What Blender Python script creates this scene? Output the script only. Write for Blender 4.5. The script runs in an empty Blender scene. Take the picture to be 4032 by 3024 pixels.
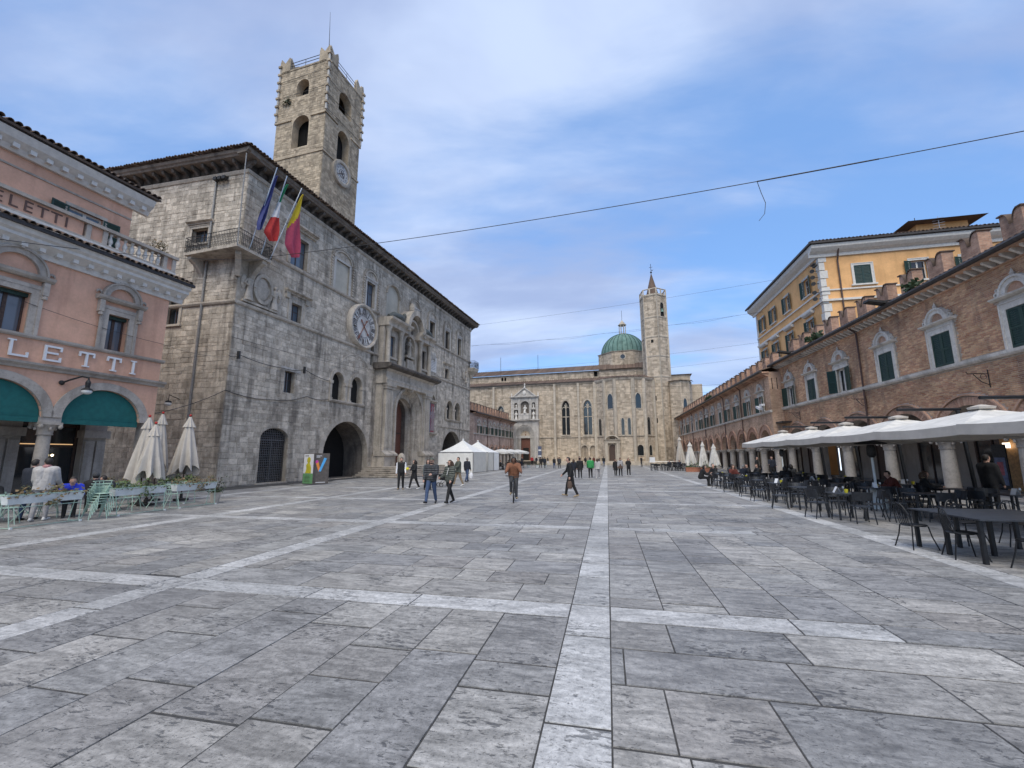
import bpy, math, random
import numpy as np
from math import sin, cos, pi, radians, sqrt, atan2, floor, ceil
from mathutils import Vector, Matrix
from mathutils.geometry import tessellate_polygon
RND = random.Random(11)
rnd = RND.uniform
SC = bpy.context.scene
COL = SC.collection

# ---------------------------------------------------------------- camera
CAMH = 1.85
def camera():
    yaw, pit, rol = radians(12.25), radians(9.46), radians(-0.2)
    f = Vector((-sin(yaw)*cos(pit), cos(yaw)*cos(pit), sin(pit)))
    r = Vector((cos(yaw), sin(yaw), 0)); u = r.cross(f)
    r2 = r*cos(rol)+u*sin(rol); u2 = u*cos(rol)-r*sin(rol)
    m = Matrix((r2, u2, -f)).transposed().to_4x4(); m.translation = (0, 0, CAMH)
    cd = bpy.data.cameras.new('camera'); cd.sensor_width = 36; cd.lens = 1700/4032*36
    cd.clip_start = .05; cd.clip_end = 6000
    o = bpy.data.objects.new('camera', cd); COL.objects.link(o); o.matrix_world = m; SC.camera = o
camera()

# ---------------------------------------------------------------- node helper
def nd(t, typ, ins=None, **pr):
    n = t.nodes.new(typ)
    for k, v in pr.items(): setattr(n, k, v)
    for k, v in (ins or {}).items():
        s = n.inputs[k]
        if isinstance(v, bpy.types.NodeSocket): t.links.new(v, s)
        elif isinstance(v, bpy.types.Node): t.links.new(v.outputs[0], s)
        else: s.default_value = v
    return n
def mth(t, op, a, b=0., c=0., clamp=False):
    return nd(t, 'ShaderNodeMath', {0: a, 1: b, 2: c}, operation=op, use_clamp=clamp).outputs[0]
def mixc(t, f, a, b, bt='MIX'):
    n = nd(t, 'ShaderNodeMix', {0: f, 6: a, 7: b}, data_type='RGBA', blend_type=bt); return n.outputs[2]
def ramp(t, f, lo, hi, a=0., b=1.):
    return nd(t, 'ShaderNodeMapRange', {0: f, 1: lo, 2: hi, 3: a, 4: b}, interpolation_type='SMOOTHSTEP').outputs[0]
def noise(t, vec, sc, det=5, ro=.6, dist=0.):
    return nd(t, 'ShaderNodeTexNoise', {'Vector': vec, 'Scale': sc, 'Detail': det, 'Roughness': ro, 'Distortion': dist}).outputs[0]
def vmul(t, v, s): return nd(t, 'ShaderNodeVectorMath', {0: v, 1: s}, operation='MULTIPLY').outputs[0]
def c4(c): return (c[0], c[1], c[2], 1.)

# ---------------------------------------------------------------- sky and sun
SUN_EL, SUN_AZ = radians(55), radians(180)      # azimuth measured from +Y clockwise: behind the camera
def world():
    w = bpy.data.worlds.new('World'); SC.world = w; w.use_nodes = True; t = w.node_tree; t.nodes.clear()
    sky = nd(t, 'ShaderNodeTexSky', sky_type='NISHITA', sun_disc=False, sun_elevation=radians(24), sun_rotation=SUN_AZ,
             altitude=150, air_density=1.0, dust_density=.6, ozone_density=2.2)
    d = nd(t, 'ShaderNodeTexCoord').outputs['Generated']
    sp = nd(t, 'ShaderNodeSeparateXYZ', {0: d})
    z = mth(t, 'ADD', mth(t, 'MAXIMUM', sp.outputs[2], 0.), .16)
    px = mth(t, 'DIVIDE', sp.outputs[0], z); py = mth(t, 'DIVIDE', sp.outputs[1], z)
    p = nd(t, 'ShaderNodeCombineXYZ', {0: px, 1: py, 2: 0.}).outputs[0]
    pr = nd(t, 'ShaderNodeMapping', {0: p, 1: (13.4, 5.6, 0), 2: (0, 0, radians(-28)), 3: (.55, 1.0, 1)}).outputs[0]
    n1 = noise(t, pr, .85, 7, .50, .45)
    n2 = noise(t, vmul(t, pr, (1.2, 1.7, 1)), 1.9, 8, .58, .5)
    n3 = noise(t, vmul(t, pr, (1.0, 1.1, 1)), 1.35, 6, .52, .3)
    m = mth(t, 'ADD', mth(t, 'MULTIPLY', n1, .80), mth(t, 'MULTIPLY', n2, .20))
    mask = ramp(t, m, .395, .58, .05, .92)
    low = ramp(t, sp.outputs[2], .0, .24, .35, 1.)
    mask = mth(t, 'MULTIPLY', mask, low)
    shade = ramp(t, n3, .38, .62, 0., 1.)
    ccol = mixc(t, shade, c4((.225, .28, .43)), c4((.365, .432, .575)))
    wisp = ramp(t, n2, .60, .78, 0., .25)
    skyc = mixc(t, 1., sky.outputs[0], c4((.78, .97, 1.12)), 'MULTIPLY')
    skyc = mixc(t, .6, skyc, c4((1.35, 2.65, 5.4)))
    b1 = nd(t, 'ShaderNodeBackground', {0: skyc, 1: .098})
    b2 = nd(t, 'ShaderNodeBackground', {0: ccol, 1: 1.})
    b3 = nd(t, 'ShaderNodeBackground', {0: c4((.46, .505, .57)), 1: 1.})
    s1 = nd(t, 'ShaderNodeMixShader', {0: mask, 1: b1, 2: b2})
    s2 = nd(t, 'ShaderNodeMixShader', {0: wisp, 1: s1, 2: b3})
    o = nd(t, 'ShaderNodeOutputWorld'); t.links.new(s2.outputs[0], o.inputs[0])
world()
def sun():
    l = bpy.data.lights.new('sun', 'SUN'); l.energy = 1.5; l.angle = radians(48); l.color = (1., .92, .76)
    o = bpy.data.objects.new('sun', l); COL.objects.link(o)
    d = Vector((sin(SUN_AZ)*cos(SUN_EL), cos(SUN_AZ)*cos(SUN_EL), sin(SUN_EL)))
    o.rotation_euler = d.to_track_quat('Z', 'Y').to_euler(); o.location = d*120
sun()
vs = SC.view_settings; vs.view_transform = 'Standard'; vs.look = 'None'; vs.gamma = 1; vs.exposure = 0.9; vs.use_curve_mapping = False
SC.render.engine = 'CYCLES'
SC.cycles.max_bounces = 6; SC.cycles.diffuse_bounces = 3; SC.cycles.glossy_bounces = 3; SC.cycles.transparent_max_bounces = 6
SC.cycles.use_denoising = True

# ---------------------------------------------------------------- materials
MATS = {}
def newmat(name):
    m = bpy.data.materials.new(name); m.use_nodes = True; t = m.node_tree
    MATS[name] = m; return m, t, t.nodes['Principled BSDF']
def tintsock(t):
    a = nd(t, 'ShaderNodeAttribute', attribute_name='tint').outputs['Fac']
    b = nd(t, 'ShaderNodeObjectInfo').outputs['Random']
    return mth(t, 'FRACT', mth(t, 'ADD', a, b))
def plain(name, c, rough=.6, metal=0., var=.12, sc=6., bump=.0, emit=None, spec=.5, bsc=6.):
    m, t, b = newmat(name)
    pos = nd(t, 'ShaderNodeNewGeometry').outputs['Position']
    n = noise(t, pos, sc, 5)
    f = ramp(t, n, .3, .7, 1-var, 1+var)
    col = nd(t, 'ShaderNodeVectorMath', {0: c, 3: f}, operation='SCALE').outputs[0]
    t.links.new(col, b.inputs['Base Color']); b.inputs['Roughness'].default_value = rough
    b.inputs['Metallic'].default_value = metal; b.inputs['Specular IOR Level'].default_value = spec
    if bump:
        bm = nd(t, 'ShaderNodeBump', {'Strength': bump, 'Distance': .02, 'Height': noise(t, pos, sc*bsc, 6)}); t.links.new(bm.outputs[0], b.inputs['Normal'])
    if emit: b.inputs['Emission Color'].default_value = c4(c); b.inputs['Emission Strength'].default_value = emit
    return m
def stone(name, cA, cB, cD, streak=.5, tint=.4, bump=.5, big=.35, fine=5., soil=.0, rough=.92, pit=.35):
    m, t, b = newmat(name)
    pos = nd(t, 'ShaderNodeNewGeometry').outputs['Position']
    n1 = noise(t, pos, big, 6, .62); n2 = noise(t, pos, fine, 8, .7)
    n3 = noise(t, vmul(t, pos, (1.5, 1.5, .13)), 1.0, 6, .6)
    n4 = noise(t, vmul(t, pos, (1., 1., 1.)), 1.3, 5, .6)
    tn = tintsock(t)
    col = mixc(t, ramp(t, mth(t, 'ADD', mth(t, 'MULTIPLY', n2, .5), mth(t, 'MULTIPLY', n4, .5)), .41, .59), c4(cA), c4(cB))
    dk = mth(t, 'MULTIPLY', mth(t, 'MULTIPLY', ramp(t, n3, .46, .66), ramp(t, n1, .34, .6, .25, 1.)), streak)
    col = mixc(t, dk, col, c4(cD))
    pt = mth(t, 'MULTIPLY', ramp(t, noise(t, pos, fine*3.2, 3, .5), .60, .72), pit)
    col = mixc(t, pt, col, c4([x*.45 for x in cD]))
    col = nd(t, 'ShaderNodeVectorMath', {0: col, 3: mth(t, 'ADD', 1-tint*.55, mth(t, 'MULTIPLY', tn, tint))}, operation='SCALE').outputs[0]
    t.links.new(col, b.inputs['Base Color']); b.inputs['Roughness'].default_value = rough
    h = mth(t, 'ADD', n2, mth(t, 'MULTIPLY', pt, -1.2))
    bm = nd(t, 'ShaderNodeBump', {'Strength': bump, 'Distance': .03, 'Height': h}); t.links.new(bm.outputs[0], b.inputs['Normal'])
    b.inputs['Specular IOR Level'].default_value = .25
    return m
def paving(name, cols, veins=.5, pits=.6, rough=.55, dirty=.30):
    m, t, b = newmat(name)
    pos = nd(t, 'ShaderNodeNewGeometry').outputs['Position']
    tn = tintsock(t)
    off = nd(t, 'ShaderNodeVectorMath', {0: pos, 1: nd(t, 'ShaderNodeCombineXYZ', {0: mth(t, 'MULTIPLY', tn, 37.), 1: mth(t, 'MULTIPLY', tn, 19.), 2: 0.}).outputs[0]}, operation='ADD').outputs[0]
    rot = nd(t, 'ShaderNodeMapping', {0: off, 2: nd(t, 'ShaderNodeCombineXYZ', {0: 0., 1: 0., 2: mth(t, 'MULTIPLY', mth(t, 'SUBTRACT', tn, .5), 1.6)}).outputs[0], 3: (1.1, 3.4, 1)}).outputs[0]
    n1 = noise(t, rot, 1.25, 9, .68, 1.1); n2 = noise(t, off, 17., 8, .75); n5 = noise(t, rot, 5.5, 6, .6, .6)
    cr = nd(t, 'ShaderNodeValToRGB', {0: tn}); e = cr.color_ramp.elements
    e[0].position = 0; e[0].color = c4(cols[0]); e[1].position = 1; e[1].color = c4(cols[-1])
    for i, c in enumerate(cols[1:-1]): x = e.new((i+1)/(len(cols)-1)); x.color = c4(c)
    col = cr.outputs[0]
    v = ramp(t, mth(t, 'ADD', mth(t, 'MULTIPLY', n1, .7), mth(t, 'MULTIPLY', n5, .3)), .36, .64, 1-veins*.42, 1+veins*.50)
    v = mth(t, 'MULTIPLY', v, ramp(t, n2, .32, .68, .74, 1.22)); v = mth(t, 'MULTIPLY', v, ramp(t, noise(t, pos, .45, 5, .6), .34, .66, .84, 1.14))
    col = nd(t, 'ShaderNodeVectorMath', {0: col, 3: v}, operation='SCALE').outputs[0]
    pm = noise(t, off, 1.3, 5, .6); pk = noise(t, vmul(t, rot, (1., .8, 1)), 8.5, 5, .65, .5)
    pit = mth(t, 'MULTIPLY', ramp(t, mth(t, 'ADD', pk, mth(t, 'MULTIPLY', pm, .75)), .985, 1.05), pits)
    fine = mth(t, 'MULTIPLY', ramp(t, noise(t, off, 42., 4, .65), .585, .70), .5)
    big = mth(t, 'MULTIPLY', ramp(t, noise(t, off, 3.1, 5, .62, .9), .685, .72), pits)
    pit = mth(t, 'MAXIMUM', pit, fine)
    vor = nd(t, 'ShaderNodeTexVoronoi', {'Vector': nd(t, 'ShaderNodeVectorMath', {0: pos, 1: nd(t, 'ShaderNodeTexNoise', {'Vector': pos, 'Scale': 2.2, 'Detail': 6.}).outputs['Color']}, operation='ADD').outputs[0], 'Scale': .52}, feature='DISTANCE_TO_EDGE').outputs['Distance']
    crk = mth(t, 'MULTIPLY', ramp(t, vor, .0, .006, 1., 0.), ramp(t, noise(t, pos, .33, 2), .56, .60))
    pit = mth(t, 'MAXIMUM', mth(t, 'MAXIMUM', pit, big), mth(t, 'MULTIPLY', crk, .85))
    col = mixc(t, pit, col, c4((.055, .056, .062)))
    dirt = mth(t, 'MULTIPLY', ramp(t, noise(t, pos, .16, 5, .6), .42, .68), dirty)
    col = mixc(t, dirt, col, c4((.15, .15, .16)))
    t.links.new(col, b.inputs['Base Color'])
    t.links.new(ramp(t, n2, .3, .7, rough-.1, rough+.18), b.inputs['Roughness'])
    b.inputs['Specular IOR Level'].default_value = .4
    bm = nd(t, 'ShaderNodeBump', {'Strength': .55, 'Distance': .012, 'Height': mth(t, 'ADD', mth(t, 'MULTIPLY', n2, .5), mth(t, 'MULTIPLY', pit, -1.6))}); t.links.new(bm.outputs[0], b.inputs['Normal'])
    return m
def bricktex(name, c1, c2, cm, bw=.28, bh=.072):
    m, t, b = newmat(name)
    oc = nd(t, 'ShaderNodeTexCoord').outputs['Object']; sp = nd(t, 'ShaderNodeSeparateXYZ', {0: oc})
    pos = nd(t, 'ShaderNodeNewGeometry').outputs['Position']
    v = nd(t, 'ShaderNodeCombineXYZ', {0: mth(t, 'ADD', sp.outputs[0], sp.outputs[1]), 1: sp.outputs[2], 2: 0.}).outputs[0]
    br = nd(t, 'ShaderNodeTexBrick', {'Vector': v, 'Color1': c4(c1), 'Color2': c4(c2), 'Mortar': c4(cm), 'Scale': 1., 'Mortar Size': .008, 'Bias': -.1, 'Brick Width': bw, 'Row Height': bh})
    n = noise(t, pos, .8, 6, .65); n2 = noise(t, pos, 5., 6, .7)
    f = ramp(t, mth(t, 'ADD', mth(t, 'MULTIPLY', n, .6), mth(t, 'MULTIPLY', n2, .4)), .36, .64, .72, 1.25)
    col = nd(t, 'ShaderNodeVectorMath', {0: br.outputs[0], 3: f}, operation='SCALE').outputs[0]
    dk = mth(t, 'MULTIPLY', ramp(t, noise(t, vmul(t, pos, (1.4, 1.4, .2)), 1., 5), .52, .7), .45)
    col = mixc(t, dk, col, c4((.11, .085, .075)))
    t.links.new(col, b.inputs['Base Color']); b.inputs['Roughness'].default_value = .92; b.inputs['Specular IOR Level'].default_value = .2
    bm = nd(t, 'ShaderNodeBump', {'Strength': .5, 'Distance': .01, 'Height': br.outputs[1]}, invert=True); t.links.new(bm.outputs[0], b.inputs['Normal'])
    return m
def brickmat(name, cols):
    m, t, b = newmat(name); pos = nd(t, 'ShaderNodeNewGeometry').outputs['Position']; tn = tintsock(t)
    cr = nd(t, 'ShaderNodeValToRGB', {0: tn}); e = cr.color_ramp.elements
    e[0].position = 0; e[0].color = c4(cols[0]); e[1].position = 1; e[1].color = c4(cols[-1])
    for i, c in enumerate(cols[1:-1]): x = e.new((i+1)/(len(cols)-1)); x.color = c4(c)
    n = noise(t, pos, .7, 6, .65); n2 = noise(t, pos, 14., 5, .7)
    f = mth(t, 'MULTIPLY', ramp(t, n, .36, .64, .74, 1.2), ramp(t, n2, .3, .7, .86, 1.12))
    col = nd(t, 'ShaderNodeVectorMath', {0: cr.outputs[0], 3: f}, operation='SCALE').outputs[0]
    dk = mth(t, 'MULTIPLY', ramp(t, noise(t, vmul(t, pos, (1.4, 1.4, .22)), 1.1, 5), .52, .7), .5)
    col = mixc(t, dk, col, c4((.12, .085, .075)))
    t.links.new(col, b.inputs['Base Color']); b.inputs['Roughness'].default_value = .93; b.inputs['Specular IOR Level'].default_value = .2
    bm = nd(t, 'ShaderNodeBump', {'Strength': .4, 'Distance': .008, 'Height': n2}); t.links.new(bm.outputs[0], b.inputs['Normal'])
    return m
def plaster(name, c, stain, amt=.4):
    m, t, b = newmat(name); pos = nd(t, 'ShaderNodeNewGeometry').outputs['Position']
    n1 = noise(t, pos, .6, 6, .6); n2 = noise(t, pos, 9., 6, .7); n3 = noise(t, vmul(t, pos, (2., 2., .2)), 1., 5)
    f = mth(t, 'MULTIPLY', ramp(t, n1, .36, .64, .88, 1.1), ramp(t, n2, .3, .7, .95, 1.05))
    col = nd(t, 'ShaderNodeVectorMath', {0: c, 3: f}, operation='SCALE').outputs[0]
    col = mixc(t, mth(t, 'MULTIPLY', ramp(t, n3, .5, .72), amt), col, c4(stain))
    t.links.new(col, b.inputs['Base Color']); b.inputs['Roughness'].default_value = .9; b.inputs['Specular IOR Level'].default_value = .2
    bm = nd(t, 'ShaderNodeBump', {'Strength': .2, 'Distance': .01, 'Height': n2}); t.links.new(bm.outputs[0], b.inputs['Normal'])
    return m
def glassmat(name, c=(.02, .025, .03), rough=.06):
    m, t, b = newmat(name); pos = nd(t, 'ShaderNodeNewGeometry').outputs['Position']
    b.inputs['Base Color'].default_value = c4(c); b.inputs['Roughness'].default_value = rough; b.inputs['Specular IOR Level'].default_value = .9
    bm = nd(t, 'ShaderNodeBump', {'Strength': .05, 'Distance': .02, 'Height': noise(t, pos, 1.2, 2)}); t.links.new(bm.outputs[0], b.inputs['Normal'])
    return m

stone('travertine', (.62, .55, .465), (.43, .375, .31), (.12, .105, .09), streak=.75, tint=.44, bump=.7, pit=.5)
stone('travertine_trim', (.56, .495, .42), (.42, .37, .31), (.11, .098, .085), streak=.6, tint=.2, bump=.5, fine=7)
stone('tower_stone', (.52, .43, .32), (.37, .305, .23), (.15, .125, .10), streak=.5, tint=.55, bump=.6)
stone('church_stone', (.575, .485, .385), (.455, .375, .29), (.20, .165, .13), streak=.6, tint=.5, bump=.5)
stone('church_trim', (.56, .495, .41), (.45, .39, .32), (.20, .17, .14), streak=.6, tint=.2, bump=.4, fine=7)
stone('white_stone', (.60, .57, .53), (.46, .43, .40), (.17, .15, .14), streak=.5, tint=.15, bump=.4, fine=8)
stone('pale_trim', (.70, .655, .595), (.56, .515, .465), (.19, .165, .15), streak=.55, tint=.15, bump=.35, fine=8)
stone('pink_trim', (.52, .465, .41), (.41, .36, .315), (.15, .13, .115), streak=.45, tint=.15, bump=.3, fine=8)
stone('column_stone', (.55, .485, .415), (.42, .365, .315), (.16, .14, .12), streak=.4, tint=.2, bump=.35, fine=8)
stone('roof_tile', (.13, .10, .085), (.19, .135, .105), (.05, .047, .043), streak=.5, tint=.6, bump=.4, fine=8)
stone('church_tile', (.20, .14, .11), (.145, .105, .085), (.06, .05, .045), streak=.3, tint=.6, bump=.4, fine=8)
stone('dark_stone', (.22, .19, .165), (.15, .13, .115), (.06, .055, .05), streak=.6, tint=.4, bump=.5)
stone('copper_seam', (.085, .15, .135), (.06, .115, .10), (.04, .07, .06), streak=.3, tint=.1, bump=.1)
stone('soot_shade_stone', (.15, .13, .115), (.09, .08, .072), (.03, .028, .026), streak=.6, tint=.3, bump=.5)  # soot on corbels and portal cornice; painted-in shade on the eaves wall
stone('copper', (.19, .30, .265), (.135, .235, .21), (.075, .115, .105), streak=.7, tint=.15, bump=.15, pit=.1)
paving('slab', [(0.201, 0.198, 0.198), (0.287, 0.272, 0.257), (0.244, 0.238, 0.235), (0.337, 0.319, 0.297), (0.223, 0.220, 0.219), (0.300, 0.291, 0.279), (0.263, 0.251, 0.238), (0.368, 0.350, 0.325), (0.251, 0.248, 0.248), (0.282, 0.263, 0.245)], veins=.8, pits=.75)
paving('slab_pale', [(0.440, 0.436, 0.431), (0.502, 0.493, 0.484), (0.396, 0.392, 0.387), (0.475, 0.466, 0.458), (0.361, 0.356, 0.352), (0.422, 0.418, 0.409)], veins=.6, dirty=.2, pits=.65)
plain('mortar', (.055, .053, .052), .95, sc=9, var=.3)
bricktex('brick_far', (.58, .385, .265), (.43, .25, .165), (.49, .385, .30))
bricktex('brick_pink', (.52, .38, .32), (.45, .31, .255), (.49, .41, .36))
brickmat('brick', [(0.424, 0.195, 0.111), (0.572, 0.337, 0.197), (0.668, 0.437, 0.262), (0.488, 0.257, 0.152), (0.445, 0.242, 0.156), (0.636, 0.399, 0.238), (0.519, 0.294, 0.176)])
brickmat('brick_arch', [(.40, .225, .155), (.53, .335, .235), (.46, .275, .195)])
bricktex('merlon_brick', (.50, .31, .22), (.36, .20, .14), (.40, .31, .25), .26, .075)
plain('brick_mortar', (.44, .37, .31), .95, sc=8, var=.2, bump=.3)
plaster('pink_plaster', (.70, .415, .295), (.38, .20, .15), .35)
plaster('yellow_plaster', (.79, .45, .205), (.52, .28, .12), .3)
plaster('cream_plaster', (.62, .56, .47), (.34, .30, .26), .4)
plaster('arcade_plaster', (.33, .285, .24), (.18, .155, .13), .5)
plaster('grey_plaster', (.46, .43, .37), (.30, .28, .25), .3)
plain('white_trim', (.66, .63, .59), .8, var=.1, sc=5, bump=.1)
glassmat('glass'); glassmat('glass_lit', (.10, .13, .17), .08)
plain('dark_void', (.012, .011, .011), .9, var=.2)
plain('shutter_green', (.013, .040, .029), .55, var=.25, sc=9)
plain('shutter_teal', (.010, .040, .038), .55, var=.2, sc=9)
plain('wood_dark', (.07, .042, .032), .6, var=.3, sc=11, bump=.1)
plain('wood_door', (.155, .062, .042), .6, var=.3, sc=8, bump=.15)
plain('wood_warm', (.42, .24, .10), .5, var=.25, sc=8)
plain('iron', (.035, .034, .034), .55, metal=.4, var=.3, sc=14)
plain('iron_grey', (.12, .12, .125), .5, metal=.5, var=.25, sc=14)
plain('pipe_brown', (.085, .05, .042), .5, var=.2)
plain('pipe_grey', (.26, .25, .24), .5, metal=.3, var=.2)
plain('gutter', (.045, .038, .036), .5, metal=.2, var=.25)
plain('lamp_glass', (.80, .80, .78), .25, var=.03)
plain('dial', (.88, .85, .82), .6, var=.10, sc=3)
plain('numeral', (.07, .045, .042), .7, var=.2)
plain('hand_rust', (.23, .095, .065), .6, var=.2)
plain('awning', (.010, .125, .118), .75, var=.12, sc=5)
plain('letter_white', (.74, .75, .77), .5, var=.04)
plain('letter_brown', (.13, .075, .06), .7, var=.1)
plain('canvas', (.50, .455, .405), .85, var=.08, sc=3, bump=.15)
plain('canvas_white', (.63, .61, .575), .8, var=.12, sc=3, bump=.1)
plain('tent_white', (.82, .82, .80), .7, var=.05, sc=2)
plain('tent_side', (.66, .645, .59), .75, var=.06, sc=2)
plain('mint', (.36, .50, .42), .45, var=.10, sc=12)
plain('planter_white', (.66, .70, .70), .5, var=.08, sc=6)
plain('slate', (.017, .019, .024), .5, var=.3, sc=12)
plain('slate_top', (.032, .036, .045), .42, var=.25, sc=9)
plain('black_metal', (.014, .015, .018), .45, metal=.3, var=.3, sc=12)
plain('terracotta', (.38, .16, .10), .85, var=.2, sc=8)
plain('pot_beige', (.50, .44, .37), .8, var=.12)
plain('soil', (.06, .045, .035), .95, var=.3)
plain('rubber', (.02, .02, .021), .8, var=.2)
plain('steel', (.45, .45, .46), .35, metal=.9, var=.1)
plain('bike_blue', (.03, .06, .12), .35, var=.1)
plain('wire', (.03, .03, .032), .6, var=.1)
plain('bulb', (1.0, .80, .48), .4, emit=4.)
plain('lit_sign', (1.0, .86, .70), .4, emit=1.6)
plain('cool_screen', (.75, .85, 1.0), .4, emit=.9)
plain('shop_glow', (1.0, .60, .28), .5, emit=.35)
plain('poster_blue', (.10, .12, .19), .5, var=.25, sc=7)
plain('poster_red', (.30, .07, .08), .5, var=.35, sc=7)
plain('poster_skin', (.30, .22, .23), .5, var=.3, sc=9)
plain('sign_white', (.72, .72, .74), .5, var=.04)
plain('sign_green', (.13, .30, .14), .5, var=.10)
plain('sign_brown', (.115, .10, .09), .5, var=.2)
plain('sign_yellow', (.52, .46, .03), .5, var=.15)
plain('magenta', (.62, .06, .36), .5, var=.08)
plain('orange', (.85, .28, .05), .5, var=.08)
plain('sky_paint', (.10, .44, .85), .5, var=.08)
plain('marble_white', (.66, .63, .59), .6, var=.14, sc=7)
plain('bronze_green', (.09, .095, .085), .6, var=.3, sc=6)
for n_, c_ in {'flag_blue': (.035, .045, .17), 'flag_green': (.02, .21, .09), 'flag_white': (.70, .68, .68), 'flag_red': (.50, .035, .03), 'flag_yellow': (.62, .45, .02), 'flag_pink': (.44, .06, .11)}.items():
    plain(n_, c_, .8, var=.12, sc=4)
for n_, c_ in {'skin': (.55, .33, .25), 'skin_dark': (.14, .075, .05), 'hair_dark': (.022, .017, .015), 'hair_brown': (.07, .04, .025), 'hair_grey': (.25, .24, .23),
               'cloth_black': (.013, .013, .015), 'cloth_navy': (.016, .02, .032), 'cloth_char': (.045, .047, .052), 'cloth_olive': (.075, .085, .068), 'cloth_white': (.72, .72, .75),
               'cloth_jeans': (.045, .075, .15), 'cloth_tan': (.27, .20, .13), 'cloth_rust': (.20, .085, .045), 'cloth_green': (.02, .28, .07), 'cloth_grey': (.33, .32, .33),
               'cloth_lightgrey': (.42, .40, .39), 'cloth_brown': (.10, .065, .05), 'cloth_blue': (.02, .045, .52), 'cloth_yellow': (.70, .62, .04), 'cloth_red': (.35, .03, .035), 'cloth_plaid': (.12, .14, .14),
               'cloth_wine': (.11, .025, .02), 'cloth_pink': (.45, .22, .22), 'shoe_dark': (.02, .018, .017), 'shoe_white': (.62, .61, .60), 'shoe_tan': (.32, .24, .15), 'lens': (.01, .01, .012)}.items():
    plain(n_, c_, .85 if 'cloth' in n_ else .6, var=.16, sc=9, bump=.0 if 'cloth' not in n_ else .9, bsc=1.3)
def quilt(name, c, sp=.085):
    m, t, b = newmat(name); oc = nd(t, 'ShaderNodeTexCoord').outputs['Object']; z = nd(t, 'ShaderNodeSeparateXYZ', {0: oc}).outputs[2]
    w = mth(t, 'ABSOLUTE', mth(t, 'SINE', mth(t, 'MULTIPLY', mth(t, 'ADD', z, mth(t, 'MULTIPLY', noise(t, oc, 3., 3), .05)), pi/sp)))
    f = mth(t, 'MULTIPLY', ramp(t, w, .0, .55, .55, 1.15), ramp(t, noise(t, oc, 14., 4), .3, .7, .75, 1.25))
    t.links.new(nd(t, 'ShaderNodeVectorMath', {0: c, 3: f}, operation='SCALE').outputs[0], b.inputs['Base Color']); b.inputs['Roughness'].default_value = .6
    bm = nd(t, 'ShaderNodeBump', {'Strength': .8, 'Distance': .03, 'Height': w}); t.links.new(bm.outputs[0], b.inputs['Normal'])
quilt('puffer_char', (.034, .036, .042)); quilt('puffer_olive', (.075, .083, .07)); quilt('puffer_green', (.02, .27, .07))
def leafmat(name, c1, c2):
    m, t, b = newmat(name); tn = tintsock(t)
    t.links.new(mixc(t, tn, c4(c1), c4(c2)), b.inputs['Base Color']); b.inputs['Roughness'].default_value = .6
leafmat('leaf', (.035, .075, .025), (.11, .15, .04)); leafmat('leaf_autumn', (.06, .075, .03), (.20, .12, .05)); leafmat('leaf_dark', (.02, .045, .02), (.06, .09, .035))

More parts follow.
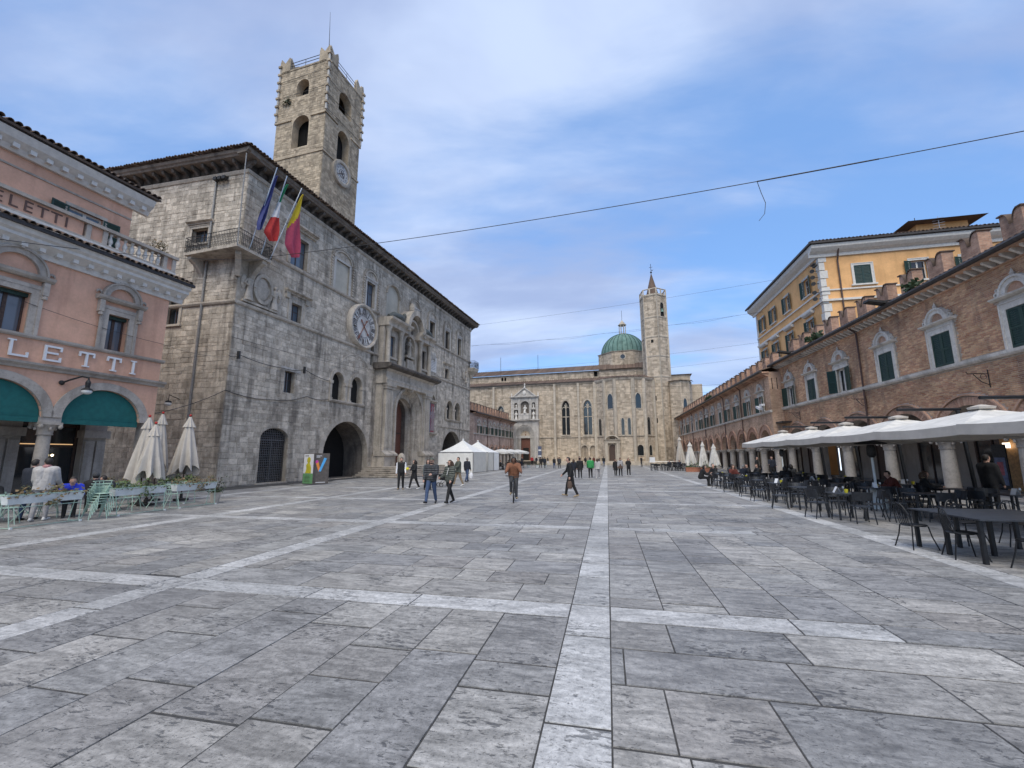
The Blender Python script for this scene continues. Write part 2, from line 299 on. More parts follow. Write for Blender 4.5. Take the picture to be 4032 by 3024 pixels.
# ---------------------------------------------------------------- mesh builder
class MB:
    def __init__(s): s.v = []; s.f = []; s.m = []; s.t = []; s.cm = 0; s.tint = None
    def add(s, vs, fs):
        o = len(s.v); s.v += [tuple(p) for p in vs]; s.f += [tuple(i+o for i in f) for f in fs]; s.m += [s.cm]*len(fs)
        s.t += [s.tint if s.tint is not None else 0.]*len(fs); return s
    def box(s, x0, x1, y0, y1, z0, z1):
        return s.add([(x0,y0,z0),(x1,y0,z0),(x1,y1,z0),(x0,y1,z0),(x0,y0,z1),(x1,y0,z1),(x1,y1,z1),(x0,y1,z1)],
                     [(0,3,2,1),(4,5,6,7),(0,1,5,4),(1,2,6,5),(2,3,7,6),(3,0,4,7)])
    def obox(s, c, d, M=None):
        vs = []
        for z in (-1, 1):
            for x, y in ((-1,-1),(1,-1),(1,1),(-1,1)):
                p = Vector((x*d[0]/2, y*d[1]/2, z*d[2]/2)); vs.append((M @ p if M else p)+Vector(c))
        return s.add(vs, [(0,3,2,1),(4,5,6,7),(0,1,5,4),(1,2,6,5),(2,3,7,6),(3,0,4,7)])
    def prism(s, pts, y0, y1):
        n = len(pts); vs = [(x, y0, z) for x, z in pts]+[(x, y1, z) for x, z in pts]
        fs = [(i, (i+1) % n, n+(i+1) % n, n+i) for i in range(n)]
        tr = tessellate_polygon([[Vector((x, z, 0)) for x, z in pts]]) if n > 4 else [tuple(range(n))]
        return s.add(vs, [tuple(f) for f in tr]+[tuple(n+i for i in reversed(f)) for f in tr]+fs)
    def prismz(s, pts, z0, z1):
        n = len(pts); vs = [(x, y, z0) for x, y in pts]+[(x, y, z1) for x, y in pts]
        tr = tessellate_polygon([[Vector((x, y, 0)) for x, y in pts]]) if n > 4 else [tuple(range(n))]
        return s.add(vs, [tuple(reversed(f)) for f in tr]+[tuple(n+i for i in f) for f in tr]+[(i, (i+1) % n, n+(i+1) % n, n+i) for i in range(n)])
    def tube(s, pts, r, n=6, cap=True):
        pts = [Vector(p) for p in pts]; k = len(pts); rs = r if isinstance(r, (list, tuple)) else [r]*k; vs = []
        ref = None
        for i, p in enumerate(pts):
            d = (pts[min(i+1, k-1)]-pts[max(i-1, 0)]).normalized()
            if ref is None: ref = d.orthogonal().normalized()
            a = (ref-d*ref.dot(d)); a = a.normalized() if a.length > 1e-6 else d.orthogonal().normalized(); ref = a; b = d.cross(a)
            vs += [p+(a*cos(2*pi*j/n)+b*sin(2*pi*j/n))*rs[i] for j in range(n)]
        fs = [(i*n+j, i*n+(j+1) % n, (i+1)*n+(j+1) % n, (i+1)*n+j) for i in range(k-1) for j in range(n)]
        if cap: fs += [tuple(reversed(range(n))), tuple(range((k-1)*n, k*n))]
        return s.add(vs, fs)
    def lathe(s, prof, n=14, c=(0, 0, 0), a0=0., a1=2*pi, sx=1., sy=1.):
        full = abs(a1-a0-2*pi) < 1e-6; m = n if full else n+1; vs = []
        for r, z in prof: vs += [(c[0]+sx*r*cos(a0+(a1-a0)*j/n), c[1]+sy*r*sin(a0+(a1-a0)*j/n), c[2]+z) for j in range(m)]
        fs = [(i*m+j, i*m+(j+1) % m, (i+1)*m+(j+1) % m, (i+1)*m+j) for i in range(len(prof)-1) for j in range(n)]
        if full: fs += [tuple(reversed(range(m))), tuple(range((len(prof)-1)*m, len(prof)*m))]
        return s.add(vs, fs)
    def ball(s, c, r, n=8, k=6):
        rr = r if isinstance(r, (tuple, list)) else (r, r, r)
        vs = []; fs = []
        for i in range(1, k):
            a = pi*i/k; vs += [(c[0]+rr[0]*sin(a)*cos(2*pi*j/n), c[1]+rr[1]*sin(a)*sin(2*pi*j/n), c[2]+rr[2]*cos(a)) for j in range(n)]
        vs += [(c[0], c[1], c[2]+rr[2]), (c[0], c[1], c[2]-rr[2])]; T = (k-1)*n
        for i in range(k-2): fs += [(i*n+j, (i+1)*n+j, (i+1)*n+(j+1) % n, i*n+(j+1) % n) for j in range(n)]
        fs += [(T, j, (j+1) % n) for j in range(n)]+[(T+1, (k-2)*n+(j+1) % n, (k-2)*n+j) for j in range(n)]
        return s.add(vs, fs)
    def ring(s, cx, cz, r0, r1, y0, y1, a0=0., a1=pi, n=16, e=1., gap=0.):
        """arch band in the xz plane, e squashes z; gap>0 leaves joints between the pieces"""
        if gap:
            for i in range(n):
                b0 = a0+(a1-a0)*(i+gap/2)/n; b1 = a0+(a1-a0)*(i+1-gap/2)/n
                q = [(r*cos(a), r*sin(a)*e) for r in (r0, r1) for a in (b0, b1)]
                if s.tint is not None: s.tint = rnd(0, 1)
                s.add([(cx+x, y, cz+z) for y in (y0, y1) for x, z in (q[0], q[1], q[3], q[2])], [(0,1,2,3),(7,6,5,4),(0,4,5,1),(1,5,6,2),(2,6,7,3),(3,7,4,0)])
            return s
        vs = []
        for i in range(n+1):
            a = a0+(a1-a0)*i/n
            vs += [(cx+r*cos(a), y, cz+r*sin(a)*e) for r, y in ((r0, y0), (r1, y0), (r1, y1), (r0, y1))]
        fs = [(i*4+j, i*4+(j+1) % 4, (i+1)*4+(j+1) % 4, (i+1)*4+j) for i in range(n) for j in range(4)]+[(3,2,1,0), (n*4, n*4+1, n*4+2, n*4+3)]
        return s.add(vs, fs)
    def sweepx(s, prof, x0, x1):
        """profile [(y,z)...] extruded along x"""
        n = len(prof); vs = [(x0, y, z) for y, z in prof]+[(x1, y, z) for y, z in prof]
        return s.add(vs, [tuple(range(n)), tuple(reversed(range(n, 2*n)))]+[(i, n+i, n+(i+1) % n, (i+1) % n) for i in range(n)])
    def mesh(s, name):
        me = bpy.data.meshes.new(name); me.from_pydata(s.v, [], s.f); 
        if any(s.m): me.polygons.foreach_set('material_index', s.m)
        if any(s.t):
            a = me.attributes.new('tint', 'FLOAT', 'FACE'); a.data.foreach_set('value', s.t)
        return me
    def ob(s, name, mat, par=None, smooth=None, kind=None):
        me = s.mesh(name)
        for k in (mat if isinstance(mat, (list, tuple)) else [mat]): me.materials.append(MATS[k])
        if smooth:
            me.polygons.foreach_set('use_smooth', [True]*len(s.f)); me.set_sharp_from_angle(angle=radians(smooth if smooth is not True else 40))
        me.update()
        return link(name, me, par, kind)
def link(name, me, par=None, kind=None):
    o = bpy.data.objects.new(name, me); COL.objects.link(o)
    if par: o.parent = par
    if kind: o['kind'] = kind
    return o
def tag(o, label, cat, group=None, kind=None):
    o['label'] = label; o['category'] = cat
    if group: o['group'] = group
    if kind: o['kind'] = kind
    return o
def thing(name, label, cat, loc=(0, 0, 0), rz=0., group=None):
    o = bpy.data.objects.new(name, None); COL.objects.link(o); o.empty_display_size = .2
    o.location = loc; o.rotation_euler = (0, 0, rz); return tag(o, label, cat, group)
def copytree(o, par=None):
    c = o.copy(); COL.objects.link(c); c.parent = par
    for ch in list(o.children): copytree(ch, c)
    return c
def arc(cx, cz, r, a0, a1, n, e=1.): return [(cx+r*cos(a0+(a1-a0)*i/n), cz+r*sin(a0+(a1-a0)*i/n)*e) for i in range(n+1)]
def rect(x0, x1, z0, z1): return [(x0, z0), (x1, z0), (x1, z1), (x0, z1)]
def archpoly(x0, x1, z0, zs, zt, n=14):
    cx = (x0+x1)/2; r = (x1-x0)/2
    return [(x0, z0), (x1, z0)]+arc(cx, zs, r, 0, pi, n, (zt-zs)/r)
def gothic(x0, x1, z0, zs, zt, n=7):
    cx = (x0+x1)/2; w = (x1-x0)/2; h = zt-zs
    L = [(x1-(w)*(1-cos(pi/2*i/n)), zs+h*sin(pi/2*i/n)) for i in range(n+1)]
    return [(x0, z0), (x1, z0)]+L+[(2*cx-x, z) for x, z in reversed(L[:-1])]
def wall(name, mat, par, outer, holes, y0, y1, back=True):
    """flat wall in the xz plane with real openings; front at y0 (towards the viewer), reveals down to y1"""
    mb = MB(); loops = [outer]+holes
    pts = [p for l in loops for p in l]
    tr = tessellate_polygon([[Vector((x, z, 0)) for x, z in l] for l in loops])
    vs = [(x, y0, z) for x, z in pts]; fs = []
    for a, b, c in tr:
        (x1, z1), (x2, z2), (x3, z3) = pts[a], pts[b], pts[c]
        cr = (x2-x1)*(z3-z1)-(x3-x1)*(z2-z1)
        if abs(cr) < 1e-9: continue
        fs.append((a, b, c) if cr > 0 else (a, c, b))
    mb.add(vs, fs); o = 0
    for i, l in enumerate(loops):
        n = len(l); mb.add([(x, y0, z) for x, z in l]+[(x, y1, z) for x, z in l],
                           [((j, j+n, n+(j+1) % n, (j+1) % n) if i else (j, (j+1) % n, n+(j+1) % n, n+j)) for j in range(n)])
    if back and not holes: pass
    return mb.ob(name, mat, par)
def inpoly(x, z, P):
    c = False; j = len(P)-1
    for i in range(len(P)):
        (xi, zi), (xj, zj) = P[i], P[j]
        if (zi > z) != (zj > z) and x < (xj-xi)*(z-zi)/(zj-zi+1e-12)+xi: c = not c
        j = i
    return c
UNIT = {}
def unitblock(mat):
    if mat not in UNIT:
        mb = MB(); i = .03
        mb.add([(-.5,0,-.5),(.5,0,-.5),(.5,0,.5),(-.5,0,.5),(-.5+i,-1,-.5+i*2),(.5-i,-1,-.5+i*2),(.5-i,-1,.5-i*2),(-.5+i,-1,.5-i*2)],
               [(4,5,6,7),(0,1,5,4),(1,2,6,5),(2,3,7,6),(3,0,4,7)])
        UNIT[mat] = mb.mesh('unit_block'); UNIT[mat].materials.append(MATS[mat])
    return UNIT[mat]
def courses(par, x0, x1, z0, z1, bw, bh, y, holes, mat, nparts=300, name='stone_block', proud=(.006, .03), key=None, jw=.5, joint=.012, seed=1, xf=None, outer=None):
    """coursed masonry: every block is a proud bevelled block; the nparts blocks ranked first by key become parts"""
    r = random.Random(seed); B = []; z = z0
    boxes = [(min(p[0] for p in h)-.02, max(p[0] for p in h)+.02, min(p[1] for p in h)-.02, max(p[1] for p in h)+.02, h) for h in holes]
    def free(a, b, c, d):
        for u0, u1, v0, v1, h in boxes:
            if b <= u0 or a >= u1 or d <= v0 or c >= v1: continue
            for i in (0, .5, 1):
                for j in (0, .5, 1):
                    if inpoly(a+(b-a)*i, c+(d-c)*j, h): return False
            for px, pz in h:
                if a < px < b and c < pz < d: return False
        if outer is not None:
            for i in (0, 1):
                for j in (0, 1):
                    if not inpoly(a+(b-a)*i, c+(d-c)*j, outer): return False
        return True
    while z < z1-.3*bh:
        h = min(bh*(r.uniform(.62, 1.42) if jw > .3 else r.uniform(1-jw*.45, 1+jw*.45)), z1-z)
        if z1-z-h < .35*bh: h = z1-z
        x = x0-(0 if jw > .3 else r.uniform(0, .9)*bw)
        while x < x1-.02:
            w = bw*r.uniform(1-jw, 1+jw); a, b = max(x, x0), min(x+w, x1); x += w
            if b-a < .05: continue
            if free(a, b, z, z+h): B.append((a, b, z, z+h))
            elif b-a > .12:
                k = max(2, int((b-a)/.12)); k = min(k, 5)
                st = None
                for q in range(k):
                    p0, p1 = a+(b-a)*q/k, a+(b-a)*(q+1)/k
                    if free(p0, p1, z, z+h): st = p0 if st is None else st
                    elif st is not None: B.append((st, p0, z, z+h)); st = None
                if st is not None: B.append((st, b, z, z+h))
        z += h
    key = key or (lambda b: -(b[1]-b[0])*(b[3]-b[2]))
    B.sort(key=key); mb = MB()
    um = unitblock(mat)
    for i, (a, b, c, d) in enumerate(B):
        a += joint/2; b -= joint/2; c += joint/2; d -= joint/2; p = r.uniform(*proud)
        if b-a < .02 or d-c < .015: continue
        if i < nparts:
            o = link(name, um, par); o.location = ((a+b)/2, y, (c+d)/2); o.scale = (b-a, p, d-c)
            if xf is not None: o.location = xf @ o.location; o.rotation_euler = xf.to_euler()
        else:
            e = min(.012, (b-a)*.1, (d-c)*.12); mb.tint = r.random()
            mb.add([(a,y,c),(b,y,c),(b,y,d),(a,y,d),(a+e,y-p,c+e),(b-e,y-p,c+e),(b-e,y-p,d-e),(a+e,y-p,d-e)], [(4,5,6,7),(0,1,5,4),(1,2,6,5),(2,3,7,6),(3,0,4,7)])
    if mb.f:
        o = mb.ob(name+'_courses', mat, par, kind='stuff')
        if xf is not None: o.matrix_local = xf
# ================================================================ ground and paving
def ground():
    mb = MB(); mb.add([(-1500, -800, -.03), (1500, -800, -.03), (1500, 2500, -.03), (-1500, 2500, -.03)], [(0, 1, 2, 3)])
    g = mb.ob('ground', 'mortar'); g['kind'] = 'structure'; g['label'] = 'dark bedding ground under the paved square'
    root = MB().box(-27, 16.5, -9, 95, -.028, -.0075).ob('pavement', 'mortar'); root['kind'] = 'structure'; root['label'] = 'large grey travertine slabs paving the square between pale stone bands'
    r = random.Random(5)
    P, W, SW = 6.12, -.04, .47
    XE = [W+P*k for k in range(-5, 4)]                    # right edges of the pale bands that run away from the camera
    YE = [5.87+6.2*k for k in range(-2, 15)]              # far edges of the cross bands
    S = []                                                # x0,x1,y0,y1,pale
    for k, xe in enumerate(XE):
        for ye0, ye1 in zip(YE, YE[1:]):
            y = ye0
            while y < ye1-.01:
                l = min(r.uniform(.65, 1.6), ye1-y); l = ye1-y if ye1-y-l < .4 else l
                S.append((xe-SW, xe, y, y+l, 1)); y += l
    for i, (xa, xb) in enumerate(zip(XE, XE[1:])):
        for j, (ya, yb) in enumerate(zip(YE, YE[1:])):
            x0, x1, y0, y1 = xa, xb-SW, ya, yb-SW
            x = x0
            while x < x1-.01:
                l = min(r.uniform(.9, 2.4), x1-x); l = x1-x if x1-x-l < .5 else l
                S.append((x, x+l, yb-SW, yb, 1 if r.random() < .93 else 0)); x += l
            alongx = (i+j) % 2 == 0                       # near right bay laid across, near left bay laid away
            a0, a1, b0, b1 = (y0, y1, x0, x1) if alongx else (x0, x1, y0, y1)
            n = 8; w = (a1-a0)/n; ed = [a0+w*q+(r.uniform(-.07, .07) if 0 < q < n else 0) for q in range(n+1)]
            for q in range(n):
                p = b0-r.uniform(0, .9)
                while p < b1-.01:
                    l = r.choice((.5, .66, .82, 1.0, 1.2, 1.45, 1.7))*r.uniform(.92, 1.08); e0, e1 = max(p, b0), min(p+l, b1); p += l
                    if b1-e1 < .3: e1 = b1; p = b1+1
                    if e1-e0 < .08: continue
                    S.append((e0, e1, ed[q], ed[q+1], 0) if alongx else (ed[q], ed[q+1], e0, e1, 0))
    def vis(s):
        cx, cy = (s[0]+s[1])/2, (s[2]+s[3])/2
        a = math.degrees(atan2(-cx, cy)) if cy > 0 else 180
        ok = 2.3 < cy and -42 < a < 66 
        return (0 if ok else 1, cx*cx+cy*cy)
    S = [s for s in S if not (s[0] < -21.5 and s[2] > 20) and not(s[1] < -26)]
    S.sort(key=vis)
    um = {}
    for k, mt in ((0, 'slab'), (1, 'slab_pale')):
        mb = MB(); e = .004
        mb.add([(-.5,-.5,-1),(.5,-.5,-1),(.5,.5,-1),(-.5,.5,-1),(-.5+e,-.5+e,0),(.5-e,-.5+e,0),(.5-e,.5-e,0),(-.5+e,.5-e,0)], [(4,5,6,7),(0,1,5,4),(1,2,6,5),(2,3,7,6),(3,0,4,7)])
        um[k] = mb.mesh('unit_slab'); um[k].materials.append(MATS[mt])
    st = (MB(), MB())
    for i, (x0, x1, y0, y1, k) in enumerate(S):
        j = .0048; jy = .013; dz = r.uniform(-.003, .002)
        if i < 300:
            o = link('slab', um[k], root); o.location = ((x0+x1)/2, (y0+y1)/2, dz); o.scale = (x1-x0-2*j, y1-y0-2*jy, .02)
            o.rotation_euler = (r.uniform(-.0016, .0016), r.uniform(-.0016, .0016), 0)
        else:
            m = st[k]; m.tint = r.random()
            if y0 > 60: m.add([(x0+j, y0+jy, dz), (x1-j, y0+jy, dz), (x1-j, y1-jy, dz), (x0+j, y1-jy, dz)], [(0, 1, 2, 3)])
            else:
                m.add([(a, b, c) for c in (-.02, dz) for a, b in ((x0+j, y0+jy), (x1-j, y0+jy), (x1-j, y1-jy), (x0+j, y1-jy))], [(4,5,6,7),(0,1,5,4),(1,2,6,5),(2,3,7,6),(3,0,4,7)])
    st[0].ob('far_slabs', 'slab', root, kind='stuff'); st[1].ob('far_pale_slabs', 'slab_pale', root, kind='stuff')
ground()

# ================================================================ generic building bits
def window(par, x0, x1, z0, z1, y=.25, bars=1, cross=(.6,), glass='glass', sash='wood_dark', surround=None, sw=.22, out=.06, name='window', w=.05):
    """sash (the part) with its pane; optional stone surround"""
    mb = MB(); d = .06
    mb.box(x0, x0+w, y, y+d, z0, z1).box(x1-w, x1, y, y+d, z0, z1).box(x0+w, x1-w, y, y+d, z0, z0+w).box(x0+w, x1-w, y, y+d, z1-w, z1)
    for i in range(bars):
        c = x0+(x1-x0)*(i+1)/(bars+1); mb.box(c-w*.8, c+w*.8, y-.005, y+d, z0+w, z1-w)
    for c in cross: zz = z0+(z1-z0)*c; mb.box(x0+w, x1-w, y+.004, y+d-.01, zz-.02, zz+.02)
    o = mb.ob(name, sash, par)
    MB().box(x0+w*.5, x1-w*.5, y+.03, y+.045, z0+w*.5, z1-w*.5).ob('pane', glass, o)
    if surround:
        s = MB().box(x0-sw, x0, -out, .05, z0, z1+sw).box(x1, x1+sw, -out, .05, z0, z1+sw).box(x0, x1, -out, .05, z1, z1+sw)
        s.box(x0-sw-.015, x0-sw+.05, -out-.03, -out+.01, z0, z1+sw).box(x1+sw-.05, x1+sw+.015, -out-.03, -out+.01, z0, z1+sw).box(x0-sw-.015, x1+sw+.015, -out-.035, -out+.01, z1+sw-.05, z1+sw+.015)
        s.ob('surround', surround, o)
    return o
def cornice(par, x0, x1, z, h, out, mat, name='cornice', y=0.):
    p = [(y+.02, z), (y-out*.35, z), (y-out*.42, z+h*.3), (y-out*.7, z+h*.45), (y-out, z+h*.62), (y-out, z+h), (y+.02, z+h)]
    return MB().sweepx(p, x0, x1).ob(name, mat, par)
def lathecol(r, z0, z1, n=16, ent=.12, c=(0, 0, 0)):
    h = z1-z0
    return MB().lathe([(r*1.28, z0), (r*1.28, z0+.06), (r*1.22, z0+.12), (r*1.08, z0+.15), (r*1.02, z0+.18)]+[(r*(1-ent*t*t), z0+.18+(h-.18)*t) for t in (0, .25, .5, .75, 1)], n, c)
TXT = {}
def textmesh(s, size, ext=.01):
    k = (s, size, ext)
    if k not in TXT:
        c = bpy.data.curves.new('txt', 'FONT'); c.body = s; c.size = size; c.extrude = ext; c.align_x = 'CENTER'; c.align_y = 'CENTER'; c.resolution_u = 3
        o = bpy.data.objects.new('txt', c); COL.objects.link(o); bpy.context.view_layer.update()
        me = bpy.data.meshes.new_from_object(o.evaluated_get(bpy.context.evaluated_depsgraph_get())); bpy.data.objects.remove(o)
        TXT[k] = me
    return TXT[k].copy()
def text(s, size, mat, par, name, loc, rot=(pi/2, 0, 0), ext=.01, sx=1.):
    me = textmesh(s, size, ext); me.materials.clear(); me.materials.append(MATS[mat]); o = link(name, me, par); o.location = loc; o.rotation_euler = rot; o.scale = (sx, 1, 1); return o
def tilemesh(mat, r=.1, l=.5, n=6):
    mb = MB(); vs = []
    for y in (0, l):
        for rr in (r, r*.8):
            vs += [(rr*(.9 if y else 1)*cos(pi*i/n), y, rr*sin(pi*i/n)) for i in range(n+1)]
    m = n+1; fs = []
    for i in range(n): fs += [(i, i+1, 2*m+i+1, 2*m+i), (m+i+1, m+i, 3*m+i, 3*m+i+1), (i+1, i, m+i, m+i+1)]
    mb.add(vs, fs); me = mb.mesh('tile'); me.materials.append(MATS[mat]); return me
def eavetiles(par, x0, x1, y, z, pitch, mat, step=.25, r=.115, l=.6, name='roof_tile', xf=None, cap=300):
    me = tilemesh(mat, r, l); n = int((x1-x0)/step)
    for i in range(min(n, cap)):
        o = link(name, me, par); o.location = (x0+step*(i+.5)+rnd(-.02, .02), y+rnd(-.03, .03), z+rnd(-.012, .012)); o.rotation_euler = (pitch+rnd(-.02, .02), 0, rnd(-.03, .03))
        if xf is not None: o.location = xf @ o.location; o.rotation_euler = (xf.to_3x3() @ o.rotation_euler.to_matrix()).to_euler()
def tileroof(par, x0, x1, ya, za, yb, zb, mat, step=.3, name='tile_rows', r=.09, base='roof_slope'):
    """sloping roof from the eave (ya,za) up to (yb,zb) with rows of round tiles"""
    MB().add([(x0, ya, za), (x1, ya, za), (x1, yb, zb), (x0, yb, zb)], [(0, 1, 2, 3)]).ob(base, mat, par)
    mb = MB(); n = int((x1-x0)/step); L = Vector((0, yb-ya, zb-za)); nn = Vector((0, -L.z, L.y)).normalized()
    if nn.z < 0: nn = -nn
    for i in range(n):
        x = x0+step*(i+.5); mb.tint = rnd(0, 1)
        a = Vector((x, ya, za)); vs = []
        for p in (a, a+L): vs += [p+Vector((r, 0, 0)), p+Vector((r*.7, 0, 0))+nn*r*.8, p-Vector((r*.7, 0, 0))+nn*r*.8, p-Vector((r, 0, 0))]
        mb.add(vs, [(0, 1, 5, 4), (1, 2, 6, 5), (2, 3, 7, 6), (3, 2, 1, 0)])
    return mb.ob(name, mat, par, kind='stuff')
def figure(mb, c, h, arms=1., lean=0., seat=False):
    """small carved standing or seated figure made of overlapping lathe and ball forms"""
    x, y, z = c
    mb.lathe([(h*.17, 0), (h*.16, h*.1), (h*.11, h*.35), (h*.10, h*.5), (h*.13, h*.68), (h*.12, h*.76), (h*.05, h*.82), (h*.045, h*.84)], 9, (x, y, z), sy=.7)
    mb.ball((x+lean*h*.05, y, z+h*.91), (h*.07, h*.07, h*.09), 8, 6)
    for s in (-1, 1):
        mb.tube([(x+s*h*.12, y, z+h*.74), (x+s*h*.19*arms, y-h*.03, z+h*.58), (x+s*h*.10*arms, y-h*.12, z+h*.50)], [h*.045, h*.038, h*.03], 6)
    if seat: mb.tube([(x, y, z+h*.33), (x, y-h*.22, z+h*.30), (x, y-h*.22, z)], [h*.13, h*.11, h*.12], 7)

# ================================================================ town palace on the left
PR = radians(85.5)
def palace():
    p = thing('town_palace', 'big grey travertine palace with large clock, carved portal and three flags', 'palace', (-23.2, 22.3, 0), PR)
    H = 21.2
    tops = [(13.55, 14.9), (22.2, 23.6), (26.5, 27.95), (31.0, 32.45), (35.1, 36.4)]
    holes = [archpoly(2.93, 5.35, 0.02, 3.15, 3.85), archpoly(9.0, 15.0, .02, 1.95, 4.9, 22), rect(4.55, 5.5, 6.5, 8.1), archpoly(9.55, 11.05, 6.6, 8.2, 9.02), archpoly(12.1, 13.6, 6.6, 8.2, 9.02),
             rect(14.7, 15.25, 10.55, 12.5), archpoly(19.0, 23.0, .9, 6.2, 8.1), archpoly(31.9, 33.7, 6.7, 8.35, 9.25), archpoly(34.5, 36.3, 6.7, 8.35, 9.25), archpoly(30.8, 36.8, .02, 2.2, 5.17, 18),
             rect(31.15, 32.3, 12.1, 13.45), rect(4.6, 5.6, 11.85, 13.35), rect(4.1, 5.8, 16.3, 18.65), rect(9.1, 10.9, 16.05, 18.9), archpoly(17.0, 19.4, 16.3, 18.7, 19.9), rect(26.7, 27.9, .7, 1.9),
             rect(26.0, 28.2, 4.75, 8.2)]+[rect(a, b, 16.2, 18.7) for a, b in tops]
    wall('wall', 'travertine', p, rect(0, 40, 0, H), holes, 0, .55)
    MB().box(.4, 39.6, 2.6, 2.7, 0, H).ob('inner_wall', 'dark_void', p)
    keep = holes+[rect(15.6, 25.6, 0, 19.0), arc(13.1, 13.9, 2.15, 0, 2*pi, 20)[:-1], rect(-.1, 40.1, 11.6, 11.95), rect(2.4, 40, 15.85, 16.15), rect(.1, 3.7, 12.1, 14.7)]
    keep += [rect(a-.3, b+.3, 16.1, 19.1) for a, b in tops+[(4.1, 5.8), (9.1, 10.9)]]+[rect(25.9, 28.7, 12.2, 14.4), rect(9.4, 14.0, 6.4, 9.3), rect(31.7, 36.5, 6.5, 9.4)]
    courses(p, .02, 39.98, .05, H-.1, .52, .30, 0, keep, 'travertine', 300, key=lambda b: (b[0]*1.0+abs(b[2]-2)*.25)-(b[1]-b[0])*(b[3]-b[2])*8, seed=3)
    # side face, square to the axis of the square
    X = Matrix.Rotation(-PR, 4, 'Z')
    def sd(o): o.matrix_local = X @ o.matrix_local if o.matrix_local != Matrix() else X; return o
    sh = [rect(-5.5, -4.35, 10.55, 12.6), rect(-4.1, -2.75, 16.2, 17.3)]
    sd(wall('side_wall', 'travertine', p, rect(-16, -.003, 0, H), sh, 0, .5))
    courses(p, -15.9, -.02, .05, H-.1, .50, .29, 0, sh+[rect(-16, 0, 11.6, 11.95), rect(-5.8, -4.1, 10.3, 12.9), rect(-4.5, -2.4, 15.9, 18.1)], 'travertine', 0, 'side_block', seed=4, xf=X)
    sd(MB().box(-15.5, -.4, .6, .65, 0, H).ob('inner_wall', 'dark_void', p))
    for (a, b, c, d) in ((-5.5, -4.35, 10.55, 12.6), (-4.1, -2.75, 16.2, 17.3)):
        w = window(p, a, b, c, d, .28, surround='travertine_trim'); sd(w)
        MB().box(a-.3, b+.3, -.14, .05, c-.14, c).ob('sill', 'travertine_trim', w)
        cornice(w, a-.4, b+.4, d+.3, .22, .3, 'travertine_trim', 'window_cornice')
    # strings, sills, eaves on both faces
    st = [(.02, 0), (-.10, .02), (-.16, .12), (-.16, .22), (.02, .24)]
    for z, a, b in ((11.68, 0, 15.9), (11.68, 25.3, 40.05), (15.92, 2.4, 15.9), (15.92, 24.9, 40.05)):
        MB().sweepx([(y, z+k) for y, k in st], a, b).ob('string_course', 'travertine_trim', p)
    MB().sweepx([(y, 5.5+k) for y, k in st], 30.2, 39.9).ob('string_course', 'travertine_trim', p)
    sd(MB().sweepx([(y-.004, 11.677+k) for y, k in st], -15.9, .16).ob('string_course', 'travertine_trim', p))
    ev = [(.02, 0), (-.08, .02), (-.14, .18), (-.14, .26), (.02, .26)]
    ev2 = [(.02, 0), (-.76, 0), (-.82, .10), (-.92, .16), (-.96, .34), (.02, .34)]
    for f, a, b, e in ((lambda o: o, -.14, 40.1, 0), (sd, -16, .14, -.004)):
        f(MB().sweepx([(y, H-.25+k+e) for y, k in ev], a, b).ob('frieze_moulding', 'travertine_trim', p))
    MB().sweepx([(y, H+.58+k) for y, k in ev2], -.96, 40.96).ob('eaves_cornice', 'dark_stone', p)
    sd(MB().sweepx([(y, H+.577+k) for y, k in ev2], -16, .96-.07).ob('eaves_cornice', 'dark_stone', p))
    MB().box(0, 40, 0, .3, H, H+.6).ob('eaves_wall', 'soot_shade_stone', p); sd(MB().box(-16, -.01, 0, .3, H, H+.59).ob('eaves_wall', 'soot_shade_stone', p))  # dark colour paints in the shade under the eaves, behind the corbels
    cb = MB().prism([(0, .05), (0, .55), (.64, .55), (.64, .45), (.55, .3), (.32, .22), (.16, .05)], -.10, .10).mesh('corbel'); cb.materials.append(MATS['soot_shade_stone'])
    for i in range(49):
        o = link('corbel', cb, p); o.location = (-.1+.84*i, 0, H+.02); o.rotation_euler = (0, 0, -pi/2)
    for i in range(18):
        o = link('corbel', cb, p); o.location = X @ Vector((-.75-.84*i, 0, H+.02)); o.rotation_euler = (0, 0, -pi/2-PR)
    MB().add([(-1.02, -1.02, H+.93), (41.02, -1.02, H+.93), (41.02, 19, H+.93), (-1.02, 19, H+.93), (8, 9, H+4.6), (32, 9, H+4.6)], [(0, 1, 5, 4), (1, 2, 5), (2, 3, 4, 5), (3, 0, 4)]).ob('roof', 'roof_tile', p)
    eavetiles(p, -1.1, 41.1, -1.2, H+.93, .33, 'roof_tile', .25)
    eavetiles(p, -16, 1.0, -1.2, H+.93, .33, 'roof_tile', .25, xf=X)
    ch = MB().box(1.9, 2.9, 9.8, 10.8, 22, 24.3); ch.cm = 1; ch.add([(1.7, 9.6, 24.3), (3.1, 9.6, 24.3), (3.1, 11, 24.3), (1.7, 11, 24.3), (2.4, 10.3, 24.9)], [(0,1,4),(1,2,4),(2,3,4),(3,0,4)]); ch.ob('chimney', ['brick_arch', 'terracotta'], p)
    # ground-floor gate with iron grille
    g = MB().box(2.95, 5.33, .42, .46, .1, 3.83).ob('gate', 'glass', p)
    mb = MB()
    for i in range(15): x = 3.0+2.3*i/14; mb.box(x-.018, x+.018, .30, .335, .12, 3.1+.72*sqrt(max(0, 1-((x-4.14)/1.22)**2)))
    for i in range(22): z = .2+.165*i; k = 1.18 if z < 3.15 else 1.18*sqrt(max(.02, 1-((z-3.15)/.7)**2)); mb.box(4.14-k, 4.14+k, .29, .302, z-.018, z+.018)
    mb.box(4.1, 4.18, .27, .35, .1, 3.0).box(2.95, 5.33, .27, .35, 2.96, 3.06).ob('grille', 'iron_grey', g)
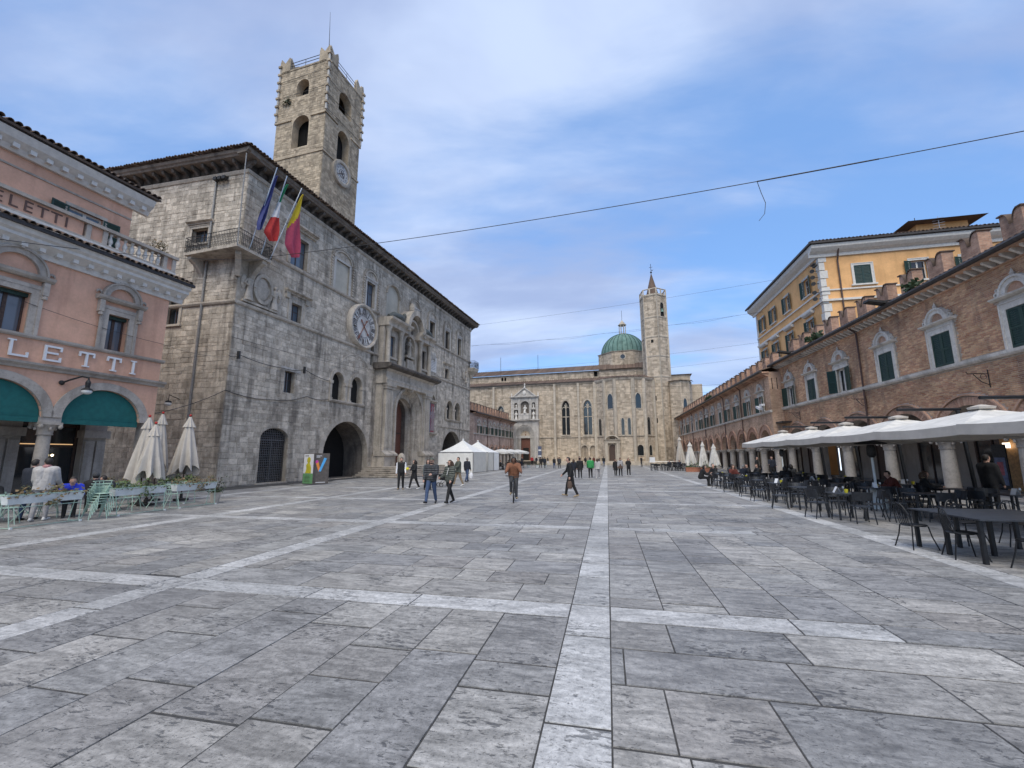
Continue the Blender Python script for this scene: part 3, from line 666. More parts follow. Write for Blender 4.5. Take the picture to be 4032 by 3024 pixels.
    MB().box(2.85, 5.45, -.12, .5, .0, .1).ob('sill', 'travertine_trim', g)
    # big entrance arch: vaulted recess with wooden panel and glass door
    V = MB(); L = archpoly(9.0, 15.0, .02, 1.95, 4.9, 22); n = len(L)
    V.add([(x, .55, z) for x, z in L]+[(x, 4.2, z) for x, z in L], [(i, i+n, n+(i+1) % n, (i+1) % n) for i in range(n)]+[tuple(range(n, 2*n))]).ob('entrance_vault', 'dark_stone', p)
    e = MB().box(9.1, 11.6, 3.0, 3.1, 0, 2.3); e.box(11.9, 13.6, 3.0, 3.06, .1, 2.9).ob('entrance_panel', 'wood_dark', p)
    d = MB().prism(archpoly(12.0, 13.5, .12, 2.0, 2.75), 2.9, 2.98).ob('glass_door', 'glass_lit', p)
    MB().box(10.5, 11.5, 2.9, 2.995, .1, 2.2).ob('door', 'wood_door', p)
    MB().box(10.75, 11.25, 2.88, 2.897, 1.35, 1.7).ob('notice', 'sign_white', p); MB().box(10.8, 11.2, 2.88, 2.897, 1.78, 1.9).ob('notice', 'pot_beige', p)
    V = MB(); L = archpoly(30.8, 36.8, .02, 2.2, 5.17, 18); n = len(L)
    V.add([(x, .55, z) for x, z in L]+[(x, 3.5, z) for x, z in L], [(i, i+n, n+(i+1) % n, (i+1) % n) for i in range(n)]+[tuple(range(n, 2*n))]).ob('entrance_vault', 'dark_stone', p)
    for (cx, zs, r, e_) in ((12.0, 1.95, 3.0, .983), (33.8, 2.2, 3.0, .99)):
        m = MB(); m.tint = 0.; m.ring(cx, zs, r, r+.52, -.035, .05, .05, pi-.05, 19, e_, .05); m.ob('arch_stones', 'travertine_trim', p)
    # plain windows
    w = window(p, 4.55, 5.5, 6.5, 8.1, .3); MB().box(4.1, 6.0, -.05, .1, 8.1, 8.38).ob('lintel', 'white_stone', w)
    window(p, 14.7, 15.25, 10.55, 12.5, .35, bars=0)
    w = window(p, 31.15, 32.3, 12.1, 13.45, .3, surround='travertine_trim'); cornice(w, 30.5, 33.0, 13.95, .25, .3, 'travertine_trim', 'window_cornice')
    w = window(p, 4.6, 5.6, 11.95, 13.35, .3, glass='glass_lit', surround='travertine_trim', sw=.3); cornice(w, 3.85, 6.4, 13.95, .28, .35, 'travertine_trim', 'window_cornice')
    MB().box(3.95, 4.3, -.16, .02, 13.55, 13.95).box(5.9, 6.25, -.16, .02, 13.55, 13.95).ob('bracket', 'travertine_trim', w)
    window(p, 26.7, 27.9, .7, 1.9, .3, bars=0, surround='travertine_trim', sw=.18)
    # twin arched windows
    for xs, z0 in (((9.55, 11.05, 12.1, 13.6), 6.6), ((31.9, 33.7, 34.5, 36.3), 6.7)):
        a, b, c, d = xs
        o = MB().box(a-.1, d+.1, .5, .56, z0, 9.3).ob('twin_window', 'dark_void', p)
        for q in (a, c): m = MB(); r = (b-a)/2; m.ring(q+r, 8.2 if z0 < 6.65 else 8.35, r, r+.28, -.07, .06, 0, pi, 12, .82/r*1.02 if z0 < 6.65 else .9/r); m.ob('archivolt', 'travertine_trim', o)
        m = MB()
        for q in (a-.14, (b+c)/2-.28, (b+c)/2+.28, d+.14): m.box(q-.12, q+.12, -.10, .1, z0+.1, 7.95).box(q-.19, q+.19, -.16, .12, 7.95, 8.2).box(q-.17, q+.17, -.15, .12, z0, z0+.14)
        m.ob('pilasters', 'travertine_trim', o, kind='stuff')
        MB().sweepx([(.1, z0-.2), (-.12, z0-.2), (-.2, z0-.08), (-.2, z0), (.1, z0)], a-.35, d+.35).ob('sill', 'travertine_trim', o)
    # top-floor windows with toothed arches
    w = window(p, 4.1, 5.8, 16.3, 18.65, .3, glass='glass_lit', surround='travertine_trim', sw=.28); cornice(w, 3.5, 6.5, 19.2, .35, .45, 'travertine_trim', 'window_cornice')
    for a, b in tops:
        w = window(p, a, b, 16.2, 18.7, .3, glass='glass_lit' if a < 20 else 'glass', surround='white_stone', sw=.2)
        MB().box(a-.3, b+.3, -.14, .02, 18.92, 19.08).ob('lintel', 'white_stone', w)
    for a, b in tops+[(9.1, 10.9)]:
        c = (a+b)/2; r = (b-a)/2+.42
        m = MB().ring(c, 19.05, r, r+.22, -.14, .02, .0, pi, 22, .92/r if r > 1.05 else .95, .45)
        for q in range(11): m.box(c-r-.2, c-r, -.13, .02, 16.3+.25*q, 16.3+.25*q+.14).box(c+r, c+r+.2, -.13, .02, 16.3+.25*q, 16.3+.25*q+.14)
        m.ring(c, 19.05, r-.24, r-.06, -.12, .02, 0, pi, 18, .92/r if r > 1.05 else .95).ob('toothed_arch', 'travertine_trim', p, kind='stuff')
    MB().box(9.1, 10.9, .12, .16, 16.05, 18.9).ob('blind_window', 'grey_plaster', p)
    MB().box(8.85, 9.1, -.06, .05, 16.05, 19.1).box(10.9, 11.15, -.06, .05, 16.05, 19.1).box(9.1, 10.9, -.06, .05, 18.9, 19.1).ob('window_frame', 'white_stone', p)
    MB().prism(archpoly(16.9, 19.5, 16.3, 18.7, 19.95), .15, .2).ob('blind_arch', 'grey_plaster', p)
    m = MB().ring(18.2, 18.7, 1.22, 1.42, -.15, .02, 0, pi, 24, .98, .42); m.ob('toothed_arch', 'travertine_trim', p, kind='stuff')
    # big clock
    ck = MB().lathe([(1.83, -.2), (1.85, -.42), (2.0, -.46), (2.12, -.36), (2.15, 0)], 44); ck.v = [(13.1+x, z, 13.9+y) for x, y, z in ck.v]
    ck = ck.ob('wall_clock', 'travertine_trim', p, 50)
    di = MB().lathe([(0, 0), (1.84, 0)], 44); di.v = [(13.1+x, -.24, 13.9+y) for x, y, z in di.v]; di.ob('dial', 'dial', ck)
    nm = MB()
    def stroke(a, r0, r1, t0, t1, w): # radial stroke: tangential offsets t0 (inner) to t1 (outer)
        ca, sa = sin(a), cos(a); vs = []
        for r, tt in ((r0, t0), (r1, t1)):
            for s in (-w, w): vs.append((13.1+ca*r+sa*(tt+s), -.262, 13.9+sa*r-ca*(tt+s)))
        nm.add([vs[0], vs[1], vs[3], vs[2]]+[(x, -.24, z) for x, _, z in (vs[0], vs[1], vs[3], vs[2])], [(0, 1, 2, 3), (3, 2, 1, 0), (0, 4, 5, 1), (1, 5, 6, 2), (2, 6, 7, 3), (3, 7, 4, 0)])
    RO = ['XII', 'I', 'II', 'III', 'IIII', 'V', 'VI', 'VII', 'VIII', 'VIIII', 'X', 'XI']
    for h, s in enumerate(RO):
        a = 2*pi*h/12; tot = sum({'I': .13, 'V': .24, 'X': .24}[c] for c in s); t = -tot/2
        for c in s:
            if c == 'I': stroke(a, 1.12, 1.72, t+.065, t+.065, .026); t += .13
            elif c == 'V': stroke(a, 1.12, 1.72, t+.12, t+.03, .027); stroke(a, 1.12, 1.72, t+.12, t+.21, .022); t += .24
            else: stroke(a, 1.12, 1.72, t+.03, t+.21, .027); stroke(a, 1.12, 1.72, t+.21, t+.03, .020); t += .24
        stroke(a+pi/12, 1.05, 1.42, 0, 0, .016); stroke(a+pi/12, 1.40, 1.5, 0, 0, .035)
    nm.ob('numerals', 'numeral', ck)
    for r in (1.0, 1.06, 1.77): m = MB().ring(13.1, 13.9, r, r+.018, -.25, -.24, 0, 2*pi, 44); m.ob('dial_line', 'numeral', ck)
    def hand(a, l, tail, w):
        mb = MB(); ca, sa = sin(a), cos(a)
        pts = [(-w*.5, -tail), (-w*1.1, -tail*.8), (-w*.45, -tail*.6), (-w*.6, 0), (-w*.35, l*.72), (-w*1.5, l*.80), (0, l), (w*1.5, l*.80), (w*.35, l*.72), (w*.6, 0), (w*.45, -tail*.6), (w*1.1, -tail*.8), (w*.5, -tail)]
        return mb.prism([(13.1+ca*r+sa*t, 13.9+sa*r-ca*t) for t, r in pts], -.33, -.29).ob('clock_hand', 'hand_rust', ck)
    hand(radians(138), 1.05, .75, .09); hand(radians(211), 1.65, .8, .085)
    # plaque with carved arms
    MB().box(26.05, 28.6, -.06, .02, 12.3, 14.2).ob('plaque', 'marble_white', p); m = MB()
    for k in range(6): m.box(26.35, 28.3, -.066, -.058, 12.6+.2*k, 12.66+.2*k)
    m.ob('plaque_lines', 'cloth_grey', p)
    m = MB().ball((27.5, -.12, 14.35), (.4, .2, .55)); figure(m, (27.0, -.1, 13.75), 1.2); figure(m, (28.0, -.1, 13.75), 1.2); m.ob('carved_arms', 'white_stone', p)
    # corner relief: two angels and an oval shield
    m = MB(); figure(m, (.85, -.12, 12.15), 1.9, 1.2); figure(m, (2.95, -.12, 12.15), 1.75, 1.2)
    for s, x in ((-1, .45), (1, 1.2), (-1, 2.6), (1, 3.35)): m.ball((x, -.05, 13.35), (.22, .08, .5))
    m.ring(1.9, 13.3, .62, .80, -.22, .02, 0, 2*pi, 22, 1.35); m.ball((1.9, -.03, 13.3), (.6, .16, .85), 12, 8); m.box(.4, 3.3, -.18, .02, 12.0, 12.14)
    m.ob('corner_relief', 'travertine_trim', p, 45)
    m = MB(); figure(m, (38.2, -.12, 12.6), 1.8, 1.2); m.ball((37.4, -.08, 13.5), (.4, .15, .6)); m.ob('corner_relief', 'travertine_trim', p, 45)
    m = MB()
    for k in range(7): m.ring(12.6, 9.5, 2.0-.02*k, 2.12-.02*k, -.05, .02, .3, pi-.3, 18, .75) if k == 0 else None
    m.box(12.3, 12.9, -.06, .02, 9.6, 10.5).ob('worn_coat_of_arms', 'travertine_trim', p)
    # balconies with iron railings
    def balcony(poly, z, name):
        b = MB().prismz(poly, z, z+.18).ob(name, 'travertine_trim', p); rl = MB()
        rail = [q for q in poly]
        for (xa, ya), (xb, yb) in zip(rail, rail[1:]):
            if (xa, ya) in ((0, 0),) or (xb, yb) in ((0, 0),): continue
            L = sqrt((xb-xa)**2+(yb-ya)**2); n = max(2, int(L/.13))
            for zz, t in ((z+.28, .014), (z+.98, .014), (z+1.22, .022)): rl.tube([(xa, ya, zz), (xb, yb, zz)], t, 5)
            for i in range(n+1):
                f = i/n; x, y = xa+(xb-xa)*f, ya+(yb-ya)*f; rl.tube([(x, y, z+.18), (x, y, z+1.22)], .011, 4)
                if i < n:
                    g = (i+1)/n; x2, y2 = xa+(xb-xa)*g, ya+(yb-ya)*g
                    for k in range(4): rl.tube([(x, y, z+.3+.17*k), (x2, y2, z+.47+.17*k)], .008, 3); rl.tube([(x2, y2, z+.3+.17*k), (x, y, z+.47+.17*k)], .008, 3)
        rl.ob('railing', 'iron', b); return b
    b = balcony([(1.3, 0), (1.3, -1.3), (-1.3, -1.3), (-1.3, 3.2), (0, 3.2), (0, 0)], 14.82, 'balcony')
    for loc, rz in (((.9, 0, 0), 0), ((0, 0, 0), pi/4-pi/2), ((0, 2.9, 0), -pi/2)):
        m = MB().prism([(0, 14.82), (0, 13.5), (.18, 13.5), (.35, 13.9), (.8, 14.4), (1.15, 14.6), (1.15, 14.82)], -.16, .16).ob('bracket', 'travertine_trim', b); m.location = loc; m.rotation_euler = (0, 0, rz-pi/2 if rz == 0 else (rz-pi/2 if rz > -1 else pi))
    b = balcony([(39.2, 0), (39.2, -1.0), (41.0, -1.0), (41.0, 1.5), (40, 1.5)], 14.9, 'balcony')
    MB().lathe([(.2, 13.6), (.5, 14.1), (1.0, 14.5), (1.15, 14.88)], 12, (40.1, -.1, 0)).ob('bracket', 'travertine_trim', b)
    # downpipe, lamps, cables on the walls
    sd(MB().tube([(-2.5, -.1, 20.9), (-2.5, -.1, 3.6)], .07, 8).ob('downpipe', 'pipe_grey', p))
    m = MB()
    for k in range(3): m.obox((-2.3+.35*k, -.3, 20.65), (.25, .3, .22)); m.tube([(-2.3+.35*k, 0, 20.9), (-2.3+.35*k, -.3, 20.75)], .03, 5)
    sd(m.ob('floodlight', 'iron', p))
    m = MB().tube([(-3.45, 0, 5.5), (-3.45, -.7, 5.7), (-3.45, -.7, 5.35)], .025, 5); m.lathe([(.04, 5.35), (.16, 5.3), (.18, 5.2)], 10, (-3.45, -.7, 0)); sd(m.ob('wall_lamp', 'iron', p))
    sd(MB().ball((-3.45, -.7, 5.13), (.19, .19, .14), 12, 8).ob('lamp_globe', 'lamp_glass', p, 60))
    def sag(pts, d): 
        out = []
        for a, c in zip(pts, pts[1:]):
            for k in range(5): f = k/5; out.append((a[0]+(c[0]-a[0])*f, a[1]+(c[1]-a[1])*f, a[2]+(c[2]-a[2])*f-d*4*f*(1-f)))
        return out+[pts[-1]]
    m = MB().tube(sag([(-.1, -.08, 8.18), (.55, -.2, 8.36), (4.3, -.09, 8.2), (6.3, -.12, 8.5), (9.3, -.1, 8.06)], .12), .022, 4)
    m.tube(sag([(-.1, -.08, 5.96), (3.6, -.08, 5.8), (6.75, -.1, 6.45), (9.3, -.1, 6.57)], .16), .026, 4)
    m.box(.5, .6, -.22, .02, 8.1, 8.6).box(6.25, 6.33, -.2, .02, 8.2, 8.7).ob('cable', 'wire', p)
    # banner in its niche
    cornice(p, 25.6, 28.6, 8.35, .3, .4, 'travertine_trim', 'niche_cornice'); MB().ring(27.1, 8.65, 1.0, 1.25, -.3, .02, 0, pi, 14, .75).ob('niche_arch', 'travertine_trim', p)
    cornice(p, 25.5, 28.6, 4.35, .35, .45, 'travertine_trim', 'niche_sill'); MB().box(26.0, 28.2, .3, .34, 4.7, 8.2).ob('niche_back', 'dark_void', p)
    ban = MB().box(26.2, 28.15, -.1, -.06, 4.75, 8.25).ob('banner', 'poster_blue', p)
    m = MB().box(27.25, 28.15, -.105, -.095, 4.75, 8.25); m.ob('banner_stripe', 'poster_red', ban)
    m = MB(); figure(m, (27.75, -.09, 4.95), 3.0); m.v = [(x, -.112+(y+.09)*.05, z) for x, y, z in m.v]; m.ob('banner_figure', 'poster_skin', ban)
    text('SIMONETTI', .42, 'sky_paint', ban, 'banner_text', (26.72, -.108, 6.4), (pi/2, -pi/2, 0), .004)
    # portal ------------------------------------------------------------
    T = 'travertine_trim'
    out = archpoly(18.3, 23.7, .9, 6.35, 9.05, 20); inn = archpoly(19.3, 22.7, .9, 6.35, 8.05, 20); n = len(out)
    po = wall('portal', T, p, rect(15.9, 25.4, .9, 9.6), [out], -.75, .05)
    MB().add([(x, -.74, z) for x, z in out]+[(x, .75, z) for x, z in inn], [(i, i+n, n+(i+1) % n, (i+1) % n) for i in range(n)]).ob('splayed_jamb', T, po)
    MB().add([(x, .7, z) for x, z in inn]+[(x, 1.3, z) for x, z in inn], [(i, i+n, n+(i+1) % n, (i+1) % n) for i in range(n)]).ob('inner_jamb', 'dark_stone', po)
    MB().ring(21, 6.35, 2.7, 3.0, -.9, -.74, 0, pi, 28, 1.0).box(18.0, 18.3, -.9, -.74, 2.4, 6.35).box(23.7, 24.0, -.9, -.74, 2.4, 6.35).ob('archivolt', T, po)
    m = MB().lathe([(.1, 0), (.34, .2), (.42, .5), (.3, .85)], 9, (21, -.85, 8.6)); m.ob('keystone', T, po)
    cf = MB()                                             # coffers along jamb and arch
    def coffer(q, f0, f1, g0, g1):
        def at(f, g, off):
            i = g*(n-1); k = int(min(i, n-2)); w = i-k
            o_ = Vector((out[k][0], -.74, out[k][1])).lerp(Vector((out[k+1][0], -.74, out[k+1][1])), w); i_ = Vector((inn[k][0], .75, inn[k][1])).lerp(Vector((inn[k+1][0], .75, inn[k+1][1])), w)
            v = o_.lerp(i_, f); c = Vector((21, 0, min(6.35, v.z))); return v+(c-Vector((v.x, 0, v.z))).normalized()*off
        q_ = [(f0, g0), (f1, g0), (f1, g1), (f0, g1)]; md = [((f0+f1)/2+(a-(f0+f1)/2)*.55, (g0+g1)/2+(b-(g0+g1)/2)*.55) for a, b in q_]
        cf.add([at(a, b, .0) for a, b in q_]+[at(a, b, .06) for a, b in q_]+[at(a, b, .06) for a, b in md]+[at(a, b, .01) for a, b in md]+[at((f0+f1)/2, (g0+g1)/2, .07)],
               [(0, 1, 5, 4), (1, 2, 6, 5), (2, 3, 7, 6), (3, 0, 4, 7), (4, 5, 9, 8), (5, 6, 10, 9), (6, 7, 11, 10), (7, 4, 8, 11), (8, 9, 13, 12), (9, 10, 14, 13), (10, 11, 15, 14), (11, 8, 12, 15), (12, 13, 16), (13, 14, 16), (14, 15, 16), (15, 12, 16)])
    e1 = 1.5/(n-1)
    for col in ((.08, .46), (.54, .92)):
        for side in (0, 1):
            for k in range(8):
                zz = 2.55+.46*k; g = (zz-.9)/(6.35-.9)
                g0, g1 = (1+g)/(n-1), (1+g+.40/5.45)/(n-1)
                if side: g0, g1 = 1-(g+.40/5.45)/(n-1)+0/(n-1), 1-g/(n-1)
                coffer(0, col[0], col[1], g0, g1)
        for k in range(14):
            g0 = (2.1+(n-3.2)*k/14)/(n-1); g1 = (2.1+(n-3.2)*(k+.86)/14)/(n-1); coffer(0, col[0], col[1], g0, g1)
    cf.ob('coffers', T, po)
    MB().prism(archpoly(19.35, 22.65, .95, 6.35, 8.0), 1.15, 1.25).ob('door_panel', 'wood_door', po)
    MB().box(19.4, 21.2, 1.1, 1.14, .95, 4.3).ob('open_door_leaf', 'dark_void', po)
    MB().box(21.2, 21.3, 1.06, 1.145, .95, 6.3).box(19.4, 22.6, 1.06, 1.145, 4.3, 4.42).ob('door_rail', 'wood_dark', po)
    for x in (16.75, 24.65):                               # fluted pilasters on pedestals
        m = MB().box(x-.62, x+.62, -1.0, -.7, 2.4, 8.7)
        for k in range(5): m.box(x-.56+.25*k-.06, x-.56+.25*k+.06+.06, -1.05, -1.0, 2.7, 8.4)
        m.ob('pilaster', T, po)
        MB().box(x-.85, x+.85, -1.25, -.6, 8.7, 8.95).box(x-.75, x+.75, -1.15, -.6, 8.45, 8.7).ob('capital', T, po)
        MB().box(x-1.0, x+1.0, -1.35, 0, .9, 1.9).sweepx([(-.2, 1.9), (-1.5, 1.9), (-1.5, 2.05), (-1.2, 2.25), (-1.1, 2.4), (-.2, 2.4)], x-1.12, x+1.12).ob('pedestal', T, po)
    MB().sweepx([(.02, 8.95), (-1.25, 8.95), (-1.25, 9.25), (-1.3, 9.3), (-1.3, 9.5), (-1.15, 9.55), (-1.15, 10.15), (-1.3, 10.25), (-1.7, 10.45), (-1.75, 10.75), (.02, 10.9)], 15.75, 25.55).ob('entablature', T, po)
    MB().sweepx([(.02, 10.3), (-1.5, 10.35), (-2.0, 10.55), (-2.05, 10.72), (-1.9, 10.88), (.02, 10.93)], 15.2, 26.1).ob('portal_cornice', 'soot_shade_stone', po)
    wins = [rect(16.9, 18.0, 11.9, 14.1), rect(23.6, 24.7, 11.9, 14.1), archpoly(19.9, 22.1, 12.0, 13.9, 15.0)]
    wall('upper_storey', T, po, rect(15.9, 25.4, 10.9, 15.3), wins, -.6, -.05)
    for a, b in ((16.9, 18.0), (23.6, 24.7)):
        w = window(po, a, b, 11.9, 14.1, -.35, glass='glass_lit' if a < 20 else 'glass'); MB().box(a-.25, b+.25, -.78, -.58, 11.65, 11.88).ob('sill', T, w)
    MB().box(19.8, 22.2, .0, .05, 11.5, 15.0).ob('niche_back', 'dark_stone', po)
    m = MB(); figure(m, (21, -.55, 12.75), 2.0, 1.3); m.box(20.2, 21.8, -.75, -.1, 12.5, 12.75).ob('statue', T, po, 50)
    MB().box(20.3, 21.7, -.7, -.58, 11.0, 12.3).ring(21, 11.3, .5, .7, -.72, -.6, pi, 2*pi, 10).ob('carved_panel', T, po)
    for x in (16.35, 18.7, 22.9, 25.1): 
        m = MB().lathe([(.3, 10.95), (.3, 11.15), (.24, 11.2), (.25, 11.3), (.21, 14.3), (.25, 14.4), (.34, 14.75), (.36, 14.85)], 12, (x, -.85, 0)); m.ob('column', T, po, 40)
    MB().sweepx([(.02, 14.85), (-1.2, 14.85), (-1.2, 15.15), (-1.3, 15.3), (-1.6, 15.5), (-1.65, 15.7), (.02, 15.75)], 15.8, 20.0).sweepx([(.02, 14.85), (-1.2, 14.85), (-1.2, 15.15), (-1.3, 15.3), (-1.6, 15.5), (-1.65, 15.7), (.02, 15.75)], 22.0, 25.6).ob('upper_cornice', T, po)
    MB().ring(21, 15.2, 1.55, 2.0, -1.5, .02, 0, pi, 20, 1.35).ring(21, 15.2, 1.1, 1.3, -1.0, .02, 0, pi, 16, 1.3).ob('arched_pediment', T, po)
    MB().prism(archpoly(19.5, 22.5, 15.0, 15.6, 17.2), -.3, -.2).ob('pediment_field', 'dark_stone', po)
    for s in (-1, 1):
        m = MB(); c = 21+s*3.4
        m.tube([(c-s*1.4, -.9, 15.95), (c-s*.6, -.9, 16.3), (c+s*.5, -.85, 16.25), (c+s*1.5, -.9, 15.9)], [.22, .42, .36, .16], 9); m.ball((c-s*1.5, -.9, 16.75), (.24, .24, .3)); m.tube([(c-s*1.1, -.9, 16.6), (c-s*.5, -1.2, 16.2)], [.16, .12], 6); m.tube([(c-s*.9, -.9, 16.2), (c-s*1.45, -.9, 16.6)], [.32, .2], 8)
        m.ob('reclining_statue', 'bronze_green', po, 60)
    MB().lathe([(.12, 17.8), (.3, 18.0), (.34, 18.4), (.2, 18.7), (.05, 18.9)], 10, (21, -.7, 0)).ob('finial', T, po)
    # steps
    for k in range(6):
        a = .40*(5-k); z = .15*k; e = .06
        o = MB().box(14.9-a*.95+e, 26.4+a*.95-e, -3.2-a+e, .02-.001*k, z-.02, z+.09); o.box(14.9-a*.95, 26.4+a*.95, -3.2-a, .02-.001*k, z+.09, z+.15); o.ob('step', 'travertine_trim', p)
    MB().lathe([(.4, .9), (.42, 1.0), (.4, 1.7), (.3, 2.0), (.12, 2.15), (0, 2.18)], 12, (17.9, -1.9, 0)).ob('stone_bollard', T, p, 40)
palace()

def flags():
    def w(x, off, z): # palace local to world
        d = (sin(radians(4.5)), cos(radians(4.5))); n = (d[1], -d[0]); return Vector((-23.2+d[0]*x+n[0]*off, 22.3+d[1]*x+n[1]*off, z))
    def pole(a, b, lab): return tag(MB().tube([a, b], .03, 7).ob('flagpole', 'steel'), lab, 'flagpole')
    P = [((-.41, 15.05), (-.14, 20.75)), ((.47, 15.05), (.70, 20.69)), ((1.2, 15.05), (2.04, 20.63))]
    for (a, b), nm in zip(P, ('blue', 'green white and red', 'yellow and pink')):
        pole(w(a[0], 1.25, a[1]), w(b[0], 2.6, b[1]), 'slanted flagpole on the corner balcony carrying the %s flag' % nm)
    tag(MB().tube([w(-1.3, 1.28, 14.9), w(-1.36, 1.3, 21.2)], .035, 7).ob('flagpole', 'pipe_grey'), 'upright bare flagpole at the corner of the palace balcony', 'flagpole')
    def flag(rows, cols, lab, fn):
        """rows: (z, x left, x right); cloth hangs in folds"""
        mb = MB(); n = 14; N = 26; z0, z1 = rows[0][0], rows[-1][0]; V = []
        for i in range(N+1):
            z = z0+(z1-z0)*i/N
            for (za, a0, a1), (zb, b0, b1) in zip(rows, rows[1:]):
                if zb <= z <= za+1e-6: f = (za-z)/(za-zb); l, r_ = a0+(b0-a0)*f, a1+(b1-a1)*f; break
            else: l, r_ = rows[-1][1:]
            for j in range(n+1):
                u = j/n; V.append((l+(r_-l)*u, 2.35-.9*(i/N)**.6*.5+.10*sin(u*9+i*.22)*(.3+i/N), z+ .5*(u-.5)*(r_-l)*.9))
        vs = [w(x, o, z) for x, o, z in V]+[w(x, o-.012, z) for x, o, z in V]; K = len(V); fs = []; ms = []
        for i in range(N):
            for j in range(n):
                a = i*(n+1)+j; q = (a, a+1, a+n+2, a+n+1); m = fn(i/N, j/n); fs += [q, tuple(K+k for k in reversed(q))]; ms += [m, m]
        mb.add(vs, fs); mb.m = ms
        tag(mb.ob('flag', cols, None, 60), lab, 'flag')
    flag([(20.4, .08, .22), (18.85, -.27, .19), (17.6, -.48, -.02), (16.7, -.56, -.25), (16.25, -.48, -.36)], ['flag_blue'], 'dark blue flag hanging folded from the balcony pole', lambda a, b: 0)
    flag([(20.35, .97, 1.14), (19.15, .60, .94), (17.8, .34, .92), (16.6, -.01, 1.02), (16.05, .5, .95)], ['flag_green', 'flag_white', 'flag_red'], 'green white and red flag hanging from the middle balcony pole', lambda a, b: 0 if a < .33 else (1 if a < .6 else 2))
    flag([(20.45, 2.40, 2.48), (19.0, 1.91, 2.62), (17.8, 1.61, 2.77), (16.6, 1.74, 2.94), (15.8, 2.45, 2.95)], ['flag_yellow', 'flag_pink'], 'yellow and pink flag hanging from the outer balcony pole', lambda a, b: 0 if a < .42+(.5-b)*.35 else 1)
flags()

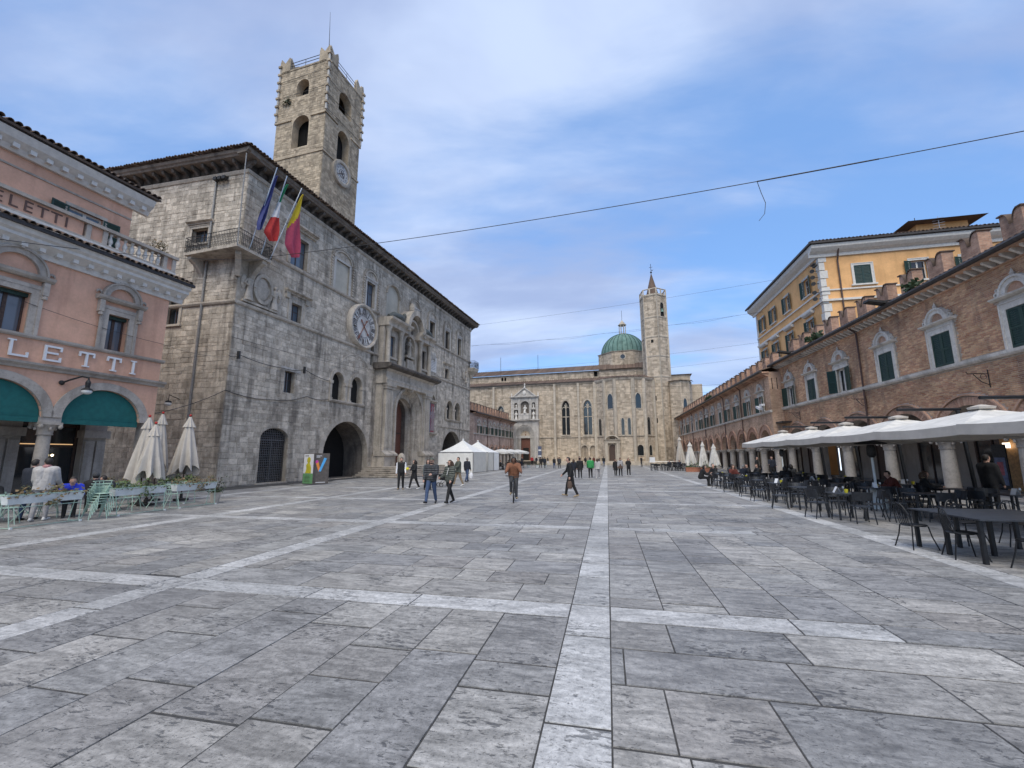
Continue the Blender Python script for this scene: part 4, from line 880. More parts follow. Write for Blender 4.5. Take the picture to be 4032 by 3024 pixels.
# ================================================================ clock tower behind the palace
def tower():
    d = (sin(radians(4.5)), cos(radians(4.5))); n = (d[1], -d[0]); off = -6
    o = (-23.2+n[0]*off+d[0]*13.05, 22.3+n[1]*off+d[1]*13.05)
    t = thing('clock_tower', 'square medieval stone tower with round clock and battlements behind the palace', 'tower', (o[0], o[1], 0), PR)
    W, D, S = 5.8, 6.6, 'tower_stone'
    XL = Matrix.Rotation(-pi/2, 4, 'Z')                    # left face: its x runs from the back (-D) to the edge (0)
    segs = [(18, 33.9, 0), (33.9, 38.4, .0), (38.4, 45.2, .0)]
    fr = [archpoly(2.1, 4.0, 34.4, 37.2, 38.3), archpoly(1.9, 4.0, 40.4, 42.0, 43.1)]
    fl = [archpoly(-4.3, -2.1, 34.9, 37.7, 38.8), archpoly(-4.2, -2.5, 41.3, 42.5, 43.4)]
    wall('front_wall', S, t, rect(0, W, 18, 45.0), fr, 0, .9)
    courses(t, .02, W-.02, 22, 45.0, .42, .27, 0, fr+[arc(2.95, 33.0, 1.6, 0, 2*pi, 18)[:-1], rect(0, W, 33.75, 34.05), rect(0, W, 38.3, 38.6)], S, 0, 'tower_block', seed=8)
    o = wall('left_wall', S, t, rect(-D, 0, 18, 45.0), fl, 0, .9); o.matrix_local = XL
    courses(t, -D+.02, -.02, 26, 45.0, .42, .27, 0, fl+[rect(-D, 0, 33.75, 34.05), rect(-D, 0, 38.3, 38.6)], S, 300, 'tower_block', seed=9, xf=XL)
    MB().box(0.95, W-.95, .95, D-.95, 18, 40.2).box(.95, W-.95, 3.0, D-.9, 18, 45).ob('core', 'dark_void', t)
    MB().box(W-.01, W, .0, D, 18, 45).box(0, W, D-.01, D, 18, 45).ob('back_walls', S, t)
    MB().box(-.1, W+.1, -.1, D+.1, 33.8, 34.02).ob('string_course', S, t)
    for a, b in ((-.14, 1.9), (4.2, W+.14)): MB().box(a, b, -.14, .02, 38.35, 38.57).ob('string_course', S, t)
    for a, b in ((.02, 1.9), (4.5, D+.14)): MB().box(-.14, .02, a, b, 38.35, 38.57).ob('string_course', S, t)
    MB().box(-.06, W+.06, -.06, D+.06, 44.9, 45.1).ob('parapet', S, t)
    for cx, cy in ((.6, .6), (W-.6, .6), (.6, D-.6), (W-.6, D-.6)):      # corner merlons with swallow tails
        m = MB()
        for k, rot in ((0, 0), (1, 1)):
            pts = [(-.7, 45.0), (.7, 45.0), (.7, 46.3), (.55, 46.75), (.0, 46.1), (-.55, 46.75), (-.7, 46.3)]
            mm = MB().prism(pts, -.7, -.35) if not k else None
            if mm: m.add([(cx+x, cy+y, z) for x, y, z in mm.v], mm.f)
        q = MB().prism([(-.7, 45.0), (.7, 45.0), (.7, 46.3), (.55, 46.75), (.0, 46.1), (-.55, 46.75), (-.7, 46.3)], -.699, -.35)
        sx = -1 if cx < 1 else 1
        m.add([(cx-y*sx*-1 if False else cx+sx*-y*-1*1.0 if False else cx+(y if sx < 0 else -y), cy+x, z) for x, y, z in q.v], [tuple(reversed(f)) if sx < 0 else f for f in q.f])
        m.ob('merlon', S, t)
    for cx, cy in ((-.07, -.07), (W+.07, -.07), (-.07, D)):              # colonnettes up the corners
        for k in range(7):
            z = 38.7+1.02*k; m = MB().tube([(cx, cy, z), (cx, cy, z+.72)], .12, 8); m.ob('colonnette', 'white_stone', t, 50)
            MB().box(cx-.2, cx+.2, cy-.2, cy+.2, z+.74, z+.98).ob('bracket', S, t)
    m = MB()
    for (x0, y0, x1, y1) in ((1.3, .05, W-1.3, .05), (.05, 1.3, .05, D-1.3)):
        for z in (45.6, 46.0): m.tube([(x0, y0, z), (x1, y1, z)], .035, 5)
        for f in (0, .5, 1): m.tube([(x0+(x1-x0)*f, y0+(y1-y0)*f, 45), (x0+(x1-x0)*f, y0+(y1-y0)*f, 46)], .03, 5)
    m.ob('handrail', 'iron_grey', t)
    MB().tube([(.5, .6, 46), (.0, .4, 51.2)], [.05, .015], 6).ob('mast', 'iron', t)
    b = MB()
    for k in range(8): z = 38.9+.6*k; b.tube([(-.02, -.12, z), (W, -.12, z+.2)], .02, 4) if k % 3 == 0 else None
    b.tube([(-.12, 0, 43.8), (-.12, D, 43.6)], .02, 4).tube([(-.12, 0, 41.7), (-.12, D, 41.5)], .02, 4).ob('tie_rod', 'iron', t)
    ck = MB().lathe([(1.05, -.1), (1.1, -.3), (1.2, -.34), (1.46, -.28), (1.52, 0)], 34); ck.v = [(2.95+x, z, 33.0+y) for x, y, z in ck.v]; ck = ck.ob('tower_clock', 'travertine_trim', t, 50)
    di = MB().lathe([(0, 0), (1.08, 0)], 34); di.v = [(2.95+x, -.16, 33.0+y) for x, y, z in di.v]; di.ob('dial', 'dial', ck)
    MB().ring(2.95, 33.0, .42, .46, -.175, -.16, 0, 2*pi, 26).ob('dial_line', 'numeral', ck)
    for h in range(1, 13):
        a = 2*pi*h/12; text(str(h), .30, 'cloth_grey', ck, 'numeral', (2.95+.78*sin(a), -.17, 33.0+.78*cos(a)), (pi/2, 0, 0), .008)
    for a, l in ((radians(140), .55), (radians(238), .85)):
        MB().prism([(2.95+sin(a)*r+cos(a)*s, 33+cos(a)*r-sin(a)*s) for s, r in ((-.05, -.3), (-.03, l), (.03, l), (.05, -.3))], -.22, -.19).ob('clock_hand', 'numeral', ck)
    bl = MB().lathe([(.5, 0), (.42, .15), (.3, .6), (.25, .9), (.1, 1.05)], 14, (3.0, 2.2, 41.2)); bl.ob('bell', 'bronze_green', t, 40)
    mb = MB()
    for k in range(60):
        c = Vector((-.15+rnd(-.12, .1), 5.3+rnd(-.4, .4), 41.0+rnd(-.45, .35))); q = Vector((rnd(-1, 1), rnd(-1, 1), rnd(-1, 1))).normalized()*.14; r_ = q.orthogonal()*.6; mb.tint = rnd(0, 1); mb.add([c, c+q+r_, c+2*q, c+q-r_], [(0, 1, 2, 3)])
    mb.ob('wall_weed', 'leaf_dark', t)
tower()
# ================================================================ brick arcades
def shutter(par, x0, x1, z0, z1, y, mat, ang=0., hinge=0, slats=True, ns=14):
    """louvred shutter leaf; hinge 0 = at x0, 1 = at x1; ang opens it outwards"""
    w = x1-x0; mb = MB(); t = .045; f = .07
    s = 1 if hinge == 0 else -1
    mb.box(0, s*f, -t, 0, z0, z1) if s > 0 else mb.box(-f, 0, -t, 0, z0, z1)
    mb.box(w-f, w, -t, 0, z0, z1) if s > 0 else mb.box(-w, -w+f, -t, 0, z0, z1)
    a, b = (f, w-f) if s > 0 else (-w+f, -f)
    for z in (z0, (z0+z1)/2-.03, z1-f): mb.box(a, b, -t, -.002, z, z+f)
    if slats:
        h = (z1-z0-2*f)/ns
        for i in range(ns):
            z = z0+f+h*i
            mb.add([(a, -t+.004, z), (b, -t+.004, z), (b, -.006, z+h*.95), (a, -.006, z+h*.95), (a, -t+.004, z+.012), (b, -t+.004, z+.012), (b, -.006, z+h*.95+.012), (a, -.006, z+h*.95+.012)], [(0,3,2,1),(4,5,6,7),(0,1,5,4),(1,2,6,5),(2,3,7,6),(3,0,4,7)])
    else: mb.box(a, b, -t*.6, -.01, z0+f, z1-f)
    o = mb.ob('shutter', mat, par); o.location = (x0 if hinge == 0 else x1, y, 0); o.rotation_euler = (0, 0, -ang if hinge == 0 else ang)
    return o
def capital(mb, x, y, z, r, h):
    mb.lathe([(r*.98, 0), (r*1.05, .03), (r*.95, .05), (r*1.0, h*.35), (r*1.25, h*.62), (r*1.5, h*.78)], 14, (x, y, z))
    a = r*1.45
    for sx in (-1, 1):
        for sy in (-1, 1):
            c = (x+sx*a*.86, y+sy*a*.86, z+h*.66); mb.ball(c, (.085, .085, .10), 7, 5)
        mb.ball((x+sx*a*.9, y, z+h*.5), (.05, .05, .07), 6, 4); mb.ball((x, y+sx*a*.9, z+h*.5), (.05, .05, .07), 6, 4)
    mb.box(x-a, x+a, y-a, y+a, z+h*.8, z+h)
def merlonmesh(w, h, d, mat):
    n = 7; q = [(.34*w*sin(pi/2*i/n)*1., h-.42*h*(1-cos(pi/2*i/n))) for i in range(n+1)]  # not used for caps
    R_ = [(.5*w, 0), (.5*w, h)]+[(.5*w-.16*w-.26*w*sin(pi/2*i/n), h-.40*h*(1-cos(pi/2*i/n))) for i in range(n+1)]
    L_ = [(-x, z) for x, z in reversed(R_)]
    mb = MB().prism(R_+L_[0:], -d/2, d/2); mb.cm = 1
    for s in (-1, 1): mb.box(min(s*.30*w, s*.56*w), max(s*.30*w, s*.56*w), -d/2-.06, d/2+.06, h+.002, h+.06)
    for s in (-1, 1):
        for i in range(n):
            p0, p1 = R_[2+i], R_[3+i]; mb.add([(s*p0[0], -d/2-.05, p0[1]+.005), (s*p1[0], -d/2-.05, p1[1]+.005), (s*p1[0], d/2+.05, p1[1]+.005), (s*p0[0], d/2+.05, p0[1]+.005), (s*p0[0], -d/2-.05, p0[1]+.05), (s*p1[0], -d/2-.05, p1[1]+.05), (s*p1[0], d/2+.05, p1[1]+.05), (s*p0[0], d/2+.05, p0[1]+.05)], [(0,1,2,3),(4,7,6,5),(0,4,5,1),(1,5,6,2),(2,6,7,3),(3,7,4,0)])
    me = mb.mesh('merlon'); me.materials.append(MATS[mat]); me.materials.append(MATS['roof_tile']); return me
def archwindow(par, cx, zs, w, h, det, state, ring=.68, mat='pale_trim'):
    """stone-framed window with shelf and semicircular crest; state: 'shut', 'open', 'ajar'"""
    x0, x1, z1 = cx-w/2, cx+w/2, zs+h; f = .24*w/1.15
    m = MB().box(x0-f, x0, -.07, .06, zs, z1+f*1.2).box(x1, x1+f, -.07, .06, zs, z1+f*1.2).box(x0, x1, -.07, .06, z1, z1+f*1.2)
    m.box(x0-f-.03, x0-f+.05, -.10, -.06, zs, z1+f*1.2).box(x1+f-.05, x1+f+.03, -.10, -.06, zs, z1+f*1.2).box(x0-f, x1+f, -.1, -.06, z1+f*1.05, z1+f*1.25)
    win = m.ob('window', mat, par)
    zc = z1+f*1.3+.12
    MB().box(x0-f+.02, x1+f-.02, -.05, .02, z1+f*1.2, zc).ob('frieze', mat, win)
    hw = ring*1.5
    MB().sweepx([(.02, zc), (-.12, zc), (-.24, zc+.06), (-.26, zc+.12), (.02, zc+.13)], cx-hw, cx+hw).ob('shelf', mat, win)
    MB().ring(cx, zc+.13, ring*.60, ring*.86, -.12, .02, 0, pi, 14).ring(cx, zc+.13, ring*.86, ring, -.17, .02, 0, pi, 14).ob('crest_arch', mat, win)
    MB().prism(arc(cx, zc+.13, ring*.62, 0, pi, 10), -.03, .0).ob('lunette', 'brick_arch', win)
    if det:
        m = MB()
        for s in (-1, 1):
            m.ring(cx+s*(ring+.10), zc+.25, .05, .10, -.13, -.02, 0, 2*pi, 10); m.ring(cx+s*(ring+.05), zc+.42, .04, .075, -.12, -.02, 0, 2*pi, 8)
        m.lathe([(.05, 0), (.10, .06), (.06, .12), (.03, .22), (0, .3)], 7, (cx, -.08, zc+.13+ring)); m.ob('scrolls', mat, win)
    MB().box(x0, x1, .24, .26, zs, z1).ob('pane', 'glass', win)
    if state == 'shut':
        shutter(win, x0+.01, cx-.004, zs+.02, z1-.02, -.01, 'shutter_green', 0, 0, det, 16); shutter(win, cx+.004, x1-.01, zs+.02, z1-.02, -.01, 'shutter_green', 0, 1, det, 16)
    else:
        MB().box(x0, x0+.08, .12, .2, zs, z1).box(x1-.08, x1, .12, .2, zs, z1).box(cx-.05, cx+.05, .12, .2, zs, z1).box(x0, x1, .12, .2, z1-.1, z1).box(x0, x1, .12, .2, zs, zs+.1).ob('sash', 'white_trim', win)
        a = radians(164 if state == 'open' else 150)
        shutter(win, x0+.01, cx-.004, zs+.02, z1-.02, -.11, 'shutter_green' if state == 'open' else 'shutter_teal', a, 0, det, 16); shutter(win, cx+.004, x1-.01, zs+.02, z1-.02, -.11, 'shutter_green', a if state == 'open' else radians(172), 1, det, 16)
    return win
def arcade(name, label, loc, rz, x0, x1, cols, wins, zE, zS, zC, zA, mat, amat, det, pipes, mer, group, ringw=.42, depth=3.8, mh=1.25, ww=1.15, wh=1.58, mats_shop=None, colmat='column_stone'):
    p = thing(name, label, 'building', loc, rz, group)
    cr = .30; holes = []
    bays = list(zip(cols, cols[1:]))
    for a, b in bays: holes.append(archpoly(a+.38, b-.38, zC+.001, zC+.02, zA, 18))
    wz = zS+.22
    whole = [rect(c-ww/2, c+ww/2, wz, wz+wh) for c, s in wins]
    # the arches open downwards: outline of the wall with arches cut from its lower edge
    out = [(x0, zE), (x0, zC)]
    for a, b in bays:
        L = arc((a+b)/2, zC, (b-a)/2-.38, pi, 0, 18, (zA-zC)/((b-a)/2-.38)); out += L
    out += [(x1, zC), (x1, zE)]
    out = list(reversed(out))
    wall('wall', mat if not det else 'brick_mortar', p, out, whole, 0, .55)
    if det:
        keep = [rect(c-ww/2-.27, c+ww/2+.27, wz-.02, wz+wh+.3) for c, s in wins]+[arc(c, wz+wh+.55, .66, 0, pi, 10) for c, s in wins]+[rect(c-1.0, c+1.0, wz+wh+.38, wz+wh+.57) for c, s in wins]+[rect(x0, x1, zS-.02, zS+.24)]
        keep += [arc((a+b)/2, zC, (b-a)/2-.38+ringw+.08, 0, pi, 18, (zA+ringw+.08-zC)/((b-a)/2-.38+ringw+.08)) for a, b in bays]
        courses(p, x0, x1, zC+.3, zE-.3, .27, .074, 0, keep, 'brick', 300, 'brick', (.004, .014), key=lambda b: (abs(b[0]-19.6)*.5+abs(b[2]-7.2)), jw=.08, joint=.011, seed=21)
    for a, b in bays:                                       # archivolts of radial bricks, with a thin hood
        r = (b-a)/2-.38; c = (a+b)/2
        m = MB(); m.tint = 0.; m.ring(c, zC, r, r+ringw, -.05, .1, 0, pi, 38 if det else 16, (zA-zC)/r, .10 if det else .0); 
        m.ob('archivolt', amat, p, kind='stuff')
        MB().ring(c, zC, r+ringw, r+ringw+.09, -.11, .02, 0, pi, 20, (zA+ringw-zC)/(r+ringw)).ob('hood_mould', 'brick_arch', p)
    MB().sweepx([(.02, zS), (-.10, zS), (-.17, zS+.08), (-.19, zS+.2), (.02, zS+.22)], x0-.05, x1+.05).ob('string_course', 'pale_trim', p)
    for c, s in wins: archwindow(p, c, wz, ww, wh, det, s, .68 if ww > 1 else .55)
    # columns
    cm = lathecol(cr, .12, zC-.52, 16); capital(cm, 0, 0, zC-.52, cr, .52); cm.box(-.46, .46, -.46, .46, 0, .14)
    cme = cm.mesh('column'); cme.materials.append(MATS[colmat]); cme.polygons.foreach_set('use_smooth', [True]*len(cm.f)); cme.set_sharp_from_angle(angle=radians(40))
    for c in cols:
        o = link('column', cme, p); o.location = (c, .30, 0); o.rotation_euler = (0, 0, RND.choice((0, pi/2, pi)))
        MB().box(c-.375, c+.375, .0, .55, zC, zC+.25).ob('impost', amat, p)
    # arcade interior
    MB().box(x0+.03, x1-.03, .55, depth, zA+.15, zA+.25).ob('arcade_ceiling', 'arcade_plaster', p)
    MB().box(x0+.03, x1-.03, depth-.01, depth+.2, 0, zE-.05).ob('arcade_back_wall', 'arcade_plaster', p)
    MB().box(x0+.03, x1-.03, -.75, depth, .0, .10).ob('arcade_floor', 'slab', p)
    for i, (a, b) in enumerate(bays):
        c = (a+b)/2; k = i % 3
        sh = MB().box(c-.95, c+.95, depth-.06, depth-.02, .1, 3.1).ob('shop_window', 'glass' if k != 1 else 'wood_dark', p)
        MB().box(c-1.05, c-.95, depth-.12, depth-.01, .1, 3.2).box(c+.95, c+1.05, depth-.12, depth-.01, .1, 3.2).box(c-.95, c+.95, depth-.12, depth-.01, 3.1, 3.2).box(c-.03, c+.03, depth-.11, depth-.01, .1, 3.1).ob('shop_frame', 'wood_dark', sh)
    # eaves: brackets, gutter, tiles, roof strip and battlements
    n = int((x1-x0)/(.42 if det else .6)); cb = MB().prism([(0, 0), (0, .26), (.46, .26), (.46, .18), (.25, .08), (.12, 0)], -.06, .06).mesh('bracket'); cb.materials.append(MATS['pale_trim' if det else amat])
    if n < 90:
        for i in range(n+1):
            o = link('eaves_bracket', cb, p); o.location = (x0+.1+(x1-x0-.2)*i/n, 0, zE-.36); o.rotation_euler = (0, 0, -pi/2)
    MB().sweepx([(.02, zE-.40), (-.06, zE-.40), (-.10, zE-.36), (.02, zE-.34)], x0, x1).sweepx([(.02, zE-.1), (-.5, zE-.1), (-.55, zE-.02), (-.55, zE+.03), (.02, zE+.03)], x0-.3, x1+.1).ob('eaves_moulding', amat if det else 'brick_arch', p)
    MB().tube([(x0-.4, -.66, zE+.04), (x1+.1, -.66, zE+.04)], .125, 8).ob('gutter', 'gutter', p)
    tileroof(p, x0-.35, x1+.1, -.66, zE+.13, 1.05, zE+.62, 'roof_tile', .26, r=.085)
    wb = MB().box(x0+.01, x1-.01, .85, 1.35, zE-.1, zE+.75); wb.ob('parapet', 'merlon_brick', p)
    (mw, ms, mx) = mer; me = merlonmesh(mw, mh, .5, 'merlon_brick'); x = mx
    while x < x1:
        if x > x0+mw/2: o = link('merlon', me, p); o.location = (x, 1.1, zE+.75)
        x += ms
    for x in pipes:
        MB().tube([(x, -.6, zE+.05), (x, -.3, zE-.25), (x, -.11, zE-.45), (x, -.11, 2.6)], .055, 7).ob('downpipe', 'pipe_brown', p)
    # closing walls and back
    for xa, xb in ((x0-.006, x0+.02), (x1-.02, x1+.006)): MB().box(xa, xb, -.003, depth, zC-.002, zE-.002).ob('end_wall', mat, p)
    return p
A = lambda o, h, n: [o+h*i for i in range(n)]
NR = radians(-88.5)     # x axis of the right-hand buildings runs towards the camera
near = arcade('brick_arcade_house', 'near brick arcade house with round-arched windows, battlements and dark gutter', (15.2, 42, 0), NR, 0, 33.5,
       [.25, 4.45, 8.7, 12.95, 17.1, 21.1, 25.2, 29.4, 33.3], [(2.0, 'open'), (5.65, 'shut'), (9.75, 'ajar'), (14.3, 'shut'), (18.33, 'shut'), (22.3, 'shut'), (26.5, 'shut'), (30.7, 'shut')],
       9.72, 5.72, 2.62, 4.0, 'brick_far', 'brick_arch', True, [12.05, 27.8], (.98, 2.07, .9), 'arcade houses lining the square')
farh = arcade('brick_arcade_house', 'long far brick arcade house reaching the church, with rows of green shutters', (14.25, 42, 0), radians(-90), -51, .3,
       A(-50.0, 3.57, 15), [(-2.1-3.74*i, s) for i, s in enumerate(['open', 'open', 'open', 'open', 'shut', 'open', 'open', 'open', 'shut', 'shut', 'open', 'shut', 'shut'])],
       9.15, 5.55, 2.52, 4.12, 'brick_far', 'brick_arch', False, [-8, -15, -25.8, -35.5, -45], (.88, 1.9, -50.5), 'arcade houses lining the square', ww=1.05, wh=1.45, mh=1.15)
lefth = arcade('brick_arcade_house', 'pinkish arcade house between the palace and the church portal', (-22.3, 62, 0), PR, 7.6, 31.0,
       A(8.2, 2.42, 10), [(9.9, 'open'), (12.7, 'open'), (15.6, 'open'), (17.9, 'open'), (20.2, 'open'), (22.2, 'open'), (24.9, 'open'), (27.4, 'open'), (29.8, 'shut')],
       9.05, 5.5, 2.45, 3.55, 'brick_pink', 'brick_pink', False, [14.2, 21.2, 28.6], (.74, 1.55, 8.2), 'arcade houses lining the square', ringw=.3, ww=1.05, wh=1.3, mh=1.2)
def housebits():
    # outer end wall of the far house that faces the camera, with slits
    for y_ in (.2, .6): MB().box(.25, .315, y_, y_+.06, 7.6, 8.6).ob('slit', 'dark_void', farh)
    MB().box(.1, 1.6, -.75, .1, 4.55, 4.68).ob('small_canopy', 'gutter', near)
    m = MB()                                                # white floodlight bracket on the string course
    m.obox((-1.2, -.5, 6.1), (.9, .35, .2), Matrix.Rotation(.3, 3, 'Y')); m.tube([(-1.2, 0, 5.8), (-1.2, -.5, 6.0)], .05, 6); m.obox((-.6, -.45, 6.3), (.5, .3, .18)); m.ob('floodlight', 'sign_white', farh)
    for x, nm in ((3.2, near), (12.0, near), (20.4, near)):   # scrolled iron brackets under the string course
        m = MB().tube([(x, -.02, 5.2), (x, -.75, 5.2), (x, -.8, 5.28)], .018, 5).tube([(x, -.02, 4.7), (x, -.3, 4.85), (x, -.55, 5.17)], .016, 5).tube([(x, -.02, 4.6), (x, -.02, 5.35)], .02, 5)
        m.tube([(x, -.2+.11*cos(t*.7), 5.06+.11*sin(t*.7)) for t in range(10)], .012, 4); m.ob('iron_bracket', 'iron', nm)
    for x in (15.9, 4.2): MB().obox((x, -1.1, 10.0), (.5, .9, .12), Matrix.Rotation(-.2, 3, 'X')).tube([(x, .5, 10.2), (x, -.8, 10.02)], .04, 5).ob('floodlight', 'iron', near)
    # weeds growing from the gutters
    for par, spots in ((near, [(7.3, 10.0), (8.6, 10.0), (17.9, 9.95), (24.4, 9.9)]), (farh, [(-19.5, 9.3), (-21, 9.3)])):
        mb = MB()
        for x, z in spots:
            for k in range(70):
                c = Vector((x+rnd(-.5, .5), -.62+rnd(-.12, .15), z+rnd(-.05, .28))); q = Vector((rnd(-1, 1), rnd(-1, 1), rnd(0, 1))).normalized()*.13; r_ = q.orthogonal()*.45; mb.tint = rnd(0, 1); mb.add([c, c+q+r_, c+2*q, c+q-r_], [(0, 1, 2, 3)])
        mb.ob('gutter_weeds', 'leaf_dark', par, kind='stuff')
    # shop fronts seen under the near arcade
    d = 3.7
    MB().box(15.6, 16.9, d-.10, d-.06, .1, 2.9).ob('shop_door', 'wood_warm', near); MB().box(16.0, 16.35, d-.3, d-.25, 2.15, 2.4).ob('lit_sign', 'lit_sign', near)
    MB().lathe([(.05, 3.4), (.16, 3.3), (.2, 3.15)], 10, (17.1, 1.6, 0)).ob('arcade_lamp', 'shop_glow', near)
    m = MB().box(19.2, 20.5, d-.08, d-.05, 1.0, 2.3); m.cm = 1; m.box(19.35, 20.35, d-.1, d-.078, 1.12, 2.18).ob('framed_board', ['iron', 'cloth_char'], near)
    m = MB().box(17.2, 17.9, 2.0, 2.05, .3, 2.3); m.cm = 1; m.box(17.28, 17.82, 1.985, 2.0, .45, 1.7); m.cm = 2; m.box(17.4, 17.7, 1.98, 1.986, .9, 1.5).ob('menu_poster', ['iron', 'poster_blue', 'poster_red'], near)
    MB().box(1.36, 1.44, d-.4, d-.35, .6, 2.4).ob('cool_screen', 'cool_screen', near)
housebits()

# ================================================================ yellow apartment building behind the arcade
def yellow():
    p = thing('apartment_building', 'orange-yellow apartment house with stone quoins rising behind the brick battlements', 'building', (20, 43.2, 0), radians(-90))
    Z = 20.6; xl = -17.6                                     # local x: 0 at the near corner, negative away from the camera
    wl = [(-2.9, 18.2), (-7.6, 18.2), (-11.7, 18.2), (-15.3, 18.2)]; holes = [rect(x-.55, x+.55, 17.35, 19.1) for x, _ in wl]+[rect(x-.55, x+.55, 13.0, 14.9) for x, _ in wl]
    wall('wall', 'yellow_plaster', p, rect(xl, 0, 0, Z), holes, 0, .4)
    XR = Matrix.Rotation(pi/2, 4, 'Z')                       # right face turned towards the camera
    wr = [(2.75, 4.1), (7.2, 8.4), (11.0, 12.2)]
    hr = [rect(a, b, 17.2, 19.0) for a, b in wr]
    o = wall('end_wall', 'yellow_plaster', p, rect(0.003, 24, 0, Z), hr, 0, .4); o.matrix_local = XR
    for x, z in wl:
        for z0, z1 in ((17.35, 19.1), (13.0, 14.9)):
            w = window(p, x-.55, x+.55, z0, z1, .2, sash='white_trim', surround='white_trim', sw=.16, w=.08)
            MB().box(x-.85, x+.85, -.16, .02, z0-.12, z0).ob('sill', 'white_trim', w)
            shutter(w, x-.54, x, z0, z1, -.07, 'shutter_green', radians(165), 0, True, 10); shutter(w, x, x+.54, z0, z1, -.07, 'shutter_green', radians(165), 1, True, 10)
            if z0 < 15:
                MB().sweepx([(.02, 15.35), (-.2, 15.35), (-.34, 15.5), (-.36, 15.62), (.02, 15.66)], x-1.0, x+1.0).ob('window_cornice', 'white_trim', w)
    for i, (a, b) in enumerate(wr):
        w = window(p, a, b, 17.2, 19.0, .2, sash='white_trim', surround='white_trim', sw=.2, w=.08); w.matrix_local = XR
        MB().box(a-.35, b+.35, -.16, .02, 17.06, 17.2).ob('sill', 'white_trim', w)
        c = (a+b)/2
        if i == 0: shutter(w, a+.01, c, 17.22, 18.98, -.01, 'shutter_teal', 0, 0, True, 12); shutter(w, c, b-.01, 17.22, 18.98, -.01, 'shutter_teal', 0, 1, True, 12)
        else: shutter(w, a+.01, c, 17.22, 18.98, -.07, 'shutter_green', radians(165), 0, True, 12)
    for z, h, e in ((16.75, .14, .1), (15.75, .2, .16)):
        MB().box(xl, e, -e, .02, z, z+h).ob('string_course', 'white_trim', p)
        o = MB().box(.02, 24, -e, .02, z+.002, z+h-.002).ob('string_course', 'white_trim', p); o.matrix_local = XR
    pr = [(.02, 0), (-.15, .0), (-.2, .25), (-.5, .45), (-.75, .7), (-.8, 1.0), (.02, 1.05)]
    MB().sweepx([(y, Z-.55+k) for y, k in pr], xl-.7, .0).ob('cornice', 'white_trim', p)
    o = MB().sweepx([(y, Z-.553+k) for y, k in pr], -.8, 24).ob('cornice', 'white_trim', p); o.matrix_local = XR
    MB().box(xl-.9, .95, -.98, -.80, Z+.5, Z+.68).ob('gutter', 'gutter', p); o = MB().box(-.9, 24, -.98, -.8, Z+.5, Z+.68).ob('gutter', 'gutter', p); o.matrix_local = XR
    MB().add([(xl-.9, -.95, Z+.66), (.95, -.95, Z+.66), (.95, 24, Z+.66), (xl-.9, 24, Z+.66), (-7, 11, Z+3.0), (-8, 11, Z+3.0)], [(0, 1, 4, 5), (1, 2, 4), (2, 3, 5, 4), (3, 0, 5)]).ob('roof', 'church_tile', p)
    eavetiles(p, -.9, 22, -.98, Z+.68, .25, 'church_tile', .3, .12, xf=XR, cap=90)
    q = MB()
    for k in range(26):
        z = .4+.8*k
        if z > 20: break
        a, b = ((.62, .42) if k % 2 else (.42, .62)); q2 = MB().box(-a, .03, -.035, b, z, z+.74); q2.ob('quoin', 'white_trim', p)
        MB().box(xl-.03, xl+(.5 if k % 2 else .35), -.035, .3, z, z+.74).ob('quoin', 'white_trim', p)
    m = MB().tube([(1.5, -.7, Z+.4), (1.5, -.35, Z-.4), (1.5, -.12, Z-1.0), (1.5, -.12, 9)], .07, 7).ob('downpipe', 'pipe_brown', p); m.matrix_local = XR
    for k in range(5):
        z = 18.9-.62*k-(.25 if k > 2 else 0); m = MB().tube([(-.35, -.05, z), (-.45, -.4, z)], .03, 5).lathe([(.05, 0), (.2, .1), (.22, .22)], 10, (0, 0, 0)); mm = MB().tube([(-.35, -.03, z), (-.4, -.45, z)], .03, 5); mm.tube([(-.33, -.5, z), (-.45, -.42, z)], [.2, .08], 10); mm.ob('spotlight', 'iron', p)
    m = MB().obox((-.2, -.4, 19.5), (.7, .2, .12)).obox((0, -.35, 19.25), (.6, .2, .14)); m.ob('camera_bracket', 'iron', p)
    # roof turret
    t = MB().box(10.2, 14.4, 3.2, 8.5, Z, Z+3.3).ob('roof_turret', 'yellow_plaster', p); t.matrix_local = XR
    MB().add([(9.0, 2.2, Z+3.3), (15.4, 2.2, Z+3.3), (15.4, 9.5, Z+3.3), (9.0, 9.5, Z+3.3), (12.2, 5.8, Z+4.3)], [(0, 1, 4), (1, 2, 4), (2, 3, 4), (3, 0, 4), (0, 3, 2, 1)]).ob('turret_roof', 'church_tile', t)
    MB().box(11.4, 12.3, 3.1, 3.18, Z+1.5, Z+2.6).ob('shutter', 'shutter_teal', t)
    m = MB().lathe([(.5, 0), (.35, .12), (0, .18)], 14, (8.2, 1.2, Z+1.4)); m.ob('satellite_dish', 'sign_white', p).matrix_local = XR
    m = MB().tube([(11.6, 2.5, Z+1), (11.6, 2.5, Z+3.6)], .025, 4)
    for k in range(5): m.tube([(11.1, 2.5, Z+2.4+.25*k), (12.1, 2.5, Z+2.5+.25*k)], .015, 4)
    m.ob('aerial', 'steel', p).matrix_local = XR
    MB().tube([(12.0, 6, Z+3.6), (12.0, 6, Z+5.4)], .03, 4).ob('mast', 'iron', p).matrix_local = XR
yellow()

